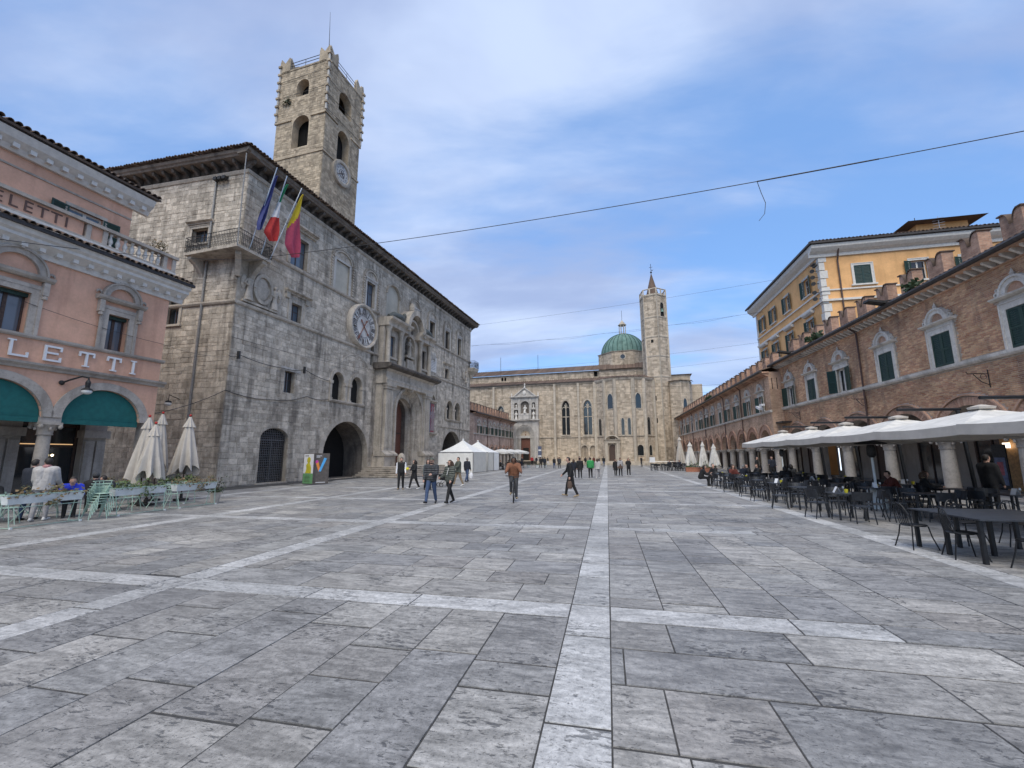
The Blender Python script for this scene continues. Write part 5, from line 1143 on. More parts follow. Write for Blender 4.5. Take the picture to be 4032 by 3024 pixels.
# ================================================================ pink cafe building on the left
def pinkcafe():
    p = thing('cafe_building', 'pink stuccoed cafe building with arches, teal awnings and a balustraded terrace', 'building', (-21.1, 16.5, 0), PR)
    L = -18.0; T = 'pink_trim'
    arches = [(-.62, -3.45), (-4.05, -6.9), (-7.5, -10.35), (-10.95, -13.8), (-14.4, -17.2)]
    out = [(L, 3.42)]
    for b, a in reversed(arches): out += arc((a+b)/2, 3.42, (b-a)/2, pi, 0, 18, 1.31/((b-a)/2))
    out += [(0, 3.42), (0, 10.0), (L, 10.0)]
    wn = [(-2.42, -1.62), (-6.05, -4.97), (-9.9, -9.0), (-13.4, -12.5)]
    wall('wall', 'pink_plaster', p, out, [rect(a, b, 6.5, 8.1) for a, b in wn], 0, .45)
    MB().box(-.42, 0, 0, .45, 0, 3.42).ob('corner_pier', T, p)
    MB().box(-.45, -.01, .45, 3.3, 4.6, 10).ob('flank_wall', 'pink_plaster', p)
    for b, a in arches:
        c = (a+b)/2; r = (b-a)/2
        MB().ring(c, 3.42, r, r+.34, -.06, .1, 0, pi, 24, 1.31/r).ob('archivolt', T, p)
        # fixed awning in the arch
        aw = [(c+x*.985, z) for x, z in [(r*cos(pi*i/16), 3.42+1.29*sin(pi*i/16)) for i in range(17)]]
        m = MB().prism(aw, .10, .14); m.box(a+.02, b-.02, .06, .15, 3.2, 3.46).box(a+.02, b-.02, .05, .16, 3.42, 3.46); m.ob('awning', 'awning', p)
    for x in (-3.75, -7.2, -10.65, -14.1):
        m = lathecol(.22, .25, 2.72, 16); capital(m, 0, 0, 2.72, .24, .5); m.box(-.34, .34, -.34, .34, 0, .27); o = m.ob('column', 'column_stone', p, 40); o.location = (x, .22, 0)
        MB().box(x-.34, x+.34, -.0, .45, 3.22, 3.425).ob('impost', T, p)
    # portico interior: piers and glazed cafe front
    for x in (-.72, -3.75, -7.2, -10.65):
        m = MB().box(x-.44, x+.44, 2.62, 3.0, 0, 4.7).box(x-.40, x-.04, 2.52, 2.64, .2, 2.6).box(x+.04, x+.40, 2.52, 2.64, .2, 2.6).box(x-.52, x+.52, 2.45, 3.05, 2.75, 3.1); m.ob('portico_pier', T, p)
    MB().box(L, -.35, 3.1, 3.2, 0, 4.6).ob('cafe_front', 'wood_dark', p)
    MB().box(L, -.3, 3.25, 13, 0, 9.9).box(L, -1.4, 2.1, 13, 9.9, 14.2).ob('rear_block', 'pink_plaster', p)
    for x in (-2.25, -5.5, -8.95, -12.4):
        f = MB().box(x-1.0, x+1.0, 3.04, 3.08, .1, 3.2).ob('cafe_window', 'glass', p)
        MB().box(x-1.04, x-.97, 2.98, 3.12, 0, 3.3).box(x+.97, x+1.04, 2.98, 3.12, 0, 3.3).box(x-.97, x+.97, 2.98, 3.12, 2.3, 2.38).box(x-.03, x+.03, 2.98, 3.12, 0, 3.2).ob('window_frame', 'wood_dark', f)
        MB().box(x-.9, x+.9, 2.96, 2.98, 2.42, 2.46).ob('warm_strip', 'shop_glow', f)
        MB().ball((x+.2, 2.9, 1.95), .05).ob('warm_bulb', 'bulb', f)
    MB().box(L, -.01, .45, 3.2, 4.72, 4.8).ob('portico_ceiling', T, p); MB().box(L, -.0, -.5, 3.2, 0, .08).ob('portico_floor', 'slab', p)
    # lettering band between two mouldings
    MB().sweepx([(.02, 5.2), (-.08, 5.2), (-.12, 5.28), (-.22, 5.36), (-.24, 5.44), (.02, 5.46)], L, .22).ob('string_course', T, p)
    MB().sweepx([(.02, 6.36), (-.07, 6.36), (-.12, 6.42), (-.13, 6.5), (.02, 6.51)], L, .1).ob('sill_course', T, p)
    for s, x in (('M', -7.3), ('E', -6.2), ('L', -5.03), ('E', -4.05), ('T', -2.96), ('T', -1.97), ('I', -1.2)):
        # slab-serif letters from bars
        h0, h1 = 5.60, 6.22; w = .27; y0, y1 = -.10, -.02; m = MB(); b = .075
        if s == 'L': m.box(x-w, x-w+b, y0, y1, h0, h1).box(x-w+b, x+w, y0+.002, y1, h0, h0+b).box(x-w-.07, x-w, y0, y1, h1-.05, h1).box(x-w+b, x-w+b+.08, y0, y1, h1-.05, h1).box(x+w-.06, x+w, y0, y1, h0+b, h0+.2)
        elif s == 'E':
            m.box(x-w, x-w+b, y0, y1, h0, h1)
            for z, k in ((h0, w), (h0+.29, w*.6), (h1-b, w)): m.box(x-w+b, x+k, y0+.002, y1, z, z+b)
            m.box(x+w-.06, x+w, y0, y1, h0+b, h0+.19).box(x+w-.06, x+w, y0, y1, h1-.19, h1-b)
        elif s == 'T': m.box(x-b/2, x+b/2, y0, y1, h0, h1-b).box(x-w, x+w, y0+.002, y1, h1-b, h1).box(x-w, x-w+.06, y0, y1, h1-.2, h1-b).box(x+w-.06, x+w, y0, y1, h1-.2, h1-b).box(x-.12, x+.12, y0+.004, y1, h0-.002, h0+.05)
        elif s == 'I': m.box(x-b/2, x+b/2, y0, y1, h0, h1).box(x-.11, x+.11, y0+.002, y1, h1-.05, h1+.001).box(x-.11, x+.11, y0+.002, y1, h0-.001, h0+.05)
        else: m.box(x-w, x-w+b, y0, y1, h0, h1).box(x+w-b, x+w, y0, y1, h0, h1).prism([(x-w, h1), (x-w+b, h1), (x+.04, h0+.2), (x-.04, h0+.2)], y0+.003, y1).prism([(x+w-b, h1), (x+w, h1), (x+.04, h0+.2), (x-.04, h0+.2)], y0+.004, y1)
        m.ob('letter', 'letter_white', p)
    # arched windows
    for a, b in wn:
        c = (a+b)/2; hw = (b-a)/2
        w = window(p, a, b, 6.5, 8.1, .28, bars=1, cross=(), glass='glass_lit', sash='wood_dark', w=.07)
        f = .3
        MB().box(a-f, a, -.08, .05, 6.5, 8.4).box(b, b+f, -.08, .05, 6.5, 8.4).box(a, b, -.08, .05, 8.1, 8.4).box(a-f-.04, a-f+.08, -.12, -.07, 6.5, 8.4).box(b+f-.08, b+f+.04, -.12, -.07, 6.5, 8.4).box(a-f, b+f, -.1, -.07, 8.3, 8.45).ob('surround', T, w)
        MB().box(a, b, .12, .2, 7.94, 8.1).ob('roller_blind', 'shutter_green', w)
        for s in (-1, 1):
            x = c+s*(hw+f+.05); MB().prism([(x-.09, 8.1), (x+.09, 8.1), (x+.09, 8.62), (x-.09, 8.62)], -.2, .02).lathe([(.09, 0), (.1, .08), (.04, .14)], 8, (x, -.14, 7.95)).ob('console', T, w)
        MB().sweepx([(.02, 8.64), (-.16, 8.64), (-.26, 8.72), (-.30, 8.82), (.02, 8.84)], c-hw-f-.25, c+hw+f+.25).ob('shelf', T, w)
        r = hw+f+.02
        MB().ring(c, 8.84, r-.22, r, -.14, .02, 0, pi, 20).ring(c, 8.84, r-.02, r+.05, -.2, .02, 0, pi, 20).ob('crest_arch', T, w)
        m = MB()
        for k in range(7): t = pi*(k+.5)/7; m.ball((c+.18*cos(t), -.08, 8.88+r+.13*sin(t)), (.05, .05, .08), 6, 4)
        m.ball((c, -.1, 8.86+r), (.1, .07, .07)); 
        for s in (-1, 1):
            for k in range(5): t = pi*(k+.5)/5; m.ball((c+s*(r+.16)+.09*cos(t), -.08, 8.93+.10*sin(t)), (.035, .04, .06), 6, 4)
        m.ob('shell_ornament', T, w, kind='stuff')
    # eaves with dentils, tile strip
    pr = [(.02, 9.55), (-.1, 9.55), (-.14, 9.75), (-.42, 9.95), (-.5, 10.0), (-.5, 10.12), (-.62, 10.2), (-.72, 10.42), (.02, 10.46)]
    MB().sweepx(pr, L, .55).ob('cornice', 'white_trim', p)
    db = MB().box(-.09, .09, -.34, -.12, 9.74, 9.9); db.lathe([(.05, 0), (.05, .03), (.0, .05)], 7, (0, -.26, 9.69)); me = db.mesh('modillion'); me.materials.append(MATS['white_trim'])
    for i in range(34): o = link('modillion', me, p); o.location = (.2-.52*i, 0, 0)
    MB().box(L, .62, -.80, -.70, 10.36, 10.5).ob('gutter', 'gutter', p)
    MB().add([(L, -.8, 10.5), (.7, -.8, 10.5), (.1, -.1, 10.78), (L, -.1, 10.78)], [(0, 1, 2, 3)]).ob('roof_slope', 'roof_tile', p)
    eavetiles(p, L, .6, -.86, 10.49, .38, 'roof_tile', .24, .11, .75)
    MB().box(L, .05, -.12, .3, 10.4, 11.0).ob('flashing', 'white_trim', p)
    # balustrade: solid lettered panel, posts, balusters
    MB().box(L, .06, -.08, .22, 11.0, 11.1).ob('balustrade_base', T, p); MB().box(L, .12, -.14, .28, 11.72, 11.86).ob('balustrade_rail', T, p)
    MB().box(L, -3.75, 0, .12, 11.1, 11.72).ob('balustrade_panel', 'pink_plaster', p)
    for x in (-3.55, -2.95, -.42, .0): MB().box(x-.11, x+.06, -.05, .2, 11.1, 11.72).ob('balustrade_post', T, p)
    MB().box(-3.45, -3.02, .02, .1, 11.1, 11.72).ob('balustrade_panel', 'pink_plaster', p); MB().box(-.34, -.1, .02, .1, 11.1, 11.72).ob('balustrade_panel', 'pink_plaster', p)
    bl = MB().lathe([(.08, 0), (.08, .05), (.045, .08), (.055, .12), (.095, .22), (.09, .3), (.05, .42), (.04, .5), (.07, .55), (.08, .62)], 10).mesh('baluster'); bl.materials.append(MATS['white_trim']); bl.polygons.foreach_set('use_smooth', [True]*len(bl.polygons))
    for i in range(8): o = link('baluster', bl, p); o.location = (-2.72+.285*i, .07, 11.1)
    for k, s in enumerate('MELETTI'):
        text(s, .62, 'letter_brown', p, 'letter', (-6.75+.42*k if s != 'I' else -4.32, -.012, 11.40), ext=.012)
    # set-back upper floor
    U = 'pink_plaster'
    hw_ = [rect(-3.62, -2.35, 11.5, 12.85), rect(-8.1, -6.9, 11.5, 12.85), rect(-12.1, -10.9, 11.5, 12.85)]
    wall('upper_wall', U, p, rect(L, -1.25, 10.8, 14.3), hw_, 1.5, 1.8)
    MB().box(-1.27, -1.25, 1.52, 5, 10.8, 14.3).ob('upper_flank', U, p); MB().box(L, -1.3, 1.9, 2.0, 10.8, 14.3).ob('upper_core', 'dark_void', p)
    for a, b in ((-3.62, -2.35), (-8.1, -6.9), (-12.1, -10.9)):
        w = window(p, a, b, 11.5, 12.85, 1.62, cross=(), glass='glass_lit', sash='white_trim', w=.08)
        MB().box(a-.14, a, 1.44, 1.55, 11.5, 13.0).box(b, b+.14, 1.44, 1.55, 11.5, 13.0).box(a, b, 1.44, 1.55, 12.85, 13.0).ob('surround', T, w)
        shutter(w, a, (a+b)/2, 11.5, 12.85, 1.44, 'shutter_green', radians(172), 0, True, 12); shutter(w, (a+b)/2, b, 11.5, 12.85, 1.44, 'shutter_green', radians(172), 1, True, 12)
    MB().sweepx([(1.52, 13.45), (1.46, 13.45), (1.44, 13.52), (1.52, 13.54)], L, -1.25).ob('upper_string', T, p)
    MB().sweepx([(1.52, 14.0), (1.35, 14.0), (1.25, 14.2), (1.0, 14.4), (.85, 14.7), (1.52, 14.75)], L, -.65).ob('upper_cornice', 'white_trim', p)
    me2 = MB().box(-.1, .1, 1.1, 1.4, 14.12, 14.3).mesh('modillion'); me2.materials.append(MATS['white_trim'])
    for i in range(32): o = link('modillion', me2, p); o.location = (-1.0-.52*i, 0, 0)
    MB().add([(L, .75, 14.76), (-.5, .75, 14.76), (-.5, 6, 16.2), (L, 6, 16.2), (L, .75, 14.86), (-.5, .75, 14.86), (-.5, 6, 16.3), (L, 6, 16.3)], [(0,3,2,1),(4,5,6,7),(0,1,5,4),(1,2,6,5),(2,3,7,6),(3,0,4,7)]).ob('upper_roof', 'roof_tile', p)
    eavetiles(p, L, -.5, .7, 14.88, .26, 'roof_tile', .25, .11)
    # wall lantern
    m = MB().ball((-3.62, -.04, 4.82), (.1, .06, .1)).tube([(-3.62, -.05, 4.82), (-3.5, -.35, 4.95), (-3.3, -.62, 5.1), (-3.17, -.8, 5.05), (-3.17, -.8, 4.95)], .035, 6).lathe([(.05, 4.95), (.09, 4.85), (.07, 4.65), (.17, 4.58), (.19, 4.54)], 10, (-3.17, -.8, 0)).ob('wall_lantern', 'iron', p)
    MB().ball((-3.17, -.8, 4.49), (.17, .17, .12), 12, 8).ob('lamp_globe', 'lamp_glass', m, 60)
    m = MB()
    for k in range(90):
        c = Vector((-.75+rnd(-.35, .35), .1+rnd(-.2, .2), 11.95+rnd(-.1, .4))); q = Vector((rnd(-1, 1), rnd(-1, 1), rnd(-.3, 1))).normalized()*.09; r_ = q.orthogonal()*.5; m.tint = rnd(0, 1); m.add([c, c+q+r_, c+2*q, c+q-r_], [(0, 1, 2, 3)])
    m.ob('terrace_plant', 'leaf_autumn', p)
pinkcafe()
# ================================================================ church at the far end
CR = radians(-4.5)
def church():
    p = thing('church', 'large sandstone church with green copper dome, gothic windows and carved side portal', 'church', (2.5, 93, 0), CR)
    S, T = 'church_stone', 'church_trim'
    gw = [gothic(-11.85, -10.15, 6.3, 11.9, 13.65), gothic(-7.15, -5.4, 6.25, 11.85, 13.6), gothic(-26.6, -25.1, 7.0, 11.4, 13.0)]
    nich = [archpoly(-7.8, -6.5, 1.65, 3.3, 4.05), archpoly(-6.0, -4.8, 1.65, 3.3, 4.05)]
    pd = rect(-21.3, -18.85, .9, 5.72)
    wall('aisle_wall', S, p, rect(-42, -4.6, 0, 17.6), gw+nich+[pd], 0, .7)
    keep = gw+nich+[rect(-23.4, -16.9, 0, 17.5), rect(-42, -4.6, 5.6, 5.9)]+[rect(x-.22, x+.22, 0, 17.6) for x in (-27.5, -13.34, -8.15, -4.7)]
    courses(p, -33, -4.62, .8, 17.5, .75, .36, 0, keep, S, 300, key=lambda b: -(b[1]-b[0])*(b[3]-b[2])-b[0]*.01, seed=31, proud=(.01, .035))
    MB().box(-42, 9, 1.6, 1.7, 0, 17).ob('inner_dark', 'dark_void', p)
    for a, b, z0, zs, zt in ((-11.85, -10.15, 6.3, 11.9, 13.65), (-7.15, -5.4, 6.25, 11.85, 13.6), (-26.6, -25.1, 7.0, 11.4, 13.0)):
        c = (a+b)/2
        w = MB().box(c-.09, c+.09, .28, .4, z0, zt-.5).box(a, b, .27, .38, (z0+zs)/2+1.0, (z0+zs)/2+1.15).ring(c-(b-a)/4, zs-.1, (b-a)/4-.08, (b-a)/4+.02, .28, .38, 0, pi, 10, 1.3).ring(c+(b-a)/4, zs-.1, (b-a)/4-.08, (b-a)/4+.02, .28, .38, 0, pi, 10, 1.3).ring(c, zs+.75, .2, .3, .28, .38, 0, 2*pi, 12).ob('gothic_window', T, p)
        MB().prism(gothic(a, b, z0, zs, zt), .42, .46).ob('pane', 'glass', w)
        o = gothic(a-.28, b+.28, z0+3.4, zs, zt+.35)[2:]; i = gothic(a-.06, b+.06, z0+3.4, zs, zt+.06)[2:]; n = len(o)
        MB().add([(x, -.12, z) for x, z in o]+[(x, -.12, z) for x, z in i]+[(x, .02, z) for x, z in o]+[(x, .02, z) for x, z in i], [(k, n+k, n+k+1, k+1) for k in range(n-1)]+[(k, k+1, 2*n+k+1, 2*n+k) for k in range(n-1)]+[(n+k, 3*n+k, 3*n+k+1, n+k+1) for k in range(n-1)]).ob('hood_mould', T, w)
        MB().box(a-.3, b+.3, -.15, .1, z0-.25, z0).ob('sill', T, w)
    for a, b in ((-7.8, -6.5), (-6.0, -4.8)):
        m = MB().prism(archpoly(a, b, 1.65, 3.3, 4.05), .3, .35).ob('blind_niche', S, p); MB().ring((a+b)/2, 3.3, (b-a)/2, (b-a)/2+.18, -.06, .02, 0, pi, 12, 1.1).ob('niche_arch', T, m)
    for x in (-27.5, -13.34, -8.15, -4.7): MB().box(x-.24, x+.24, -.42, .02, .3, 17.4).ob('pilaster_strip', T, p)
    stp = [(.02, 5.62), (-.10, 5.62), (-.2, 5.74), (-.2, 5.86), (.02, 5.88)]
    MB().sweepx(stp, -16.85, -4.9).ob('string_course', T, p); MB().sweepx(stp, -42, -23.5).ob('string_course', T, p)
    MB().sweepx([(.02, 17.2), (-.15, 17.25), (-.3, 17.45), (-.32, 17.62), (.02, 17.64)], -42, -4.7).ob('eaves_moulding', T, p)
    tileroof(p, -42, -4.6, -.45, 17.7, 5.0, 19.3, 'church_tile', .5, r=.13)
    MB().box(-42, -4.6, -.5, -.40, 17.58, 17.74).ob('gutter', 'gutter', p)
    # nave above
    nw = [archpoly(-27.4, -26.85, 19.7, 20.3, 20.6), archpoly(-26.65, -26.1, 19.7, 20.3, 20.6), rect(-5.2, -4.4, 19.6, 20.8)]
    wall('nave_wall', S, p, rect(-44, -3.9, 18.8, 21.0), nw, 5.0, 5.5)
    courses(p, -36, -3.9, 19.25, 20.9, .6, .3, 5.0, nw, S, 0, seed=33, name='nave_block')
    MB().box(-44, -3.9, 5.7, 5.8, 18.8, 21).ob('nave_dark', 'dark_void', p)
    tileroof(p, -44, -3.5, 4.5, 21.0, 11, 23.4, 'church_tile', .5, r=.13)
    for x in (-28.5, -18.9): MB().tube([(x, 8, 21.5), (x, 8, 26.3)], .05, 5).ob('roof_mast', 'iron', p)
    # polygonal apse block with pilasters
    P = [(-4.6, 0), (-2.4, -2.3), (-.3, -3.3), (3.3, -3.3), (5.4, -2.3), (7.4, .3)]
    MB().prismz(P+[(7.4, 5), (-4.6, 5)], 0, 17.6).ob('apse', S, p)
    for k, ((xa, ya), (xb, yb)) in enumerate(zip(P, P[1:])):
        L = sqrt((xb-xa)**2+(yb-ya)**2); X = Matrix.Translation((xa, ya, 0)) @ Matrix.Rotation(atan2(yb-ya, xb-xa), 4, 'Z')
        hl = [(c-.6, c+.6, 1) for c in ()]
        gh = {1: [gothic(.68-.0, 1.86, 11.3, 13.4, 14.35)], 2: [], 3: [gothic(.45, 1.6, 11.25, 13.3, 14.3)]}.get(k, [])
        lo = {0: [archpoly(1.05, 1.95, 5.95, 8.9, 9.4)], 2: [archpoly(1.1, 1.65, 5.95, 8.8, 9.3), archpoly(2.35, 2.9, 5.95, 8.8, 9.3)], 4: [archpoly(.6, 1.5, 6.0, 9.0, 9.5)], 3: [archpoly(.35, 1.65, 1.85, 3.3, 3.95)]}.get(k, [])
        if k == 4: lo.append(archpoly(.75, 1.65, 1.85, 3.3, 3.93))
        blk = [rect(-.05, .3, 0, 18), rect(L-.3, L+.05, 0, 18), rect(0, L, 5.5, 5.9)]
        if k in (1, 2): blk.append(rect(-.9 if k == 2 else 0, L if k == 1 else .95, 0, 5.6))
        courses(p, .05, L-.05, .5, 17.3, .7, .36, -.001, gh+lo+blk, S, 0, seed=40+k, xf=X, name='apse_block')
        for q in gh+lo:
            w = MB().prism(q, -.02, .0).ob('apse_window', 'glass', p); w.matrix_local = X
            a, b = q[0][0], q[1][0]; zt = max(z for _, z in q)
            i_ = [(x, z) for x, z in q]; cx = (a+b)/2; cz = sum(z for _, z in q)/len(q)
            o_ = [(x+(.16 if x > cx else -.16), z+(.16 if z > q[0][1]+.1 else -.12)) for x, z in q]; n = len(q)
            MB().add([(x, -.10, z) for x, z in o_]+[(x, -.10, z) for x, z in i_]+[(x, .0, z) for x, z in o_]+[(x, .0, z) for x, z in i_], [(j, n+j, n+(j+1) % n, (j+1) % n) for j in range(n)]+[(j, (j+1) % n, 2*n+(j+1) % n, 2*n+j) for j in range(n)]+[(n+j, 3*n+j, 3*n+(j+1) % n, n+(j+1) % n) for j in range(n)]).ob('surround', T, w)
        MB().sweepx(stp, 0, L).ob('string_course', T, p).matrix_local = X
        MB().sweepx([(.02, 17.1), (-.15, 17.15), (-.32, 17.45), (-.34, 17.62), (.02, 17.62)], -.1, L+.1).ob('eaves_moulding', T, p).matrix_local = X
    for x, y in P[1:-1]+[(-4.55, -.1), (7.3, .1)]: MB().tube([(x, y, .3), (x, y, 17.3)], .40, 8).ob('corner_shaft', T, p)
    MB().add([(x*1.02, y-.45, 17.62) for x, y in P]+[(7.2, 5, 19.2), (5.5, 4.5, 19.3), (-3.8, 4.5, 19.3), (-4.4, 5, 19.3)], [(0, 1, 8, 9), (1, 2, 8), (2, 3, 7, 8), (3, 4, 7), (4, 5, 6, 7)]).ob('apse_roof', 'church_tile', p)
    mb = MB()
    for i in range(34):
        x = -4.0+.33*i; y0 = np.interp(x, [q[0] for q in P], [q[1] for q in P])-.45; mb.tint = rnd(0, 1); mb.tube([(x, y0, 17.66), (x*.96, 4.4, 19.33)], .11, 4)
    mb.ob('apse_tile_rows', 'church_tile', p, kind='stuff')
    # crossing block, drum, dome, lantern
    MB().box(-4.0, 6.4, 4.4, 14, 17, 20.9).ob('crossing_block', S, p); courses(p, -4.0, 6.3, 19.3, 20.9, .6, .32, 4.4, [], S, 0, seed=50, name='crossing_stone')
    tileroof(p, -4.4, 6.6, 3.9, 20.9, 7.0, 22.6, 'church_tile', .33, r=.10)
    cx, cy = 1.3, 12.0
    oc = [(cx+6.2*cos(pi/8+pi/4*k), cy+6.2*sin(pi/8+pi/4*k)) for k in range(8)]
    MB().prismz(oc, 20.5, 25.4).ob('drum', S, p)
    for k in range(4, 8):
        (xa, ya), (xb, yb) = oc[k], oc[(k+1) % 8]; L = sqrt((xb-xa)**2+(yb-ya)**2); X = Matrix.Translation((xa, ya, 0)) @ Matrix.Rotation(atan2(yb-ya, xb-xa), 4, 'Z')
        hole = [arc(L/2, 24.1, .75, 0, 2*pi, 14)[:-1]]
        courses(p, .05, L-.05, 21.5, 25.2, .6, .32, -.002, hole, S, 0, seed=52+k, xf=X, name='drum_stone')
        if k == 5:
            o = MB().ring(L/2, 24.1, .52, .75, -.1, .02, 0, 2*pi, 18).ob('oculus', T, p); o.matrix_local = X
            MB().prism(arc(L/2, 24.1, .54, 0, 2*pi, 16)[:-1], -.03, .0).ob('pane', 'glass', o)
        MB().sweepx([(.02, 25.3), (-.15, 25.33), (-.22, 25.5), (.02, 25.55)], -.1, L+.1).ob('drum_cornice', T, p).matrix_local = X
    R0 = 5.25; Zd = 25.5; N = 28
    prof = [(R0*cos(pi/2*i/12)+.0, 5.35*sin(pi/2*i/12)) for i in range(12)]+[(.55, 5.38)]
    MB().lathe(prof, N, (cx, cy, Zd)).ob('dome', 'copper', p, 30)
    rb = MB().tube([(r+.03, 0, z) for r, z in prof], [.085]*12+[.05], 4).mesh('dome_rib'); rb.materials.append(MATS['copper_seam'])
    for k in range(N): o = link('dome_rib', rb, p); o.location = (cx, cy, Zd); o.rotation_euler = (0, 0, 2*pi*k/N)
    l = MB().lathe([(.9, 30.75), (.9, 30.95), (.75, 31.0)], 8, (cx, cy, 0)); 
    l.lathe([(.95, 33.05), (1.05, 33.2), (.9, 33.3), (.35, 34.0), (.12, 34.35), (0, 34.4)], 8, (cx, cy, 0)); l = l.ob('lantern', T, p)
    for k in range(8): a = pi/8+pi/4*k; MB().tube([(cx+.78*cos(a), cy+.78*sin(a), 30.9), (cx+.78*cos(a), cy+.78*sin(a), 33.1)], .1, 6).ob('lantern_post', 'white_stone', l)
    MB().tube([(cx, cy, 34.3), (cx, cy, 36.9)], .04, 5).ob('lantern_spike', 'iron', l)
    # right-hand apse beyond the bell tower
    Q = [(10.6, .8), (12.6, -.6), (14.3, .4), (15.0, 2.5)]
    MB().prismz(Q+[(15, 8), (10.6, 8)], 0, 16.9).ob('chapel', S, p)
    for k, ((xa, ya), (xb, yb)) in enumerate(zip(Q, Q[1:])):
        L = sqrt((xb-xa)**2+(yb-ya)**2); X = Matrix.Translation((xa, ya, 0)) @ Matrix.Rotation(atan2(yb-ya, xb-xa), 4, 'Z'); hh = [gothic(.4, 1.2, 8.5, 12, 13.2)] if k == 1 else ([archpoly(.6, 1.5, 1.8, 3.2, 3.9)] if k == 0 else [])
        courses(p, .05, L-.05, .5, 16.5, .7, .36, -.001, hh, S, 0, seed=60+k, xf=X, name='chapel_block')
        for q in hh: MB().prism(q, -.02, 0).ob('chapel_window', 'glass', p).matrix_local = X
    MB().add([(10.4, .3, 16.9), (12.6, -1.0, 16.9), (14.8, .2, 16.9), (15.4, 2.5, 16.9), (10.5, 6, 18.0), (14.5, 6, 18.0)], [(0, 1, 4), (1, 2, 5, 4), (2, 3, 5)]).ob('chapel_roof', 'church_tile', p)
    MB().box(10.5, 15.2, 6, 12, 0, 19.2).ob('choir_block', S, p); MB().add([(10.5, 5.6, 19.2), (15.6, 5.6, 19.2), (15.6, 12, 19.2), (10.5, 12, 20.3)], [(0, 1, 2, 3)]).ob('choir_roof', 'church_tile', p)
    MB().box(15.0, 17.2, 4, 10, 0, 16.6).ob('annex', S, p)
    # plinth with steps
    MB().box(-16.6, 10.5, -4.9, .1, 0, .35).ob('plinth_step', T, p); MB().box(-16.6, 9, -4.3, .1, .35, .75).ob('plinth', T, p)
    # small south door with curved pediment
    d = MB().box(-2.6, -2.0, -3.9, -2.9, .75, 4.3).box(-.3, .3, -3.9, -2.9, .75, 4.3).sweepx([(-2.9, 4.3), (-3.9, 4.3), (-3.95, 4.75), (-4.1, 4.9), (-4.15, 5.05), (-2.9, 5.08)], -2.75, .45).ob('side_door', T, p)
    MB().ring(-1.15, 4.6, 1.35, 1.6, -4.1, -3.0, .35, pi-.35, 16, .85).ob('curved_pediment', T, d)
    MB().prism(gothic(-1.85, -.45, .8, 3.1, 4.05), -3.4, -3.35).ob('door_leaf', 'wood_dark', d)
    MB().box(-2.0, -.3, -3.38, -2.9, .75, 4.4).ob('door_field', S, d); MB().tube([(-1.15, -3.6, 5.9), (-1.15, -3.6, 6.6)], .04, 5).tube([(-1.35, -3.6, 6.35), (-.95, -3.6, 6.35)], .03, 5).ob('cross', 'iron', d)
    # carved portal
    W = 'white_stone'
    q = wall('portal', W, p, rect(-23.3, -16.95, .7, 9.6), [archpoly(-22.2, -17.9, .72, 6.25, 8.55, 20)], -.7, .0)
    for k in range(4):
        r = 2.1-.27*k; MB().ring(-20.05, 6.25, r-.2, r, -.62+.16*k, .1, 0, pi, 22, 1.05).ob('archivolt', W, q)
        for s in (-1, 1): MB().lathe([(.16, .9), (.13, 1.1), (.11, 5.5), (.17, 5.8), (.19, 6.2)], 8, (-20.05+s*(r-.1), -.5+.16*k, 0)).ob('jamb_shaft', W, q)
    MB().prism(arc(-20.05, 6.25, 1.3, 0, pi, 14), .12, .18).ob('tympanum', 'pot_beige', q); m = MB(); figure(m, (-20.05, .08, 6.3), 1.1); m.ball((-20.6, .1, 6.7), (.3, .1, .35)); m.ob('tympanum_fresco', 'cloth_rust', q)
    MB().box(-21.4, -18.7, -.1, .3, 5.72, 6.25).ob('lintel', W, q)
    MB().box(-21.3, -18.85, .25, .32, .9, 5.72).ob('door_leaf', 'wood_door', q); MB().box(-20.7, -19.4, .20, .26, .9, 3.6).ob('open_wicket', 'dark_void', q)
    MB().box(-21.2, -21.1, .18, .24, .9, 5.7).box(-18.98, -18.9, .18, .24, .9, 5.7).ob('door_rail', 'wood_dark', q)
    cornice(q, -23.6, -16.6, 9.3, .45, .5, W, 'cornice', -.7)
    up = [archpoly(-21.0, -19.1, 11.1, 13.1, 13.9), rect(-22.6, -21.6, 9.9, 12.0), rect(-18.6, -17.6, 9.9, 12.0), archpoly(-22.5, -21.75, 12.4, 13.2, 13.6), archpoly(-18.4, -17.65, 12.4, 13.2, 13.6)]
    wall('aedicule', W, q, rect(-23.2, -17.0, 9.75, 14.6), up, -.55, -.02); MB().box(-23.1, -17.1, -.05, .0, 9.8, 14.5).ob('niche_back', 'dark_stone', q)
    m = MB().box(-20.9, -19.2, -.5, -.1, 10.9, 11.15); figure(m, (-20.05, -.35, 11.15), 1.9, 1.2, 0, True); m.ob('statue', 'marble_white', q, 50)
    for x in (-22.1, -18.1): m = MB(); figure(m, (x, -.35, 9.9), 1.85, .9); m.ob('statue', 'marble_white', q, 50); m = MB(); figure(m, (x, -.3, 12.4), .95); m.ob('bust', 'marble_white', q, 50)
    for x in (-23.0, -21.3, -18.8, -17.2): MB().box(x-.16, x+.16, -.72, -.54, 9.8, 14.4).ob('pilaster', W, q)
    MB().box(-21.1, -19.0, -.75, -.5, 9.9, 10.9).ob('inscription_panel', W, q)
    cornice(q, -23.5, -16.7, 14.55, .4, .5, W, 'cornice', -.55)
    MB().prism([(-22.6, 14.95), (-17.5, 14.95), (-20.05, 16.9)], -.7, -.1).ob('pediment', W, q)
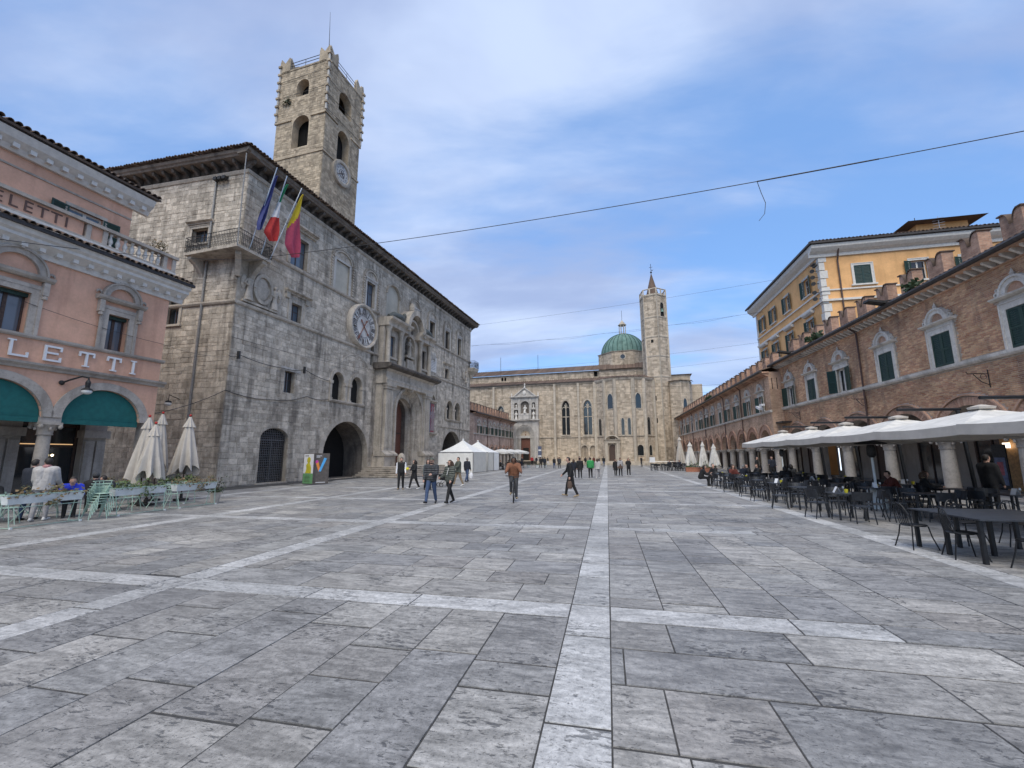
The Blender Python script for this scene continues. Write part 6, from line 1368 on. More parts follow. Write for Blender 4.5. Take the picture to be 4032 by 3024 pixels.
    for s in (-1, 1):
        a, b = (-20.05+s*2.75, 14.95), (-20.05, 17.05); MB().prism([a, (a[0]-s*.35, a[1]), (b[0], b[1]-.28), b] if s > 0 else [b, (b[0], b[1]-.28), (a[0]-s*.35, a[1]), a], -.95, -.05).ob('raking_cornice', W, q)
    m = MB().ball((-20.05, -.78, 15.75), (.4, .15, .5)); m.ob('medallion', 'marble_white', q); m = MB(); figure(m, (-20.05, -.5, 17.0), 1.0, .9); m.ob('finial_statue', 'marble_white', q)
    for x in (-23.1, -17.0): m = MB(); figure(m, (x, -.5, 14.95), .9); m.ob('corner_statue', 'marble_white', q)
    m = MB().box(-17.1, -16.3, -.85, -.8, 1.6, 3.9); m.cm = 1; m.box(-17.0, -16.4, -.86, -.85, 2.9, 3.2).box(-17.05, -16.35, -.86, -.85, 1.65, 1.95).ob('exhibition_banner', ['poster_blue', 'sign_white'], p)
church()
def belltower():
    t = thing('bell_tower', 'slender hexagonal sandstone bell tower with conical spire beside the dome', 'tower', (2.5+8.35*cos(CR)+2.6*sin(-CR), 93+8.35*sin(CR)+2.6*cos(CR), 0), CR)
    S, T = 'church_stone', 'church_trim'; R_ = 2.75
    hx = [(R_*cos(radians(a)), R_*sin(radians(a))) for a in (-196, -136, -76, -16, 44, 104)]
    MB().prismz(hx, 0, 35.9).ob('shaft', S, t)
    for k in range(3):
        (xa, ya), (xb, yb) = hx[k], hx[k+1]; X = Matrix.Translation((xa, ya, 0)) @ Matrix.Rotation(atan2(yb-ya, xb-xa), 4, 'Z'); L = R_
        hl = {2: [archpoly(.9, 1.9, 31.0, 33.4, 34.15)], 1: [rect(1.1, 1.65, 25.3, 26.0), rect(1.3, 1.6, 8.4, 9.4), rect(1.3, 1.6, 13, 14)]}.get(k, [])
        courses(t, .05, L-.05, .5, 35.8, .7, .36, -.001, hl+[rect(-.1, .16, 0, 36), rect(L-.16, L+.1, 0, 36)]+[rect(0, L, z-.05, z+.3) for z in (17.9, 22.3, 26.5, 30.8)], S, 100, seed=70+k, xf=X, name='stone_block')
        for q in hl: MB().prism(q, -.015, 0).ob('opening', 'dark_void', t).matrix_local = X
        if k == 2:
            m = MB().ring(1.4, 33.4, .5, .68, -.08, .02, 0, pi, 12, 1.5).box(.72, .9, -.08, .02, 31, 33.4).box(1.9, 2.08, -.08, .02, 31, 33.4).ob('belfry_surround', T, t); m.matrix_local = X
            m = MB().lathe([(.36, 0), (.3, .12), (.2, .5), (.16, .7), (.05, .8)], 12, (1.4, -.05, 32.0)).ob('bell', 'copper', t, 40); m.matrix_local = X
    for x, y in hx: MB().tube([(x, y, .5), (x, y, 35.8)], .14, 6).ob('corner_shaft', T, t)
    for z in (17.9, 22.3, 26.5, 30.8): MB().prismz([(x*1.04, y*1.04) for x, y in hx], z, z+.25).ob('string_course', T, t)
    MB().prismz([(x*1.06, y*1.06) for x, y in hx], 35.7, 36.05).ob('cornice', T, t)
    for k in range(6):
        (xa, ya), (xb, yb) = hx[k], hx[(k+1) % 6]
        for f in (0, .5): x, y = xa+(xb-xa)*f, ya+(yb-ya)*f; MB().box(x-.14, x+.14, y-.14, y+.14, 36.05, 37.2).ob('parapet_post', T, t)
        MB().tube([(xa, ya, 37.2), (xb, yb, 37.2)], .13, 5).ob('parapet_rail', T, t)
    MB().lathe([(1.3, 36.05), (1.3, 36.5), (1.15, 37.2), (.06, 41.6), (0, 41.65)], 10).ob('spire', 'church_tile', t)
    MB().ball((0, 0, 41.9), .22).tube([(0, 0, 41.6), (0, 0, 43.9)], .05, 5).tube([(-.35, 0, 43.1), (.35, 0, 43.1)], .04, 5).tube([(.1, 0, 42.4), (.3, 0, 42.35), (.5, 0, 42.5)], [.1, .08, .02], 5).ob('weathervane', 'iron', t)
belltower()
def backdrop():
    # roofs glimpsed behind the left arcade and scaffold-like terrace behind the right one
    h = thing('rooftop_house', 'small grey-roofed house peeping above the left arcade battlements', 'house', (-25.5, 72, 0), PR)
    MB().box(0, 12, 2, 10, 0, 11.2).ob('wall', 'cream_plaster', h); MB().add([(-.5, 1.5, 11.2), (12.5, 1.5, 11.2), (12.5, 10, 13), (-.5, 10, 13), (-.5, 1.5, 11.35), (12.5, 1.5, 11.35), (12.5, 10, 13.15), (-.5, 10, 13.15)], [(0,3,2,1),(4,5,6,7),(0,1,5,4),(1,2,6,5),(2,3,7,6),(3,0,4,7)]).ob('roof', 'roof_tile', h)
    g = thing('roof_terrace', 'white canopied roof terrace with railings behind the far battlements', 'terrace', (17.5, 74, 9.6))
    MB().add([(0, 0, 2.2), (3.5, 0, 2.2), (3.5, 6, 2.2), (0, 6, 2.2), (1.75, 3, 3.2)], [(0, 1, 4), (1, 2, 4), (2, 3, 4), (3, 0, 4)]).ob('canopy', 'canvas_white', g)
    for x, y in ((.1, .1), (3.4, .1), (.1, 5.9), (3.4, 5.9)): MB().tube([(x, y, 0), (x, y, 2.2)], .05, 5).ob('post', 'steel', g)
    m = MB()
    for k in range(9): m.tube([(0, -1-k, 0), (0, -1-k, 1.4+.15*k)], .04, 4)
    m.tube([(0, -1, 1.2), (0, -9, 2.4)], .04, 4).tube([(0, -1, .6), (0, -9, 1.2)], .03, 4).ob('railing', 'steel', g)
    MB().box(-.3, 4, -10, 6.5, -.6, 0).ob('deck', 'cream_plaster', g)
backdrop()
# ================================================================ street furniture
ORD = ['first', 'second', 'third', 'fourth', 'fifth', 'sixth', 'seventh', 'eighth', 'ninth', 'tenth', 'eleventh', 'twelfth', 'thirteenth', 'fourteenth']
PROTO = {}
def place(key, make, loc, rz, label, cat, group=None):
    if key not in PROTO: PROTO[key] = make(); o = PROTO[key]
    else: o = copytree(PROTO[key])
    o.location = loc; o.rotation_euler = (0, 0, rz); tag(o, label, cat, group); return o
def empty(name):
    o = bpy.data.objects.new(name, None); COL.objects.link(o); o.empty_display_size = .2; return o
def slatechair():
    o = empty('cafe_chair'); M = 'slate'
    MB().prismz([(-.2, -.2), (.2, -.2), (.22, .18), (.12, .23), (-.12, .23), (-.22, .18)], .435, .465).ob('seat', 'slate_top', o)
    mb = MB(); n = 8; vs = []
    for z, r, dy in ((.60, .235, .0), (.70, .24, .02), (.84, .25, .05)):
        for t in (0, .022):
            vs += [((r+t)*sin(a), (r+t)*cos(a)*.75+.05+dy, z) for a in [radians(-66+132*i/n) for i in range(n+1)]]
    m = n+1
    fs = []
    for k in range(2):
        a = k*2*m; c = (k+1)*2*m
        for i in range(n): fs += [(a+i+1, a+i, c+i, c+i+1), (a+m+i, a+m+i+1, c+m+i+1, c+m+i)]
        fs += [(a, a+m, c+m, c), (a+m+n, a+n, c+n, c+m+n)]
    for i in range(n): fs += [(i, i+1, m+i+1, m+i), (4*m+i+1, 4*m+i, 5*m+i, 5*m+i+1)]
    mb.add(vs, fs).ob('backrest', M, o)
    for s in (-1, 1):
        MB().tube([(s*.19, -.18, .44), (s*.215, -.23, .0)], [.02, .015], 5).ob('leg', M, o)
        MB().tube([(s*.21, .20, .84), (s*.205, .17, .45), (s*.225, .27, .0)], [.014, .02, .015], 5).ob('leg', M, o)
    return o
def windsor():
    o = empty('wire_back_chair'); M = 'black_metal'
    MB().lathe([(.02, .43), (.2, .435), (.215, .45), (.2, .465), (.02, .462)], 14).ob('seat', M, o)
    hoop = [(.2*cos(a), .17+.08*sin(a), .46+.42*sin(a)) for a in [pi*i/12 for i in range(13)]]
    MB().tube(hoop, .011, 5).ob('back_hoop', M, o)
    for k in range(6):
        x = -.14+.056*k; MB().tube([(x*.8, .17, .46), (x, .17+.08*sqrt(1-(x/.2)**2), .46+.42*sqrt(1-(x/.2)**2))], .007, 4).ob('spindle', M, o)
    for sx in (-1, 1):
        for sy in (-1, 1): MB().tube([(sx*.15, sy*.15, .44), (sx*.17, sy*.18, .25), (sx*.23, sy*.24, 0)], .012, 5).ob('leg', M, o)
    return o
def mintchair():
    o = empty('mint_chair'); M = 'mint'
    MB().lathe([(.02, .44), (.19, .445), (.2, .455), (.19, .465), (.02, .462)], 14).ob('seat', M, o)
    for k, z in enumerate((.62, .72, .82)):
        MB().tube([(.215*cos(a)*(1+.05*k), .02+.2*sin(a)+.03*k, z) for a in [radians(-10+200*i/10) for i in range(11)]], .011, 5).ob('back_hoop', M, o)
    for x in (-.1, 0, .1): MB().tube([(x, .19, .46), (x, .26, .82)], .008, 4).ob('spindle', M, o)
    for sx in (-1, 1):
        MB().tube([(sx*.16, -.14, .45), (sx*.22, -.22, 0)], .012, 5).ob('leg', M, o)
        MB().tube([(sx*.21, .06, .80), (sx*.18, .1, .45), (sx*.22, .24, 0)], .012, 5).ob('leg', M, o)
    return o
def slatetable():
    o = empty('cafe_table'); M = 'slate'
    MB().box(-.36, .36, -.36, .36, .72, .745).ob('tabletop', 'slate_top', o)
    for sx in (-1, 1):
        for sy in (-1, 1): MB().box(sx*.32-.022, sx*.32+.022, sy*.32-.022, sy*.32+.022, 0, .72).ob('leg', M, o)
    return o
def minttable():
    o = empty('mint_table'); M = 'mint'
    MB().box(-.35, .35, -.35, .35, .72, .74).ob('tabletop', M, o)
    for sx in (-1, 1): MB().tube([(sx*.3, -.3, .72), (sx*.25, .28, 0)], .013, 5).ob('leg', M, o); MB().tube([(sx*.27, .3, .72), (sx*.28, -.28, 0)], .013, 5).ob('leg', M, o)
    return o
def leaves(mb, n, box, size=.07, seed=0):
    r = random.Random(seed); (x0, x1), (y0, y1), (z0, z1) = box
    for k in range(n):
        cx_ = r.uniform(x0, x1); c = Vector((cx_, r.uniform(y0, y1), z0+(z1-z0)*r.random()**1.3*(.55+.45*sin(cx_*9+seed)))); q = Vector((r.uniform(-1, 1), r.uniform(-1, 1), r.uniform(-.4, 1))).normalized()*size*r.uniform(.6, 1.3); s = q.orthogonal().normalized()*size*r.uniform(.3, .5); mb.tint = r.random()
        mb.add([c, c+q*.5+s, c+q, c+q*.5-s], [(0, 1, 2, 3)])
    return mb
def flowerbox(i, loc, rz, L, label):
    o = thing('flower_box', label, 'flower box', loc, rz, 'planter boxes fencing the cafe')
    # white metal trough, slanted sides, on a mint tubular stand
    w0, w1 = .11, .15
    m = MB(); m.add([(-L/2+.04, -w0, .62), (L/2-.04, -w0, .62), (L/2-.04, w0, .62), (-L/2+.04, w0, .62), (-L/2, -w1, .86), (L/2, -w1, .86), (L/2, w1, .86), (-L/2, w1, .86)], [(0,3,2,1),(0,1,5,4),(1,2,6,5),(2,3,7,6),(3,0,4,7)]); m.ob('trough', 'planter_white', o)
    MB().box(-L/2+.02, L/2-.02, -w1+.02, w1-.02, .78, .80).ob('soil', 'soil', o)
    MB().tube([(-L/2, -w1, .86), (L/2, -w1, .86), (L/2, w1, .86), (-L/2, w1, .86), (-L/2, -w1, .86)], .014, 5).ob('rim', 'mint', o)
    for s in (-1, 1):
        for t in (-1, 1):
            MB().tube([(s*(L/2-.06), t*.12, .62), (s*(L/2-.10), t*.2, .02)], .012, 5).ob('leg', 'mint', o)
        MB().tube([(s*(L/2-.10), -.24, .02), (s*(L/2-.10), .24, .02)], .012, 5).ob('foot_rail', 'mint', o)
        MB().box(s*(L/2-.10)-.025, s*(L/2-.10)+.025, -.29, -.24, 0, .05).ob('rubber_foot', 'planter_white', o)
    MB().tube([(-L/2+.1, -.2, .03), (L/2-.1, -.2, .03)], .010, 5).tube([(-L/2+.07, -.14, .54), (L/2-.07, -.14, .54)], .010, 5).ob('stretcher', 'mint', o)
    m = leaves(MB(), 420, ((-L/2+.03, L/2-.03), (-.18, .18), (.80, 1.13)), .085, 100+i); leaves(m, 60, ((-.05, .25), (-.26, -.15), (.55, .88)), .075, 200+i)
    m.ob('foliage', 'leaf' if i % 2 else 'leaf_autumn', o)
def closedparasol(loc, h, hem, rad, label, mat='canvas', red=True, group=None, n=9, seed=0):
    o = thing('closed_parasol', label, 'parasol', loc, rnd(0, 6), group); r = random.Random(seed)
    MB().tube([(0, 0, 0), (0, 0, h+.05)], .025, 7).ob('pole', 'wood_dark', o); MB().ball((0, 0, h+.1), .05).ob('finial', 'flag_red' if red else 'steel', o)
    MB().lathe([(.28, 0), (.28, .08), (.06, .1), (.05, .3)], 12).ob('base', 'iron', o)
    mb = MB(); K = 10; N = n*6; vs = []
    ph = [r.uniform(0, 6) for _ in range(3)]; dr = [r.uniform(-.16, .40) for _ in range(n)]
    for i in range(K+1):
        f = i/K
        for j in range(N):
            a = 2*pi*j/N; e = dr[int(j/6) % n]*(1-abs((j % 6)-2.5)/3.2)*1.5
            z = h-.02-(h-hem-e*(h-hem)*.45)*f; ra = .045+(rad)*(f**.8)*(1-.12*f*f); fold = 1+(.62*f)*cos(n*a+ph[0])*.55+.12*f*sin(2*a+ph[1])
            vs.append((ra*fold*cos(a+.15*f), ra*fold*sin(a+.15*f), z))
    mb.add(vs, [(i*N+j, i*N+(j+1) % N, (i+1)*N+(j+1) % N, (i+1)*N+j) for i in range(K) for j in range(N)]); mb.ob('canopy', mat, o, 70)
    c = MB(); vs = []
    for i in range(4):
        f = i/3
        for j in range(N): a = 2*pi*j/N; ra = (.05+rad*.36*f)*(1+.22*f*cos(n*a+ph[0])); vs.append((ra*cos(a), ra*sin(a), h+.03-.46*f))
    c.add(vs, [(i*N+j, i*N+(j+1) % N, (i+1)*N+(j+1) % N, (i+1)*N+j) for i in range(3) for j in range(N)]); c.ob('vent_cap', mat, o, 70)
def openparasol(loc, half, zc, za, label, group):
    """square cream cantilever canopy with drooping valance"""
    o = thing('open_parasol', label, 'parasol', loc, radians(1.5), group)
    n = 8; vs = []; fs = []; E = []
    for s in range(4):
        a = Matrix.Rotation(pi/2*s, 3, 'Z')
        for i in range(n): t = -1+2*i/n; E.append(a @ Vector((t*half, -half, zc-.05*(1-t*t))))
    N = 4*n; rings = [[Vector((e.x*f, e.y*f, za+(e.z-za)*(f+.04*f*(1-f)))) for e in E] for f in (.12, .35, .6, .82, 1.)]
    for k in range(4): pass
    V = [p for r in rings for p in r]; vs = [(0, 0, za+.04)]+V
    fs = [(0, 1+j, 1+(j+1) % N) for j in range(N)]+[(1+k*N+j, 1+(k+1)*N+j, 1+(k+1)*N+(j+1) % N, 1+k*N+(j+1) % N) for k in range(4) for j in range(N)]
    MB().add(vs, fs).ob('canopy', 'canvas_white', o, 25)
    v = []
    for e in E: v += [e, Vector((e.x*1.01, e.y*1.01, e.z-.24))]
    MB().add(v, [(2*j, 2*j+1, (2*j+3) % (2*N), (2*j+2) % (2*N)) for j in range(N)]).ob('valance', 'canvas', o)
    m = MB()
    for s in range(4):
        a = Matrix.Rotation(pi/2*s+pi/4, 3, 'Z'); e = a @ Vector((0, -half*1.36, zc-.05)); m.tube([(0, 0, za-.05), e], .022, 4)
    m.ob('ribs', 'black_metal', o, kind='stuff')
    MB().lathe([(.26, za-.01), (.28, za+.05), (.1, za+.10), (0, za+.12)], 8).ob('vent_cap', 'canvas', o)
    MB().tube([(half*1.15, 0, 0), (half*1.05, 0, za+.25)], .06, 6).tube([(half*1.1, 0, za+.28), (0, 0, za+.30)], .05, 6).ob('cantilever_mast', 'black_metal', o); MB().box(half*1.15-.4, half*1.15+.4, -.4, .4, 0, .1).ob('base', 'iron', o)
def tent(loc, label, opening):
    o = thing('gazebo_tent', label, 'tent', loc, CR, 'white gazebo tents'); W = 2.15; n = 10; vs = [(0, 0, 3.74)]; N = 4*n
    E = []
    for s in range(4):
        a = Matrix.Rotation(pi/2*s, 3, 'Z')
        for i in range(n): t = -1+2*i/n; E.append(a @ Vector((t*W, -W, 0)))
    for f in (.05, .2, .4, .6, .8, 1.):
        for e in E:
            vs.append((e.x*f, e.y*f, 3.72-1.42*(1.35*f-.35*f*f) if f < 1 else 2.30))
    fs = [(0, 1+j, 1+(j+1) % N) for j in range(N)]+[(1+k*N+j, 1+(k+1)*N+j, 1+(k+1)*N+(j+1) % N, 1+k*N+(j+1) % N) for k in range(5) for j in range(N)]
    MB().add(vs, fs).ob('canopy', 'tent_white', o, 35)
    MB().ball((0, 0, 3.78), (.12, .12, .12)).ob('peak_knob', 'tent_white', o)
    m = []
    for sx in (-1, 1):
        for sy in (-1, 1): MB().box(sx*W-.03, sx*W+.03, sy*W-.03, sy*W+.03, 0, 2.32).ob('pole', 'steel', o)
    def panel(a, b, wav, mat, z0=.04):
        K = 16; L = (b-a); d = L.normalized(); nrm = Vector((d.y, -d.x, 0)); v = []
        for k in range(K+1):
            q = a+L*k/K+nrm*wav*sin(k*1.7)
            v += [(q.x, q.y, z0), (q.x, q.y, 2.28), (q.x-nrm.x*.01, q.y-nrm.y*.01, z0), (q.x-nrm.x*.01, q.y-nrm.y*.01, 2.28)]
        MB().add(v, [f for k in range(K) for f in ((4*k, 4*k+4, 4*k+5, 4*k+1), (4*k+2, 4*k+3, 4*k+7, 4*k+6))]).ob('side_panel', mat, o)
    panel(Vector((-W, -W+.02, 0)), Vector((W, -W+.02, 0)), .015, 'tent_white')
    if opening: panel(Vector((W-.02, -W, 0)), Vector((W-.02, 0, 0)), .03, 'tent_side'); panel(Vector((W-.02, .25, 0)), Vector((W-.02, W, 0)), .03, 'tent_white')
    else: panel(Vector((W-.02, -W, 0)), Vector((W-.02, W, 0)), .015, 'tent_side')
    panel(Vector((W, W-.02, 0)), Vector((-W, W-.02, 0)), .015, 'tent_side'); panel(Vector((-W+.02, W, 0)), Vector((-W+.02, -W, 0)), .015, 'tent_side')
    MB().box(-W, W, -W-.012, -W+.01, 2.24, 2.32).ob('eaves_rail', 'steel', o)
tent((-16.6, 49.1, 0), 'near white gazebo tent with closed walls below the palace arch', False)
tent((-16.4, 54.5, 0), 'white gazebo tent behind the first one, with a slit in its wall', True)
def scalloped(loc, label):
    o = thing('scalloped_parasol', label, 'parasol', loc, 0, 'white parasols by the tents'); n = 32; vs = [(0, 0, 2.85)]
    for f in (.3, .6, .85, 1.): vs += [(1.75*f*cos(2*pi*j/n), 1.75*f*sin(2*pi*j/n), 2.85-.42*f**1.15) for j in range(n)]
    vs += [(1.77*cos(2*pi*j/n), 1.77*sin(2*pi*j/n), 2.23-.10*abs(sin(pi*j/4))) for j in range(n)]
    MB().add(vs, [(0, 1+j, 1+(j+1) % n) for j in range(n)]+[(1+k*n+j, 1+(k+1)*n+j, 1+(k+1)*n+(j+1) % n, 1+k*n+(j+1) % n) for k in range(4) for j in range(n)]).ob('canopy', 'canvas_white', o, 35)
    MB().tube([(0, 0, 0), (0, 0, 2.9)], .03, 6).ob('pole', 'steel', o); MB().lathe([(.3, 0), (.3, .08), (.05, .1)], 10).ob('base', 'iron', o)
for k, (x, y) in enumerate(((-14.4, 59.6), (-14.0, 63.2), (-13.6, 66.8))): scalloped((x, y, 0), 'scalloped white parasol, %s of the three behind the tents' % ORD[k])
# information sign: two tall panels in a V
def infosign():
    o = thing('info_sign', 'two-panel information sign, one green with yellow figure, one brown, beside palace arch', 'sign', (-19.5, 25.75, 0), radians(-14))
    m = MB().box(-.5, .5, 0, .08, .05, 2.07); a = m.ob('left_panel', 'sign_brown', o)
    MB().box(-.46, .46, -.012, -.002, .75, 2.03).ob('white_field', 'sign_white', a); MB().box(-.46, .46, -.012, -.002, .09, .75).ob('green_field', 'sign_green', a)
    MB().ball((.02, -.014, 1.62), (.17, .012, .21), 12, 8).lathe([(.12, 1.35), (.14, 1.42)], 10, (.02, -.014, 0), sy=.06).prism([(-.28, .76), (.28, .76), (.28, 1.1), (.2, 1.3), (.1, 1.42), (-.08, 1.42), (-.22, 1.28), (-.16, 1.05)], -.022, -.012).ob('printed_figure', 'sign_yellow', a)
    m = MB()
    for k in range(5): m.box(-.3, .2-.05*(k % 3), -.016, -.011, .2+.09*k, .23+.09*k)
    m.ob('printed_lines', 'leaf_dark', a); m = MB()
    for k in range(3): m.ball((-.3+.12*k, -.013, 1.9), (.05, .008, .04))
    m.ob('printed_leaves', 'numeral', a)
    b = MB().box(-.5, .5, 0, .08, .05, 2.07).ob('right_panel', 'sign_brown', o); b.location = (.62, .50, 0); b.rotation_euler = (0, 0, radians(62))
    m = MB().prism([(-.36, 1.45), (-.2, 1.5), (-.02, .9), (-.16, .86)], -.012, -.002); m.ob('logo_stroke', 'orange', b); MB().ball((-.29, -.008, 1.5), (.1, .006, .12), 12, 6).ob('logo_tip', 'magenta', b)
    m = MB().prism([(-.16, .88), (-.02, .86), (.32, 1.72), (.16, 1.78)], -.013, -.003); m.ob('logo_stroke', 'sky_paint', b); m = MB().box(-.34, .0, -.01, -.002, 1.88, 1.92).box(-.34, -.1, -.01, -.002, 1.8, 1.84).box(-.3, .3, -.01, -.002, .14, .18); m.ob('printed_lines', 'sign_white', b)
infosign()
# ---- left cafe terrace
for i, (y, L, lab) in enumerate(((9.45, 1.75, 'white trough planter on mint stand nearest the camera, with reddish leaves'), (12.0, 1.7, 'middle white trough planter on mint stand right of the stacked chairs'), (14.05, 1.7, 'white trough planter on mint stand nearest the palace corner'))):
    flowerbox(i, (-15.55, y, 0), radians(90), L, lab)
flowerbox(3, (-17.4, 14.9, 0), 0, 1.7, 'white trough planter set crossways under the closed parasols'); flowerbox(4, (-18.9, 13.6, 0), radians(90), 1.7, 'white trough planter half hidden behind the seated cafe guests')
def pot(loc, label, r, h, mat, n, sp, hz, seed, leaf='leaf_dark', cat='potted plant'):
    o = thing('potted_plant', label, cat, loc); MB().lathe([(r*.72, 0), (r, h*.95), (r*1.06, h*.96), (r*1.06, h), (r*.9, h), (r*.85, h*.9)], 14).ob('pot', mat, o, 35)
    m = MB()
    for k in range(6): a = k*1.05; m.tube([(0, 0, h*.9), (sp*.5*cos(a), sp*.5*sin(a), h+hz*.5), (sp*.7*cos(a), sp*.7*sin(a), h+hz*.8)], .008, 4)
    m.ob('stem', 'wood_dark', o); leaves(MB(), n, ((-sp, sp), (-sp, sp), (h, h+hz)), .08, seed).ob('foliage', leaf, o)
pot((-15.75, 15.2, 0), 'beige pot with a leafy shrub at the end of the planters', .19, .42, 'pot_beige', 120, .25, .75, 5)
for k, (x, y, rz) in enumerate(((-16.6, 9.3, 2.4), (-17.9, 9.6, -1.2), (-16.5, 12.5, 1.9), (-17.6, 12.9, .3), (-16.4, 13.9, 2.6), (-17.2, 10.6, -2.2))):
    place('mint', mintchair, (x, y, 0), rz, 'mint metal chair, %s from the near end of the cafe terrace' % ORD[k], 'chair', 'mint cafe chairs')
for k in range(5): place('mint', mintchair, (-15.35+.012*k, 10.62+.03*k, .075*k), radians(78)+.02*k, 'mint metal chair, %s from the bottom of the stack between planters' % ORD[k], 'chair', 'stacked mint chairs')
for k, (x, y) in enumerate(((-17.3, 9.9), (-17.1, 12.2), (-17.0, 13.4), (-18.4, 11.2))): place('mintt', minttable, (x, y, 0), .1*k, 'mint metal cafe table, %s from the near end of the terrace' % ORD[k], 'table', 'mint cafe tables')
closedparasol((-18.3, 14.15, 0), 3.42, 1.10, .44, 'closed cream parasol leaning left in the group of three', seed=1, group='closed cream parasols'); closedparasol((-17.55, 13.85, 0), 3.10, .98, .44, 'shortest closed cream parasol at the front of the group', seed=2, group='closed cream parasols')
closedparasol((-19.2, 15.4, 0), 3.70, 1.2, .36, 'closed cream parasol at the back of the group, red finial', seed=3, group='closed cream parasols'); closedparasol((-18.1, 15.75, 0), 3.58, 1.12, .46, 'closed cream parasol standing alone before the palace corner', seed=4, group='closed cream parasols')
# ---- right cafe terrace
ROWS = [(6.75, 'outer row beside the paving'), (8.95, 'second row from the paving'), (11.1, 'row nearest the columns')]
YS = [15.0, 17.35, 19.7, 22.0, 24.3, 26.6, 28.9]
for ri, (x, rn) in enumerate(ROWS):
    for k, y in enumerate(YS):
        jx, jy = rnd(-.12, .12), rnd(-.15, .15); w = ORD[k]
        place('stab', slatetable, (x+jx, y+jy, 0), rnd(-.06, .06), 'dark square cafe table, %s from the near end, %s' % (w, rn), 'table', 'dark cafe tables')
        for dx, dy, rz, nm in ((-.02, -.68, pi, 'near'), (.03, .68, 0, 'far'), (-.72, .05, pi/2, 'paving'), (.72, -.04, -pi/2, 'column')):
            if ri == 2 and nm == 'column': continue
            if (ri, k, nm) in ((0, 6, 'paving'), (1, 6, 'paving')): continue
            place('schair', slatechair, (x+jx+dx+rnd(-.08, .08), y+jy+dy+rnd(-.08, .08), 0), rz+rnd(-.3, .3), 'dark chair on %s side of %s table, %s' % (nm, w, rn), 'chair', 'dark cafe chairs')
        if (k+ri) % 2 == 0:
            c = MB().lathe([(.04, 0), (.05, .09), (.052, .1)], 9); o = c.ob('table_pot', ['sign_yellow'][0], None); o.location = (x+jx+.1, y+jy+.08, .745); tag(o, 'small yellowish candle pot on the %s dark table, %s' % (w, rn), 'pot', 'pots on the cafe tables')
for q, (ri, k) in enumerate(((0, 0), (0, 2), (1, 1), (1, 3), (0, 4), (2, 0), (2, 2))):
    o = MB().add([(-.09, -.06, 0), (.0, -.06, .17), (.09, -.06, 0), (-.09, .06, 0), (.0, .06, .17), (.09, .06, 0), (.0, -.06, .162), (.0, .06, .162)], [(0, 3, 4, 1), (1, 4, 5, 2), (0, 6, 7, 3), (6, 2, 5, 7), (0, 1, 6), (1, 2, 6), (3, 7, 4), (4, 7, 5)]).ob('menu_card', 'sign_white'); o.location = (ROWS[ri][0]-.12, YS[k]-.05, .747); o.rotation_euler = (0, 0, .7*q)
    tag(o, 'folded white menu card on the %s dark table, %s' % (ORD[k], ROWS[ri][1]), 'menu card', 'menu cards on the cafe tables')
    g = MB().lathe([(.03, 0), (.006, .01), (.006, .07), (.035, .11), (.03, .17)], 10).ob('wine_glass', 'steel'); g.location = (ROWS[ri][0]+.15, YS[k]+.16, .746); tag(g, 'small stemmed glass on the %s dark table, %s' % (ORD[k], ROWS[ri][1]), 'glass', 'glasses on the cafe tables')
def longtable():
    o = thing('long_table', 'long dark metal table with wire chairs nearest the camera', 'table', (6.55, 10.05, 0), radians(3))
    MB().box(-.42, 1.45, -.85, .85, .725, .75).ob('tabletop', 'slate_top', o)
    for x in (-.36, .36, 1.38):
        for y in (-.75, 0, .75): MB().box(x-.03, x+.03, y-.03, y+.03, 0, .725).ob('leg', 'black_metal', o)
longtable()
for k, (x, y, rz) in enumerate(((6.0, 10.6, 1.7), (6.25, 9.75, 1.4), (6.75, 9.0, -2.6), (7.3, 11.25, .2), (8.15, 11.2, -.3), (7.45, 9.05, 2.9))):
    place('windsor', windsor, (x, y, 0), rz, 'black wire-backed chair, %s around the long table by the picture edge' % ORD[k], 'chair', 'wire-backed chairs')
for k, y in enumerate((10.5, 13.8, 17.2, 20.55, 23.7, 27.2)):
    openparasol((9.75, y, 0), 1.68, 2.55, 3.02+.02*k, 'open cream cantilever parasol, %s from the camera end of the right terrace' % ORD[k], 'open cream parasols')
def heater(loc, label):
    o = thing('patio_heater', label, 'heater', loc); MB().lathe([(.28, 0), (.28, .62), (.2, .68), (.05, .7)], 16).ob('gas_housing', 'planter_white', o, 40); MB().tube([(0, 0, .68), (0, 0, 1.75)], .04, 8).ob('pole', 'planter_white', o)
    MB().lathe([(.07, 1.75), (.14, 1.85), (.13, 2.1), (.1, 2.2)], 14).ob('burner', 'iron', o); MB().lathe([(.48, 2.22), (.46, 2.26), (.1, 2.36), (0, 2.37)], 20).ob('reflector', 'iron', o)
heater((9.2, 17.95, 0), 'white patio heater with dark disc top among the near tables'); heater((12.6, 14.0, 0), 'patio heater with dark top at the far right under the parasols'); heater((10.9, 31.0, 0), 'dark-topped patio heater beyond the far parasol')
for k, (x, y, h, r, mt, lab) in enumerate(((9.6, 55.0, 3.35, .55, 'canvas_white', 'closed white parasol, left of the group by the terracotta planters'), (10.5, 52.5, 3.3, .4, 'canvas_white', 'slim closed white parasol, middle of the group by the planters'), (11.2, 50.5, 3.0, .5, 'canvas_white', 'closed white parasol, right of the group by the planters'), (10.1, 65.5, 4.4, .6, 'canvas', 'tall closed beige parasol near the church end of the arcade'))):
    closedparasol((x, y, 0), h, .75, r, lab, mt, False, 'closed white parasols', seed=20+k)
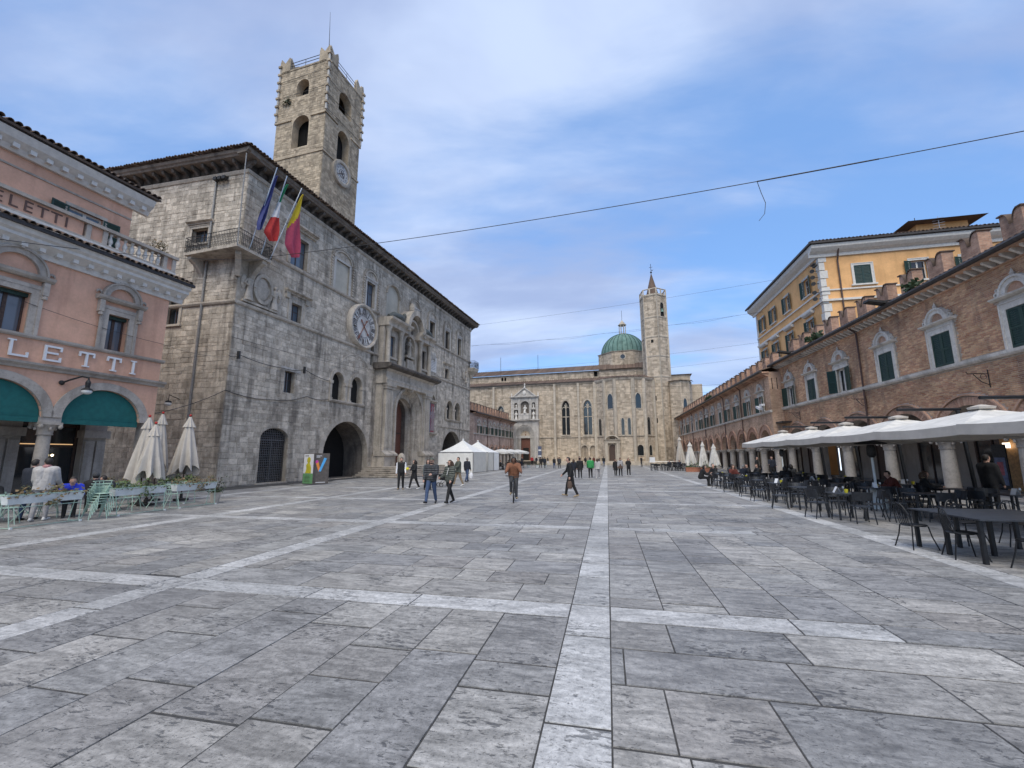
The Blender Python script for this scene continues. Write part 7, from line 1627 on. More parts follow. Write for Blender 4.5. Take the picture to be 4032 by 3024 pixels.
for k, (x, y, lab) in enumerate(((9.5, 53.2, 'long terracotta planter with green shrubs left of the bald guest'), (10.9, 52.1, 'terracotta planter with bright shrub near the columns'))):
    o = thing('terracotta_planter', lab, 'planter', (x, y, 0)); MB().box(-.8, .8, -.22, .22, 0, .5).box(-.83, .83, -.25, .25, .42, .5).ob('trough', 'terracotta', o); leaves(MB(), 260, ((-.75, .75), (-.2, .2), (.5, 1.25)), .1, 60+k).ob('foliage', 'leaf', o)
for k in range(4):
    for j in range(3):
        x, y = 5.6+1.25*k, 55.6+1.5*j
        if j != 1: 
            for q in (0, 1): place('schair', slatechair, (x+.35*q+rnd(-.1, .1), y+rnd(-.15, .15), 0), rnd(0, 6), 'dark chair, %s in the far cafe cluster before the church' % ORD[(k*2+q+(8 if j else 0)) % 14]+(' front' if j == 0 else ' back')+' side', 'chair', 'dark chairs in the far cafe cluster')
        else: place('stab', slatetable, (x, y, 0), 0, 'dark square table, %s from the left in the far cafe cluster' % ORD[k], 'table', 'dark tables in the far cafe cluster')
for k in range(5):
    x, y = -13.6+.5*(k % 2), 58.2+2.0*k
    place('stab', slatetable, (x, y, 0), 0, 'dark square table, %s behind the gazebo tents under white parasols' % ORD[k], 'table', 'tables under the white parasols')
    for q, dx in enumerate((-.7, .7)): place('schair', slatechair, (x+dx, y+rnd(-.2, .2), 0), (pi/2 if q == 0 else -pi/2), 'dark chair %s the %s table behind the gazebo tents' % (('left of', 'right of')[q], ORD[k]), 'chair', 'chairs under the white parasols')
for k, (x, y) in enumerate(((-10.9, 69.0), (-12.2, 68.4), (-9.9, 70.4))): pot((x, y, 0), 'white box planter with low shrub, %s from the right near the far tables' % ORD[k], .3, .4, 'planter_white', 120, .35, .45, 80+k, cat='planter')
def barrier():
    o = thing('terrace_barrier', 'low rail barrier with white menu board before the church steps', 'barrier', (8.4, 70, 0))
    MB().tube([(-2.2, 0, .95), (2.2, 0, .95)], .03, 5).ob('rail', 'steel', o)
    for x in (-2.2, 0, 2.2): MB().tube([(x, 0, 0), (x, 0, 1.0)], .03, 5).ob('post', 'steel', o)
    MB().box(-2.1, -1.3, -.05, -.02, .8, 1.6).ob('menu_board', 'sign_white', o)
barrier()
# ---- overhead wires
def wires():
    d = (sin(radians(4.5)), cos(radians(4.5))); n = (d[1], -d[0])
    def pw(x, off, z): return Vector((-23.2+d[0]*x+n[0]*off, 22.3+d[1]*x+n[1]*off, z))
    def cat(a, b, s, N=26): return [a.lerp(b, i/N)-Vector((0, 0, 4*s*(i/N)*(1-i/N))) for i in range(N+1)]
    a, b = pw(1.1, 1.3, 15.2), Vector((15.5, 17.9, 13.62))
    pts = cat(a, b, .4); m = MB().tube(pts+[Vector((18.2, 17.5, 13.55))], .019, 5); m.tube(pts[20:24], .03, 5); h = pts[20]; m.tube([h, h+Vector((.15, .1, -.5)), h+Vector((.28, .1, -1.0)), h+Vector((.2, .1, -1.5)), h+Vector((-.05, .1, -1.8))], .014, 4)
    q = MB().tube([(18.2, 17.5, 9.9), (18.2, 17.5, 13.9)], .06, 8); tag(q.ob('roof_mast', 'iron_grey'), 'steel roof mast above the near arcade that holds the thick wire', 'mast')
    tag(m.ob('overhead_wire', 'wire'), 'thick overhead wire from palace balcony to upper right, a loose end dangling', 'wire')
    for k, (a, b, s, lab, dbl) in enumerate(((pw(37, .3, 20.9), Vector((20, 50.1, 21.0)), .3, 'highest thin wire from palace eaves to the yellow house', 0), (pw(39.6, .3, 18.6), Vector((20, 58, 19.8)), .5, 'double twisted wire crossing behind the bell tower below the dome top', 1), (Vector((-19.6, 69, 16.0)), Vector((20, 60.5, 16.4)), .4, 'thin wire crossing just above the nave roof', 0), (Vector((-19.3, 71.5, 14.6)), Vector((20, 61, 14.6)), .5, 'thin wire crossing at nave roof level', 0), (pw(39.8, .2, 12.2), Vector((14.3, 62, 10.2)), .3, 'thin wire crossing the church wall under its eaves', 0), (pw(39.8, .2, 9.6), Vector((14.3, 64, 9.6)), .35, 'thin wire crossing the middle of the church wall', 0), (pw(39.8, .2, 8.2), Vector((14.3, 66, 7.6)), .35, 'lowest thin wire crossing the church windows', 0))):
        m = MB().tube(cat(a, b, s), .012, 4)
        if dbl: m.tube([p+Vector((0, 0, .12*sin(i*1.1)-.1)) for i, p in enumerate(cat(a, b, s))], .012, 4)
        tag(m.ob('overhead_wire', 'wire'), lab, 'wire')
    pk = lambda x, off, z: Vector((-21.1+d[0]*x+n[0]*off, 16.5+d[1]*x+n[1]*off, z))
    tag(MB().tube(cat(pk(-9, 1.5, 8.6), pw(1.1, 1.3, 15.0), .4), .015, 4).ob('overhead_wire', 'wire'), 'dark wire running up from the pink cafe front to the palace balcony', 'wire')
    tag(MB().tube(cat(pk(-5.2, .1, 7.7), pk(-.2, .1, 7.3), .1)+cat(pk(-.2, .1, 7.3), pw(.0, .2, 8.1), .2), .009, 4).ob('overhead_wire', 'wire'), 'thin wire across the pink wall below the right arched window', 'wire')
    tag(MB().tube(cat(pw(0, .1, 9.4), pw(24, .6, 11.2), .5)+cat(pw(24, .6, 11.2), Vector((14.3, 44, 8.6)), .9), .011, 4).ob('overhead_wire', 'wire'), 'thin wire crossing in front of the big clock', 'wire')
    tag(MB().tube(cat(pk(-.1, .2, 3.9), pw(-.1, .1, 5.96), .15), .02, 4).ob('overhead_wire', 'wire'), 'cable from the pink corner to the palace corner', 'wire')
wires()
# ================================================================ people
QUEUE = []
def rotx(v, a): return Vector((v.x, v.y*cos(a)-v.z*sin(a), v.y*sin(a)+v.z*cos(a)))
def person(label, loc, face, h=1.72, top='cloth_black', legs='cloth_black', shoe='shoe_dark', hair='hair_dark', skin='skin', LR=(0, 0, 0, 0), arms=((8, 8), (8, 8)), lean=0, bulk=0., seat=None,
           long=0, coat=0., sleeve=None, hat=None, hood=None, glasses=False, beard=False, scarf=None, group=None, vox=.026, turn=0, fine=False, bald=False, female=False, absz=None, abd=(8, 8), coatmat=None, inn=(0, 0), tops=1.):
    """LR = right hip, right knee, left hip, left knee in degrees; arms = (pitch, elbow) right then left; local -Y is forward"""
    k = h/1.75; B = []                                     # bones: (a, b, ra, rb, zone)
    D = radians; J = {}
    hipz = 0.; low = 9.
    feet = {}
    for s, (a, b) in ((-1, LR[:2]), (1, LR[2:])):
        a, b = D(a), D(b); hip = Vector((s*.09, 0, 0)); kn = hip+Vector((s*.012, -.44*sin(a), -.44*cos(a))); sh = a-b; an = kn+Vector((s*.004, -.42*sin(sh), -.42*cos(sh)))
        fp = sh*.6 if sh > 0 else sh*.85; toe = an+Vector((s*.03, -.165*cos(fp), -.055+.165*sin(fp)*1.0)); heel = an+Vector((0, .05, -.06))
        feet[s] = (hip, kn, an, toe, heel); low = min(low, toe.z-.028, heel.z-.035)
    base = -low if seat is None else seat/k+.02
    up = lambda v: v+Vector((0, 0, base))
    for s in (-1, 1):
        hip, kn, an, toe, heel = [up(v) for v in feet[s]]
        B += [(hip, kn, .104+bulk*.2, .075, 'legs'), (kn, an, .072, .056, 'legs'), (an, heel, .042, .04, 'shoe'), (heel, toe, .042, .034, 'shoe')]
    L = D(lean); T = lambda v: rotx(v, L)+Vector((0, 0, base))   # positive lean = forward (towards -Y)
    pel, wst, chs, nck, hd = (T(Vector(q)) for q in ((0, 0, .03), (0, .0, .18), (0, .0, .37), (0, .01, .535), (0, -.02, .66)))
    hw = .172 if not female else .15
    bulk += .016
    for s in (-1, 1): B.append((T(Vector((s*.07, 0, .0))), T(Vector((s*.075, 0, .16))), .112+bulk*.7, .102+bulk, 'top' if tops else 'legs')); B.append((T(Vector((s*.075, 0, .16))), T(Vector((s*.095, 0, .40))), .098+bulk, .098+bulk, 'top'))
    B += [(T(Vector((-hw, 0, .455))), T(Vector((hw, 0, .455))), .068+bulk*.6, .068+bulk*.6, 'top'), (chs, nck, .09+bulk*.5, .055, 'top'), (nck, hd, .05, .05, 'head')]
    tu = D(turn); hdv = lambda v: hd+rotx(Matrix.Rotation(tu, 3, 'Z') @ Vector(v), L*.35)
    B += [(hdv((0, -.005, -.055)), hdv((0, -.012, -.085)), .062, .048, 'head'), (hdv((0, .01, .02)), hdv((0, .012, .045)), .079, .079, 'head'), (hdv((0, -.03, -.01)), hdv((0, -.03, .05)), .062, .06, 'head'), (hdv((0, -.088, -.005)), hdv((0, -.103, -.03)), .010, .014, 'head')]
    for s in (-1, 1): B.append((hdv((s*.08, .01, .0)), hdv((s*.082, .012, -.03)), .014, .010, 'head'))
    H = {}
    for s, (a, e), ab, inw in ((-1, arms[0], abd[0], inn[0]), (1, arms[1], abd[1], inn[1])):
        a, e, ab, iw = D(a), D(e), D(ab), D(inw); sh = T(Vector((s*(hw+.03), 0, .455)))
        d1 = Vector((s*sin(ab), -sin(a)*cos(ab), -cos(a)*cos(ab))); el = sh+d1*.285; a2 = a+e
        d2 = Vector((s*sin(ab*.5-iw), -sin(a2)*cos(iw), -cos(a2)*cos(iw))).normalized(); wr = el+d2*.25; hn = wr+d2*.085
        z = sleeve or 'top'; B += [(sh, el, .060+bulk*.6, .048+bulk*.5, 'arm'), (el, wr, .046+bulk*.5, .034+bulk*.3, 'arm'), (wr, wr+d2*.07, .03, .036, 'hand')]
        sd = d2.cross(Vector((1, 0, 0))).normalized() if abs(d2.x) < .9 else Vector((0, 0, 1)); inward = Vector((-s, 0, 0))
        if fine:
            for q in range(4):
                o = sd*(.030-.020*q); b0 = wr+d2*.075+o; ln = (.062, .070, .066, .052)[q]; m = b0+d2*ln*.55; B += [(b0, m, .0105, .010, 'hand'), (m, m+(d2*.75+inward*.6).normalized()*ln*.5, .010, .0085, 'hand')]
            B.append((wr+d2*.02+sd*.03, wr+d2*.07+sd*.052+inward*.012, .013, .010, 'hand'))
        else: B.append((wr+d2*.06, wr+d2*.13+inward*.02, .032, .018, 'hand'))
        H[s] = (wr, hn+d2*.02)
    mb = MB()
    for a, b, ra, rb, z in B:
        d = b-a; n = 10 if not fine else 12; ln = d.length or 1e-4; dn = d.normalized() if d.length > 1e-5 else Vector((0, 0, 1))
        pts = [a-dn*ra*.98, a-dn*ra*.72, a-dn*ra*.35, a, b, b+dn*rb*.35, b+dn*rb*.72, b+dn*rb*.98]
        rs = [ra*.15, ra*.69, ra*.937, ra, rb, rb*.937, rb*.69, rb*.15]; mb.tube(pts, rs, n)
    me = mb.mesh('person'); tmp = bpy.data.objects.new('tmp', me); COL.objects.link(tmp)
    rm = tmp.modifiers.new('r', 'REMESH'); rm.mode = 'VOXEL'; rm.voxel_size = vox*(.62 if fine else 1); sm = tmp.modifiers.new('s', 'SMOOTH'); sm.factor = .5; sm.iterations = 2 if fine else 3
    mats = {'legs': legs, 'shoe': shoe, 'top': top, 'head': skin, 'arm': sleeve or top, 'hand': skin}
    o = bpy.data.objects.new('person', None); 
    QUEUE.append((tmp, B, mats, label, group, loc, face, k, absz, dict(hdv=hdv, T=T, base=base, hair=hair, long=long, coat=coat, hat=hat, hood=hood, glasses=glasses, beard=beard, scarf=scarf, bald=bald, top=top, bulk=bulk, H=H, fine=fine, coatmat=coatmat)))
    bpy.data.objects.remove(o)
    M = Matrix.Translation(loc) @ Matrix.Rotation(D(face), 4, 'Z') @ Matrix.Scale(k, 4)
    return {s: (M @ H[s][0], M @ H[s][1]) for s in H}, M
def finish_people():
    bpy.context.view_layer.update(); dg = bpy.context.evaluated_depsgraph_get()
    for tmp, B, mats, label, group, loc, face, k, absz, X in QUEUE:
        me = bpy.data.meshes.new_from_object(tmp.evaluated_get(dg)); names = list(dict.fromkeys(mats.values())); me.materials.clear()
        for m in names: me.materials.append(MATS[m])
        nf = len(me.polygons); ce = np.zeros(nf*3, np.float32); me.polygons.foreach_get('center', ce); ce = ce.reshape(-1, 3)
        best = np.full(nf, 1e9); idx = np.zeros(nf, np.int32)
        for a, b, ra, rb, z in B:
            a_, d = np.array(a), np.array(b-a); t = np.clip(((ce-a_) @ d)/max(1e-9, d @ d), 0, 1); ds = np.linalg.norm(ce-(a_+t[:, None]*d), axis=1)-(ra+(rb-ra)*t)
            w = ds < best; best[w] = ds[w]; idx[w] = names.index(mats[z])
        me.polygons.foreach_set('material_index', idx); me.polygons.foreach_set('use_smooth', np.ones(nf, bool)); me.name = 'person'
        o = link('person', me); o.location = loc; o.rotation_euler = (0, 0, radians(face)); o.scale = (k, k, k); tag(o, label, 'person', group)
        bpy.data.objects.remove(tmp)
        hdv, T = X['hdv'], X['T']
        def headpart(name, mat, cond, r=(.092, .102, .112), c=(0, .012, .028), n=14, kk=12, extra=None):
            b = MB().ball((0, 0, 0), (1, 1, 1), n, kk); keep = [f for f in b.f if all(cond(*[b.v[i][j]*r[j] for j in range(3)]) for i in f)]
            u_ = sorted({i for f in keep for i in f}); ix = {i: q for q, i in enumerate(u_)}
            m = MB(); m.add([hdv((c[0]+b.v[i][0]*r[0], c[1]+b.v[i][1]*r[1], c[2]+b.v[i][2]*r[2])) for i in u_], [tuple(ix[i] for i in f) for f in keep])
            if extra: extra(m)
            return m.ob(name, mat, o, 60)
        if not X['bald'] and not X['hood']:
            def ex(m):
                if X['long']: m.tube([hdv((0, .07, .06)), hdv((0, .095, -.04)), hdv((0, .085, -.06-X['long']*.6)), hdv((0, .075, -.05-X['long']))], [.07, .098, .10, .05], 10); [m.tube([hdv((s*.07, .0, .06)), hdv((s*.092, -.01, -.04)), hdv((s*.09, -.005, -.06-X['long']*.7))], [.03, .034, .02], 7) for s in (-1, 1)]
            headpart('hair', X['hair'], lambda x, y, z: z > .045 or (y > -.02 and z > -.045) or (y > .02 and z > -.08), extra=ex)
        if X['hat']: headpart('hat', X['hat'], lambda x, y, z: z > .02 or (y > .03 and z > -.03), (.098, .108, .125))
        if X['hood']: headpart('hood', X['hood'], lambda x, y, z: y > -.045 or z > .085, (.115, .125, .145), (0, .02, .0))
        if X['beard']: headpart('beard', 'hair_dark', lambda x, y, z: z < -.035 and y < .03, (.076, .098, .12), (0, 0, -.002))
        if X['glasses']: MB().obox(hdv((0, -.098, .018)), (.13, .012, .036)).ob('glasses', 'lens', o)
        elif X['fine']:
            for s in (-1, 1): MB().ball(hdv((s*.032, -.088, .018)), .010, 6, 5).ob('eye', 'lens', o)
        if X['scarf']: MB().lathe([(.05, .50), (.095, .52), (.10, .57), (.06, .6)], 12).ob('scarf', X['scarf'], o); o.children[-1].location = (0, 0, X['base'])
        if X['coat']:
            r0 = .165+X['bulk']; m = MB().lathe([(r0*.93, .20), (r0, .08), (r0*1.08, -.1), (r0*1.16, -X['coat']), (r0*1.10, -X['coat']), (r0*.9, -.1)], 16, (0, 0, X['base']), sy=.74); m.ob('coat_skirt', X['coatmat'] or X['top'], o, 50)
W = (19, 6, -13, 12); W2 = (-13, 14, 19, 6); AW = ((-14, 16), (16, 18)); AW2 = ((16, 18), (-14, 16)); ST = (2, 3, -3, 4)
nf = dict(vox=.022, fine=True)
person('man in black vest with white sleeves walking past the palace steps', (-11.46, 23.07, 0), 20, 1.78, 'cloth_black', 'cloth_black', 'shoe_tan', sleeve='cloth_white', beard=True, LR=(12, 8, -6, 8), arms=((-5, 12), (4, 30)), bulk=.012, **nf)
h2, _ = person('woman in long black coat holding a yellow bundle by the palace steps', (-10.79, 23.36, 0), -38, 1.66, 'cloth_black', 'cloth_black', 'shoe_white', long=.10, coat=.32, LR=W, arms=((28, 75), (20, 80)), inn=(25, 25), female=True, turn=-15, **nf)
person('woman in grey checked coat walking behind the couple', (-9.78, 22.91, 0), 35, 1.67, 'cloth_plaid', 'cloth_black', 'shoe_dark', hair='hair_brown', long=.14, coat=.28, LR=W2, arms=AW, female=True, **nf)
person('dark-haired woman mostly hidden behind the woman in checked coat', (-10.35, 24.6, 0), 12, 1.74, 'cloth_brown', 'cloth_black', long=.12, LR=W, female=True)
person('man in grey beanie, dark puffer jacket and blue jeans walking to camera', (-6.86, 16.45, 0), 6, 1.79, 'puffer_char', 'cloth_jeans', 'shoe_dark', hat='cloth_olive', glasses=True, beard=True, LR=(22, 6, -14, 14), arms=((10, 25), (22, 62)), inn=(5, 35), bulk=.035, **nf)
person('curly-haired woman in olive puffer jacket arm in arm beside the beanie man', (-6.2, 16.75, 0), -22, 1.72, 'puffer_olive', 'cloth_black', 'shoe_dark', hair='hair_brown', long=.20, glasses=True, scarf='cloth_black', LR=(-18, 12, 20, 4), arms=((15, 55), (5, 35)), bulk=.03, female=True, turn=-15, **nf)
hs, _ = person('man in olive parka and tan trousers pushing a stroller', (-9.25, 26.5, 0), -48, 1.80, 'cloth_olive', 'cloth_tan', 'shoe_white', LR=W, arms=((30, 45), (30, 45)), bulk=.03, coat=.12, scarf='cloth_tan', **nf)
hb, _ = person('man in dark jacket and jeans carrying a white bag, back turned', (-9.95, 30.4, 0), 160, 1.76, 'cloth_navy', 'cloth_jeans', hair='hair_grey', LR=W2, arms=((6, 8), (0, 10)), bulk=.015, vox=.022)
hw_, _ = person('young man in black walking left across the middle of the square', (-1.67, 20.38, 0), -78, 1.80, 'cloth_black', 'cloth_black', 'shoe_tan', hair='hair_dark', LR=(20, 10, -10, 14), arms=((18, 28), (-8, 20)), lean=8, bulk=.014, turn=-8, **nf)
person('woman in dark padded coat walking away left of the man in hat', (-2.78, 36.9, 0), 176, 1.58, 'cloth_navy', 'cloth_black', hair='hair_brown', long=.16, coat=.25, LR=W, arms=AW, bulk=.02, female=True)
person('man in dark hat and long coat walking away arm in arm', (-2.24, 36.6, 0), 184, 1.70, 'cloth_black', 'cloth_black', hat='cloth_black', coat=.22, LR=W2, arms=AW2, bulk=.03)
person('person in bright green jacket and black trousers walking away', (-1.42, 37.3, 0), 182, 1.73, 'puffer_green', 'cloth_black', 'shoe_dark', LR=(22, 6, -14, 22), arms=((-10, 10), (10, 12)), bulk=.035, vox=.022)
person('person in pale grey fleece coat beside the green jacket', (-.82, 36.85, 0), 178, 1.63, 'cloth_lightgrey', 'cloth_grey', 'shoe_white', hair='hair_brown', long=.05, coat=.12, LR=W, arms=AW, bulk=.03, female=True)
person('lone man in dark jacket and jeans walking toward the church', (-.62, 75.9, 0), 180, 1.72, 'cloth_black', 'cloth_jeans', LR=W, arms=AW, vox=.035)
person('short woman in dark coat and brown scarf walking to camera', (.70, 41.4, 0), 6, 1.54, 'cloth_black', 'cloth_black', hair='hair_brown', long=.08, coat=.35, scarf='cloth_brown', LR=W, arms=AW, bulk=.02, female=True)
person('woman in beanie and mauve coat between the dark coat and slim woman', (1.12, 40.95, 0), 0, 1.66, 'cloth_grey', 'cloth_black', hat='cloth_black', scarf='cloth_brown', coat=.22, coatmat='cloth_brown', LR=W2, arms=AW2, bulk=.02, female=True)
person('slim woman in black with white trainers raising her hands to her collar', (1.84, 41.05, 0), -6, 1.62, 'cloth_black', 'cloth_black', 'shoe_white', hair='hair_brown', long=.18, LR=(14, 4, -8, 10), arms=((30, 110), (30, 110)), female=True)
FAR = [(-10.0, 66.5, 180, 'cloth_black', 'cloth_black', 'first from the left of four walking beyond the cyclist'), (-9.27, 65.9, 178, 'cloth_navy', 'cloth_char', 'second from the left of four walking beyond the cyclist'), (-7.65, 64.2, 184, 'cloth_black', 'cloth_jeans', 'third from the left of four walking beyond the cyclist'), (-6.9, 64.3, 180, 'cloth_char', 'cloth_black', 'rightmost of four walking beyond the cyclist'),
       (-11.5, 86.0, 90, 'cloth_black', 'cloth_white', 'in white trousers near the church portal'), (-14.9, 87.5, 10, 'cloth_red', 'cloth_black', 'in red jacket beside the church portal'), (-14.1, 88.0, 60, 'cloth_navy', 'cloth_black', 'in navy right of the red jacket'), (-12.6, 86.6, 190, 'cloth_black', 'cloth_char', 'in black right of the navy jacket by the portal'), (-9.6, 87.5, 0, 'cloth_brown', 'cloth_black', 'in brown below the first gothic window'),
       (-5.4, 87.8, 150, 'cloth_pink', 'cloth_jeans', 'in pink below the second gothic window'), (-4.2, 86.5, 180, 'cloth_black', 'cloth_black', 'in black left of the small church door'), (-3.4, 87.2, 170, 'cloth_lightgrey', 'cloth_black', 'in light grey close to the small church door'), (-2.6, 86.8, 200, 'cloth_wine', 'cloth_black', 'in wine red close to the small church door'), (-1.6, 87.8, 90, 'cloth_navy', 'cloth_jeans', 'in navy right of the small church door'), (5.55, 76.5, -60, 'cloth_black', 'cloth_char', 'walking alone before the right church apse'), (-16.3, 84.0, 30, 'cloth_navy', 'cloth_black', 'left of the church portal by the arcade end')]
for k, (x, y, f, a, b, lb) in enumerate(FAR): person('distant person '+lb, (x, y, 0), f+rnd(-10, 10), rnd(1.6, 1.78), a, b, hair=('hair_dark', 'hair_brown')[k % 2], LR=(W, W2, ST)[k % 3], arms=AW, bulk=.018, vox=.04, coat=.12 if k % 3 == 0 else 0, female=k % 2 == 0)
SIT = (86, 84, 84, 80)
def sit(lb, x, y, f, top, legs='cloth_black', **kw):
    a = dict(h=1.72, LR=SIT, seat=.50, arms=((30, 55), (35, 60)), inn=(10, 10), lean=8, bulk=.025, vox=.03); a.update(kw); person(lb, (x, y, 0), f, a.pop('h'), top, legs, **a)
sit('seated guest in black hoodie bent over the outermost far table', 5.55, 29.0, 90, 'cloth_black', lean=24, hood='cloth_black')
sit('bald seated guest in black looking left on the right terrace', 6.75, 30.6, -55, 'cloth_black', bald=True)
sit('seated guest in dark hooded jacket with back to the paving', 7.85, 31.0, 150, 'cloth_char', hair='hair_dark', lean=10)
sit('seated woman with long brown hair behind the hooded guest', 7.25, 28.4, 10, 'cloth_wine', hair='hair_brown', long=.18, female=True)
sit('grey-haired seated guest leaning at the middle of the right terrace', 8.0, 29.3, 120, 'cloth_navy', hair='hair_grey', lean=14)
sit('seated man in black turning left beside the columns', 8.9, 31.2, -70, 'cloth_black', lean=6)
sit('seated man with light brown hair in black at the second row', 9.6, 31.4, -80, 'cloth_black', hair='hair_brown', lean=10)
sit('seated dark-haired guest seen from behind near the heater', 9.1, 25.6, 165, 'cloth_black', long=.12); sit('second seated dark figure from behind near the far column', 11.0, 30.0, 170, 'cloth_char', long=.1)
sit('seated man in wine jumper leaning over the table near the warm shop door', 10.3, 18.75, -100, 'cloth_wine', lean=22, h=1.76); sit('seated woman with dark hair and fur collar facing the wine jumper', 10.6, 17.9, 60, 'cloth_black', hair='hair_brown', long=.14, scarf='cloth_tan', lean=6)
person('waiter in dark clothes standing under the arcade beside a column', (13.0, 39.2, 0), -10, 1.76, 'cloth_navy', 'cloth_black', LR=ST, arms=((20, 60), (10, 40)), vox=.03); person('dark figure standing under the arcade behind the seated guests', (11.4, 37.6, 0), 60, 1.74, 'cloth_black', 'cloth_black', LR=ST, vox=.03)
person('broad figure in black standing under the near parasols at far right', (11.6, 16.6, 0), 100, 1.85, 'cloth_black', 'cloth_black', LR=ST, bulk=.04, vox=.03)
person('man in pale grey fleece hoodie standing with his back to the planters', (-16.53, 9.98, 0), 215, 1.84, 'cloth_lightgrey', 'cloth_grey', 'shoe_white', hair='hair_dark', LR=(4, 4, -6, 6), arms=((14, 30), (10, 25)), bulk=.045, turn=40, scarf='cloth_pink', coat=.10, **nf)
person('man in dark coat standing half hidden behind the grey fleece hoodie', (-17.15, 10.05, 0), 200, 1.80, 'cloth_navy', 'cloth_jeans', LR=ST, bulk=.03)
sit('seated guest in bright blue jacket leaning over a mint table', -16.95, 10.95, 60, 'cloth_blue', lean=26, bulk=.04, h=1.78); sit('seated guest in dark flat cap and black jacket near the stacked chairs', -17.15, 11.75, -120, 'cloth_black', hat='cloth_char', lean=8, h=1.82, bulk=.04)
sit('seated guest in black bent far forward by the closed parasols', -17.55, 12.7, -60, 'cloth_navy', lean=34, h=1.8, bulk=.04, shoe='shoe_white'); sit('dark-haired seated guest at the left picture edge', -17.6, 9.35, 70, 'cloth_black', lean=12); sit('second seated guest at the left picture edge facing the camera', -18.2, 9.9, -20, 'cloth_char', lean=10)
for k, (x, y, f) in enumerate(((-14.35, 58.1, 90), (-12.4, 60.3, -90), (-14.2, 62.3, 90), (-12.5, 64.2, -90), (-14.3, 66.2, 90))): sit('dark seated guest, %s from the tents under the white parasols' % ORD[k], x, y, f, ('cloth_black', 'cloth_navy')[k % 2], vox=.045)
for k, (x, y, f) in enumerate(((7.6, 58.2, 0), (8.2, 58.0, 10), (8.8, 58.4, -10))): sit('dark seated guest, %s of three at the far cafe cluster' % ORD[k], x, y, f, ('cloth_navy', 'cloth_black')[k % 2], vox=.045)
# ---- cyclist and bicycle
BX, BY = -3.83, 17.9
def bicycle():
    o = thing('bicycle', 'dark mountain bicycle ridden by the man in brown jacket', 'bicycle', (BX, BY, 0), radians(11))
    def wheel(y):
        w = MB(); r = .33; w.tube([(0, y+r*cos(a), .35+r*sin(a)) for a in [2*pi*i/28 for i in range(29)]], .024, 7, False); t = w.ob('wheel', 'rubber', o)
        MB().tube([(0, y+.30*cos(a), .35+.30*sin(a)) for a in [2*pi*i/28 for i in range(29)]], .012, 5, False).ob('rim', 'steel', t)
        s = MB()
        for i in range(14): a = 2*pi*i/14; s.tube([((-1)**i*.03, y, .35), (0, y+.30*cos(a), .35+.30*sin(a))], .003, 3)
        s.ob('spokes', 'steel', t); MB().tube([(-.05, y, .35), (.05, y, .35)], .025, 8).ob('hub', 'steel', t)
    wheel(-.53); wheel(.53)
    f = MB().tube([(0, -.36, .86), (0, .06, .30)], .02, 7).tube([(0, -.35, .90), (0, .22, .80)], .018, 7).tube([(0, .06, .30), (0, .25, .90)], .018, 7).tube([(.05, .53, .35), (0, .06, .30)], .011, 6).tube([(-.05, .53, .35), (0, .06, .30)], .011, 6).tube([(.05, .53, .35), (0, .23, .80)], .010, 6).tube([(-.05, .53, .35), (0, .23, .80)], .010, 6)
    f.ob('frame', 'bike_blue', o); MB().tube([(.055, -.53, .35), (.055, -.41, .70), (0, -.38, .74), (0, -.33, .98)], .014, 6).tube([(-.055, -.53, .35), (-.055, -.41, .70), (0, -.38, .74)], .014, 6).ob('fork', 'iron', o)
    MB().tube([(-.31, -.36, 1.05), (-.1, -.40, 1.03), (0, -.40, 1.02), (.1, -.40, 1.03), (.31, -.36, 1.05)], .013, 6).tube([(0, -.33, .98), (0, -.40, 1.02)], .015, 6).ob('handlebar', 'iron', o)
    for s in (-1, 1): MB().tube([(s*.22, -.38, 1.045), (s*.32, -.355, 1.05)], .018, 7).ob('grip', 'rubber', o)
    MB().ball((0, .26, .95), (.07, .13, .035), 12, 8).ob('saddle', 'rubber', o); MB().tube([(0, .25, .9), (0, .26, .93)], .014, 6).ob('seatpost', 'steel', o)
    c = MB().tube([(.06, .06, .30), (.09, -.02, .15)], .012, 5).tube([(-.06, .06, .30), (-.09, .14, .45)], .012, 5); c.lathe([(.02, -.004), (.09, 0), (.02, .004)], 14); c.ob('crankset', 'steel', o)
    for x, y, z in ((.14, -.02, .15), (-.14, .14, .45)): MB().box(x-.05, x+.05, y-.04, y+.04, z-.012, z+.012).ob('pedal', 'rubber', o)
bicycle()
def rider():
    person('dark-skinned man in brown hooded jacket riding the bicycle toward the camera', (BX-.05, BY+.255, 0), 11, 1.78, 'cloth_rust', 'cloth_char', 'shoe_tan', skin='skin_dark', hair='hair_dark', hood='cloth_black', LR=(62, 84, 27, 20), seat=1.0, arms=((52, 18), (52, 18)), inn=(-4, -4), abd=(12, 12), lean=16, bulk=.05, **nf)
rider()
finish_people()
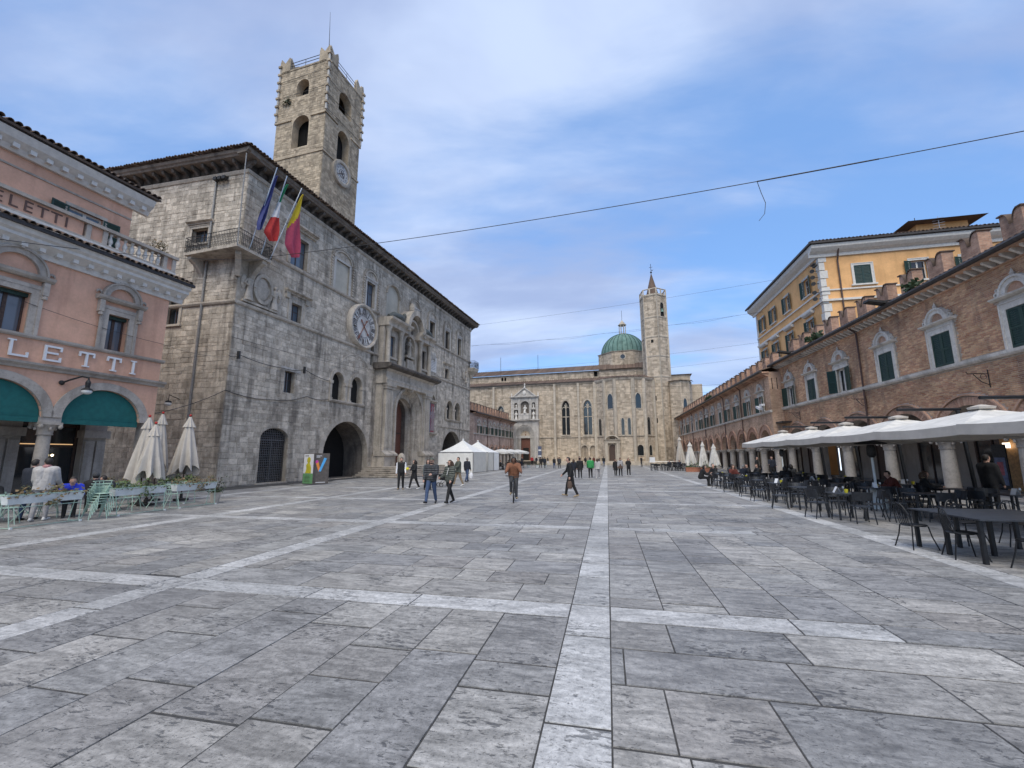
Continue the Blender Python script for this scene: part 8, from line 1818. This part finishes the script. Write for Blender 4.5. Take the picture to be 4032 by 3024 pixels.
def carried():
    w, h = h2[-1]; tag(MB().ball((0, 0, 0), (.10, .08, .08), 10, 7).ob('yellow_bundle', 'cloth_yellow', None, 60), 'crumpled yellow bundle held by the woman in the black coat', 'bundle').location = (h2[-1][1]+h2[1][1])/2+Vector((0, -.04, 0))
    def bag(loc, wd, ht, mat, lab):
        o = thing('carrier_bag', lab, 'bag', loc); m = MB(); vs = []
        for f, s, d in ((0, .75, .8), (.25, 1.0, 1.), (.6, .92, .9), (1, .6, .35)): vs += [(wd/2*s*cos(a)*(1+.08*sin(3*a+f*4)), wd/3*d*sin(a), -ht+ht*.8*f) for a in [2*pi*i/12 for i in range(12)]]
        m.add(vs, [(k*12+j, k*12+(j+1) % 12, (k+1)*12+(j+1) % 12, (k+1)*12+j) for k in range(3) for j in range(12)]+[tuple(reversed(range(12)))]); m.ob('sack', mat, o, 60)
        MB().tube([(-wd*.2, 0, -ht*.22), (0, 0, .02), (wd*.2, 0, -ht*.22)], .008, 5).ob('handle', mat, o)
    bag(hb[1][1] if hb[1][1].x > hb[-1][1].x else hb[-1][1], .32, .5, 'cloth_white', 'white plastic bag carried by the man with his back turned'); bag(hw_[1][1] if hw_[1][1].z < 9 else 0, .24, .42, 'cloth_brown', 'brown shopping bag carried by the young man in black')
    x, y = -6.2, 16.75; o = MB().tube([(0, -.17, .45), (.02, -.13, .62), (-.05, -.02, .80), (-.13, .08, .62), (-.2, .12, .35)], .014, 5); o = tag(o.ob('bag_strap', 'shoe_white'), 'pale crossbody bag strap over the olive puffer jacket', 'bag strap'); o.location = (x+.02, y-.03, .66); o.rotation_euler = (0, 0, radians(-30))
    s = thing('stroller', 'dark baby stroller pushed by the man in the olive parka', 'stroller', (-9.95, 26.0, 0), radians(-48))
    for sx in (-1, 1):
        for y_ in (-.32, .30):
            w = MB().tube([(sx*.25, y_+.11*cos(a), .11+.11*sin(a)) for a in [2*pi*i/16 for i in range(17)]], .02, 6, False); w.ob('wheel', 'rubber', s)
        MB().tube([(sx*.23, -.3, .12), (sx*.23, .1, .55), (sx*.22, .5, 1.02)], .014, 5).tube([(sx*.23, .3, .12), (sx*.23, .02, .5)], .014, 5).ob('frame_tube', 'iron', s)
    MB().tube([(-.22, .5, 1.02), (.22, .5, 1.02)], .016, 6).ob('handle', 'rubber', s)
    m = MB().lathe([(.0, -.24), (.2, -.2), (.25, 0), (.25, .12)], 14, (0, -.05, .6), sy=1.4); m.ob('seat_shell', 'cloth_black', s, 50); m = MB().ball((0, .12, .72), (.25, .26, .3), 12, 8); m.ob('hood', 'cloth_char', s, 60)
carried()
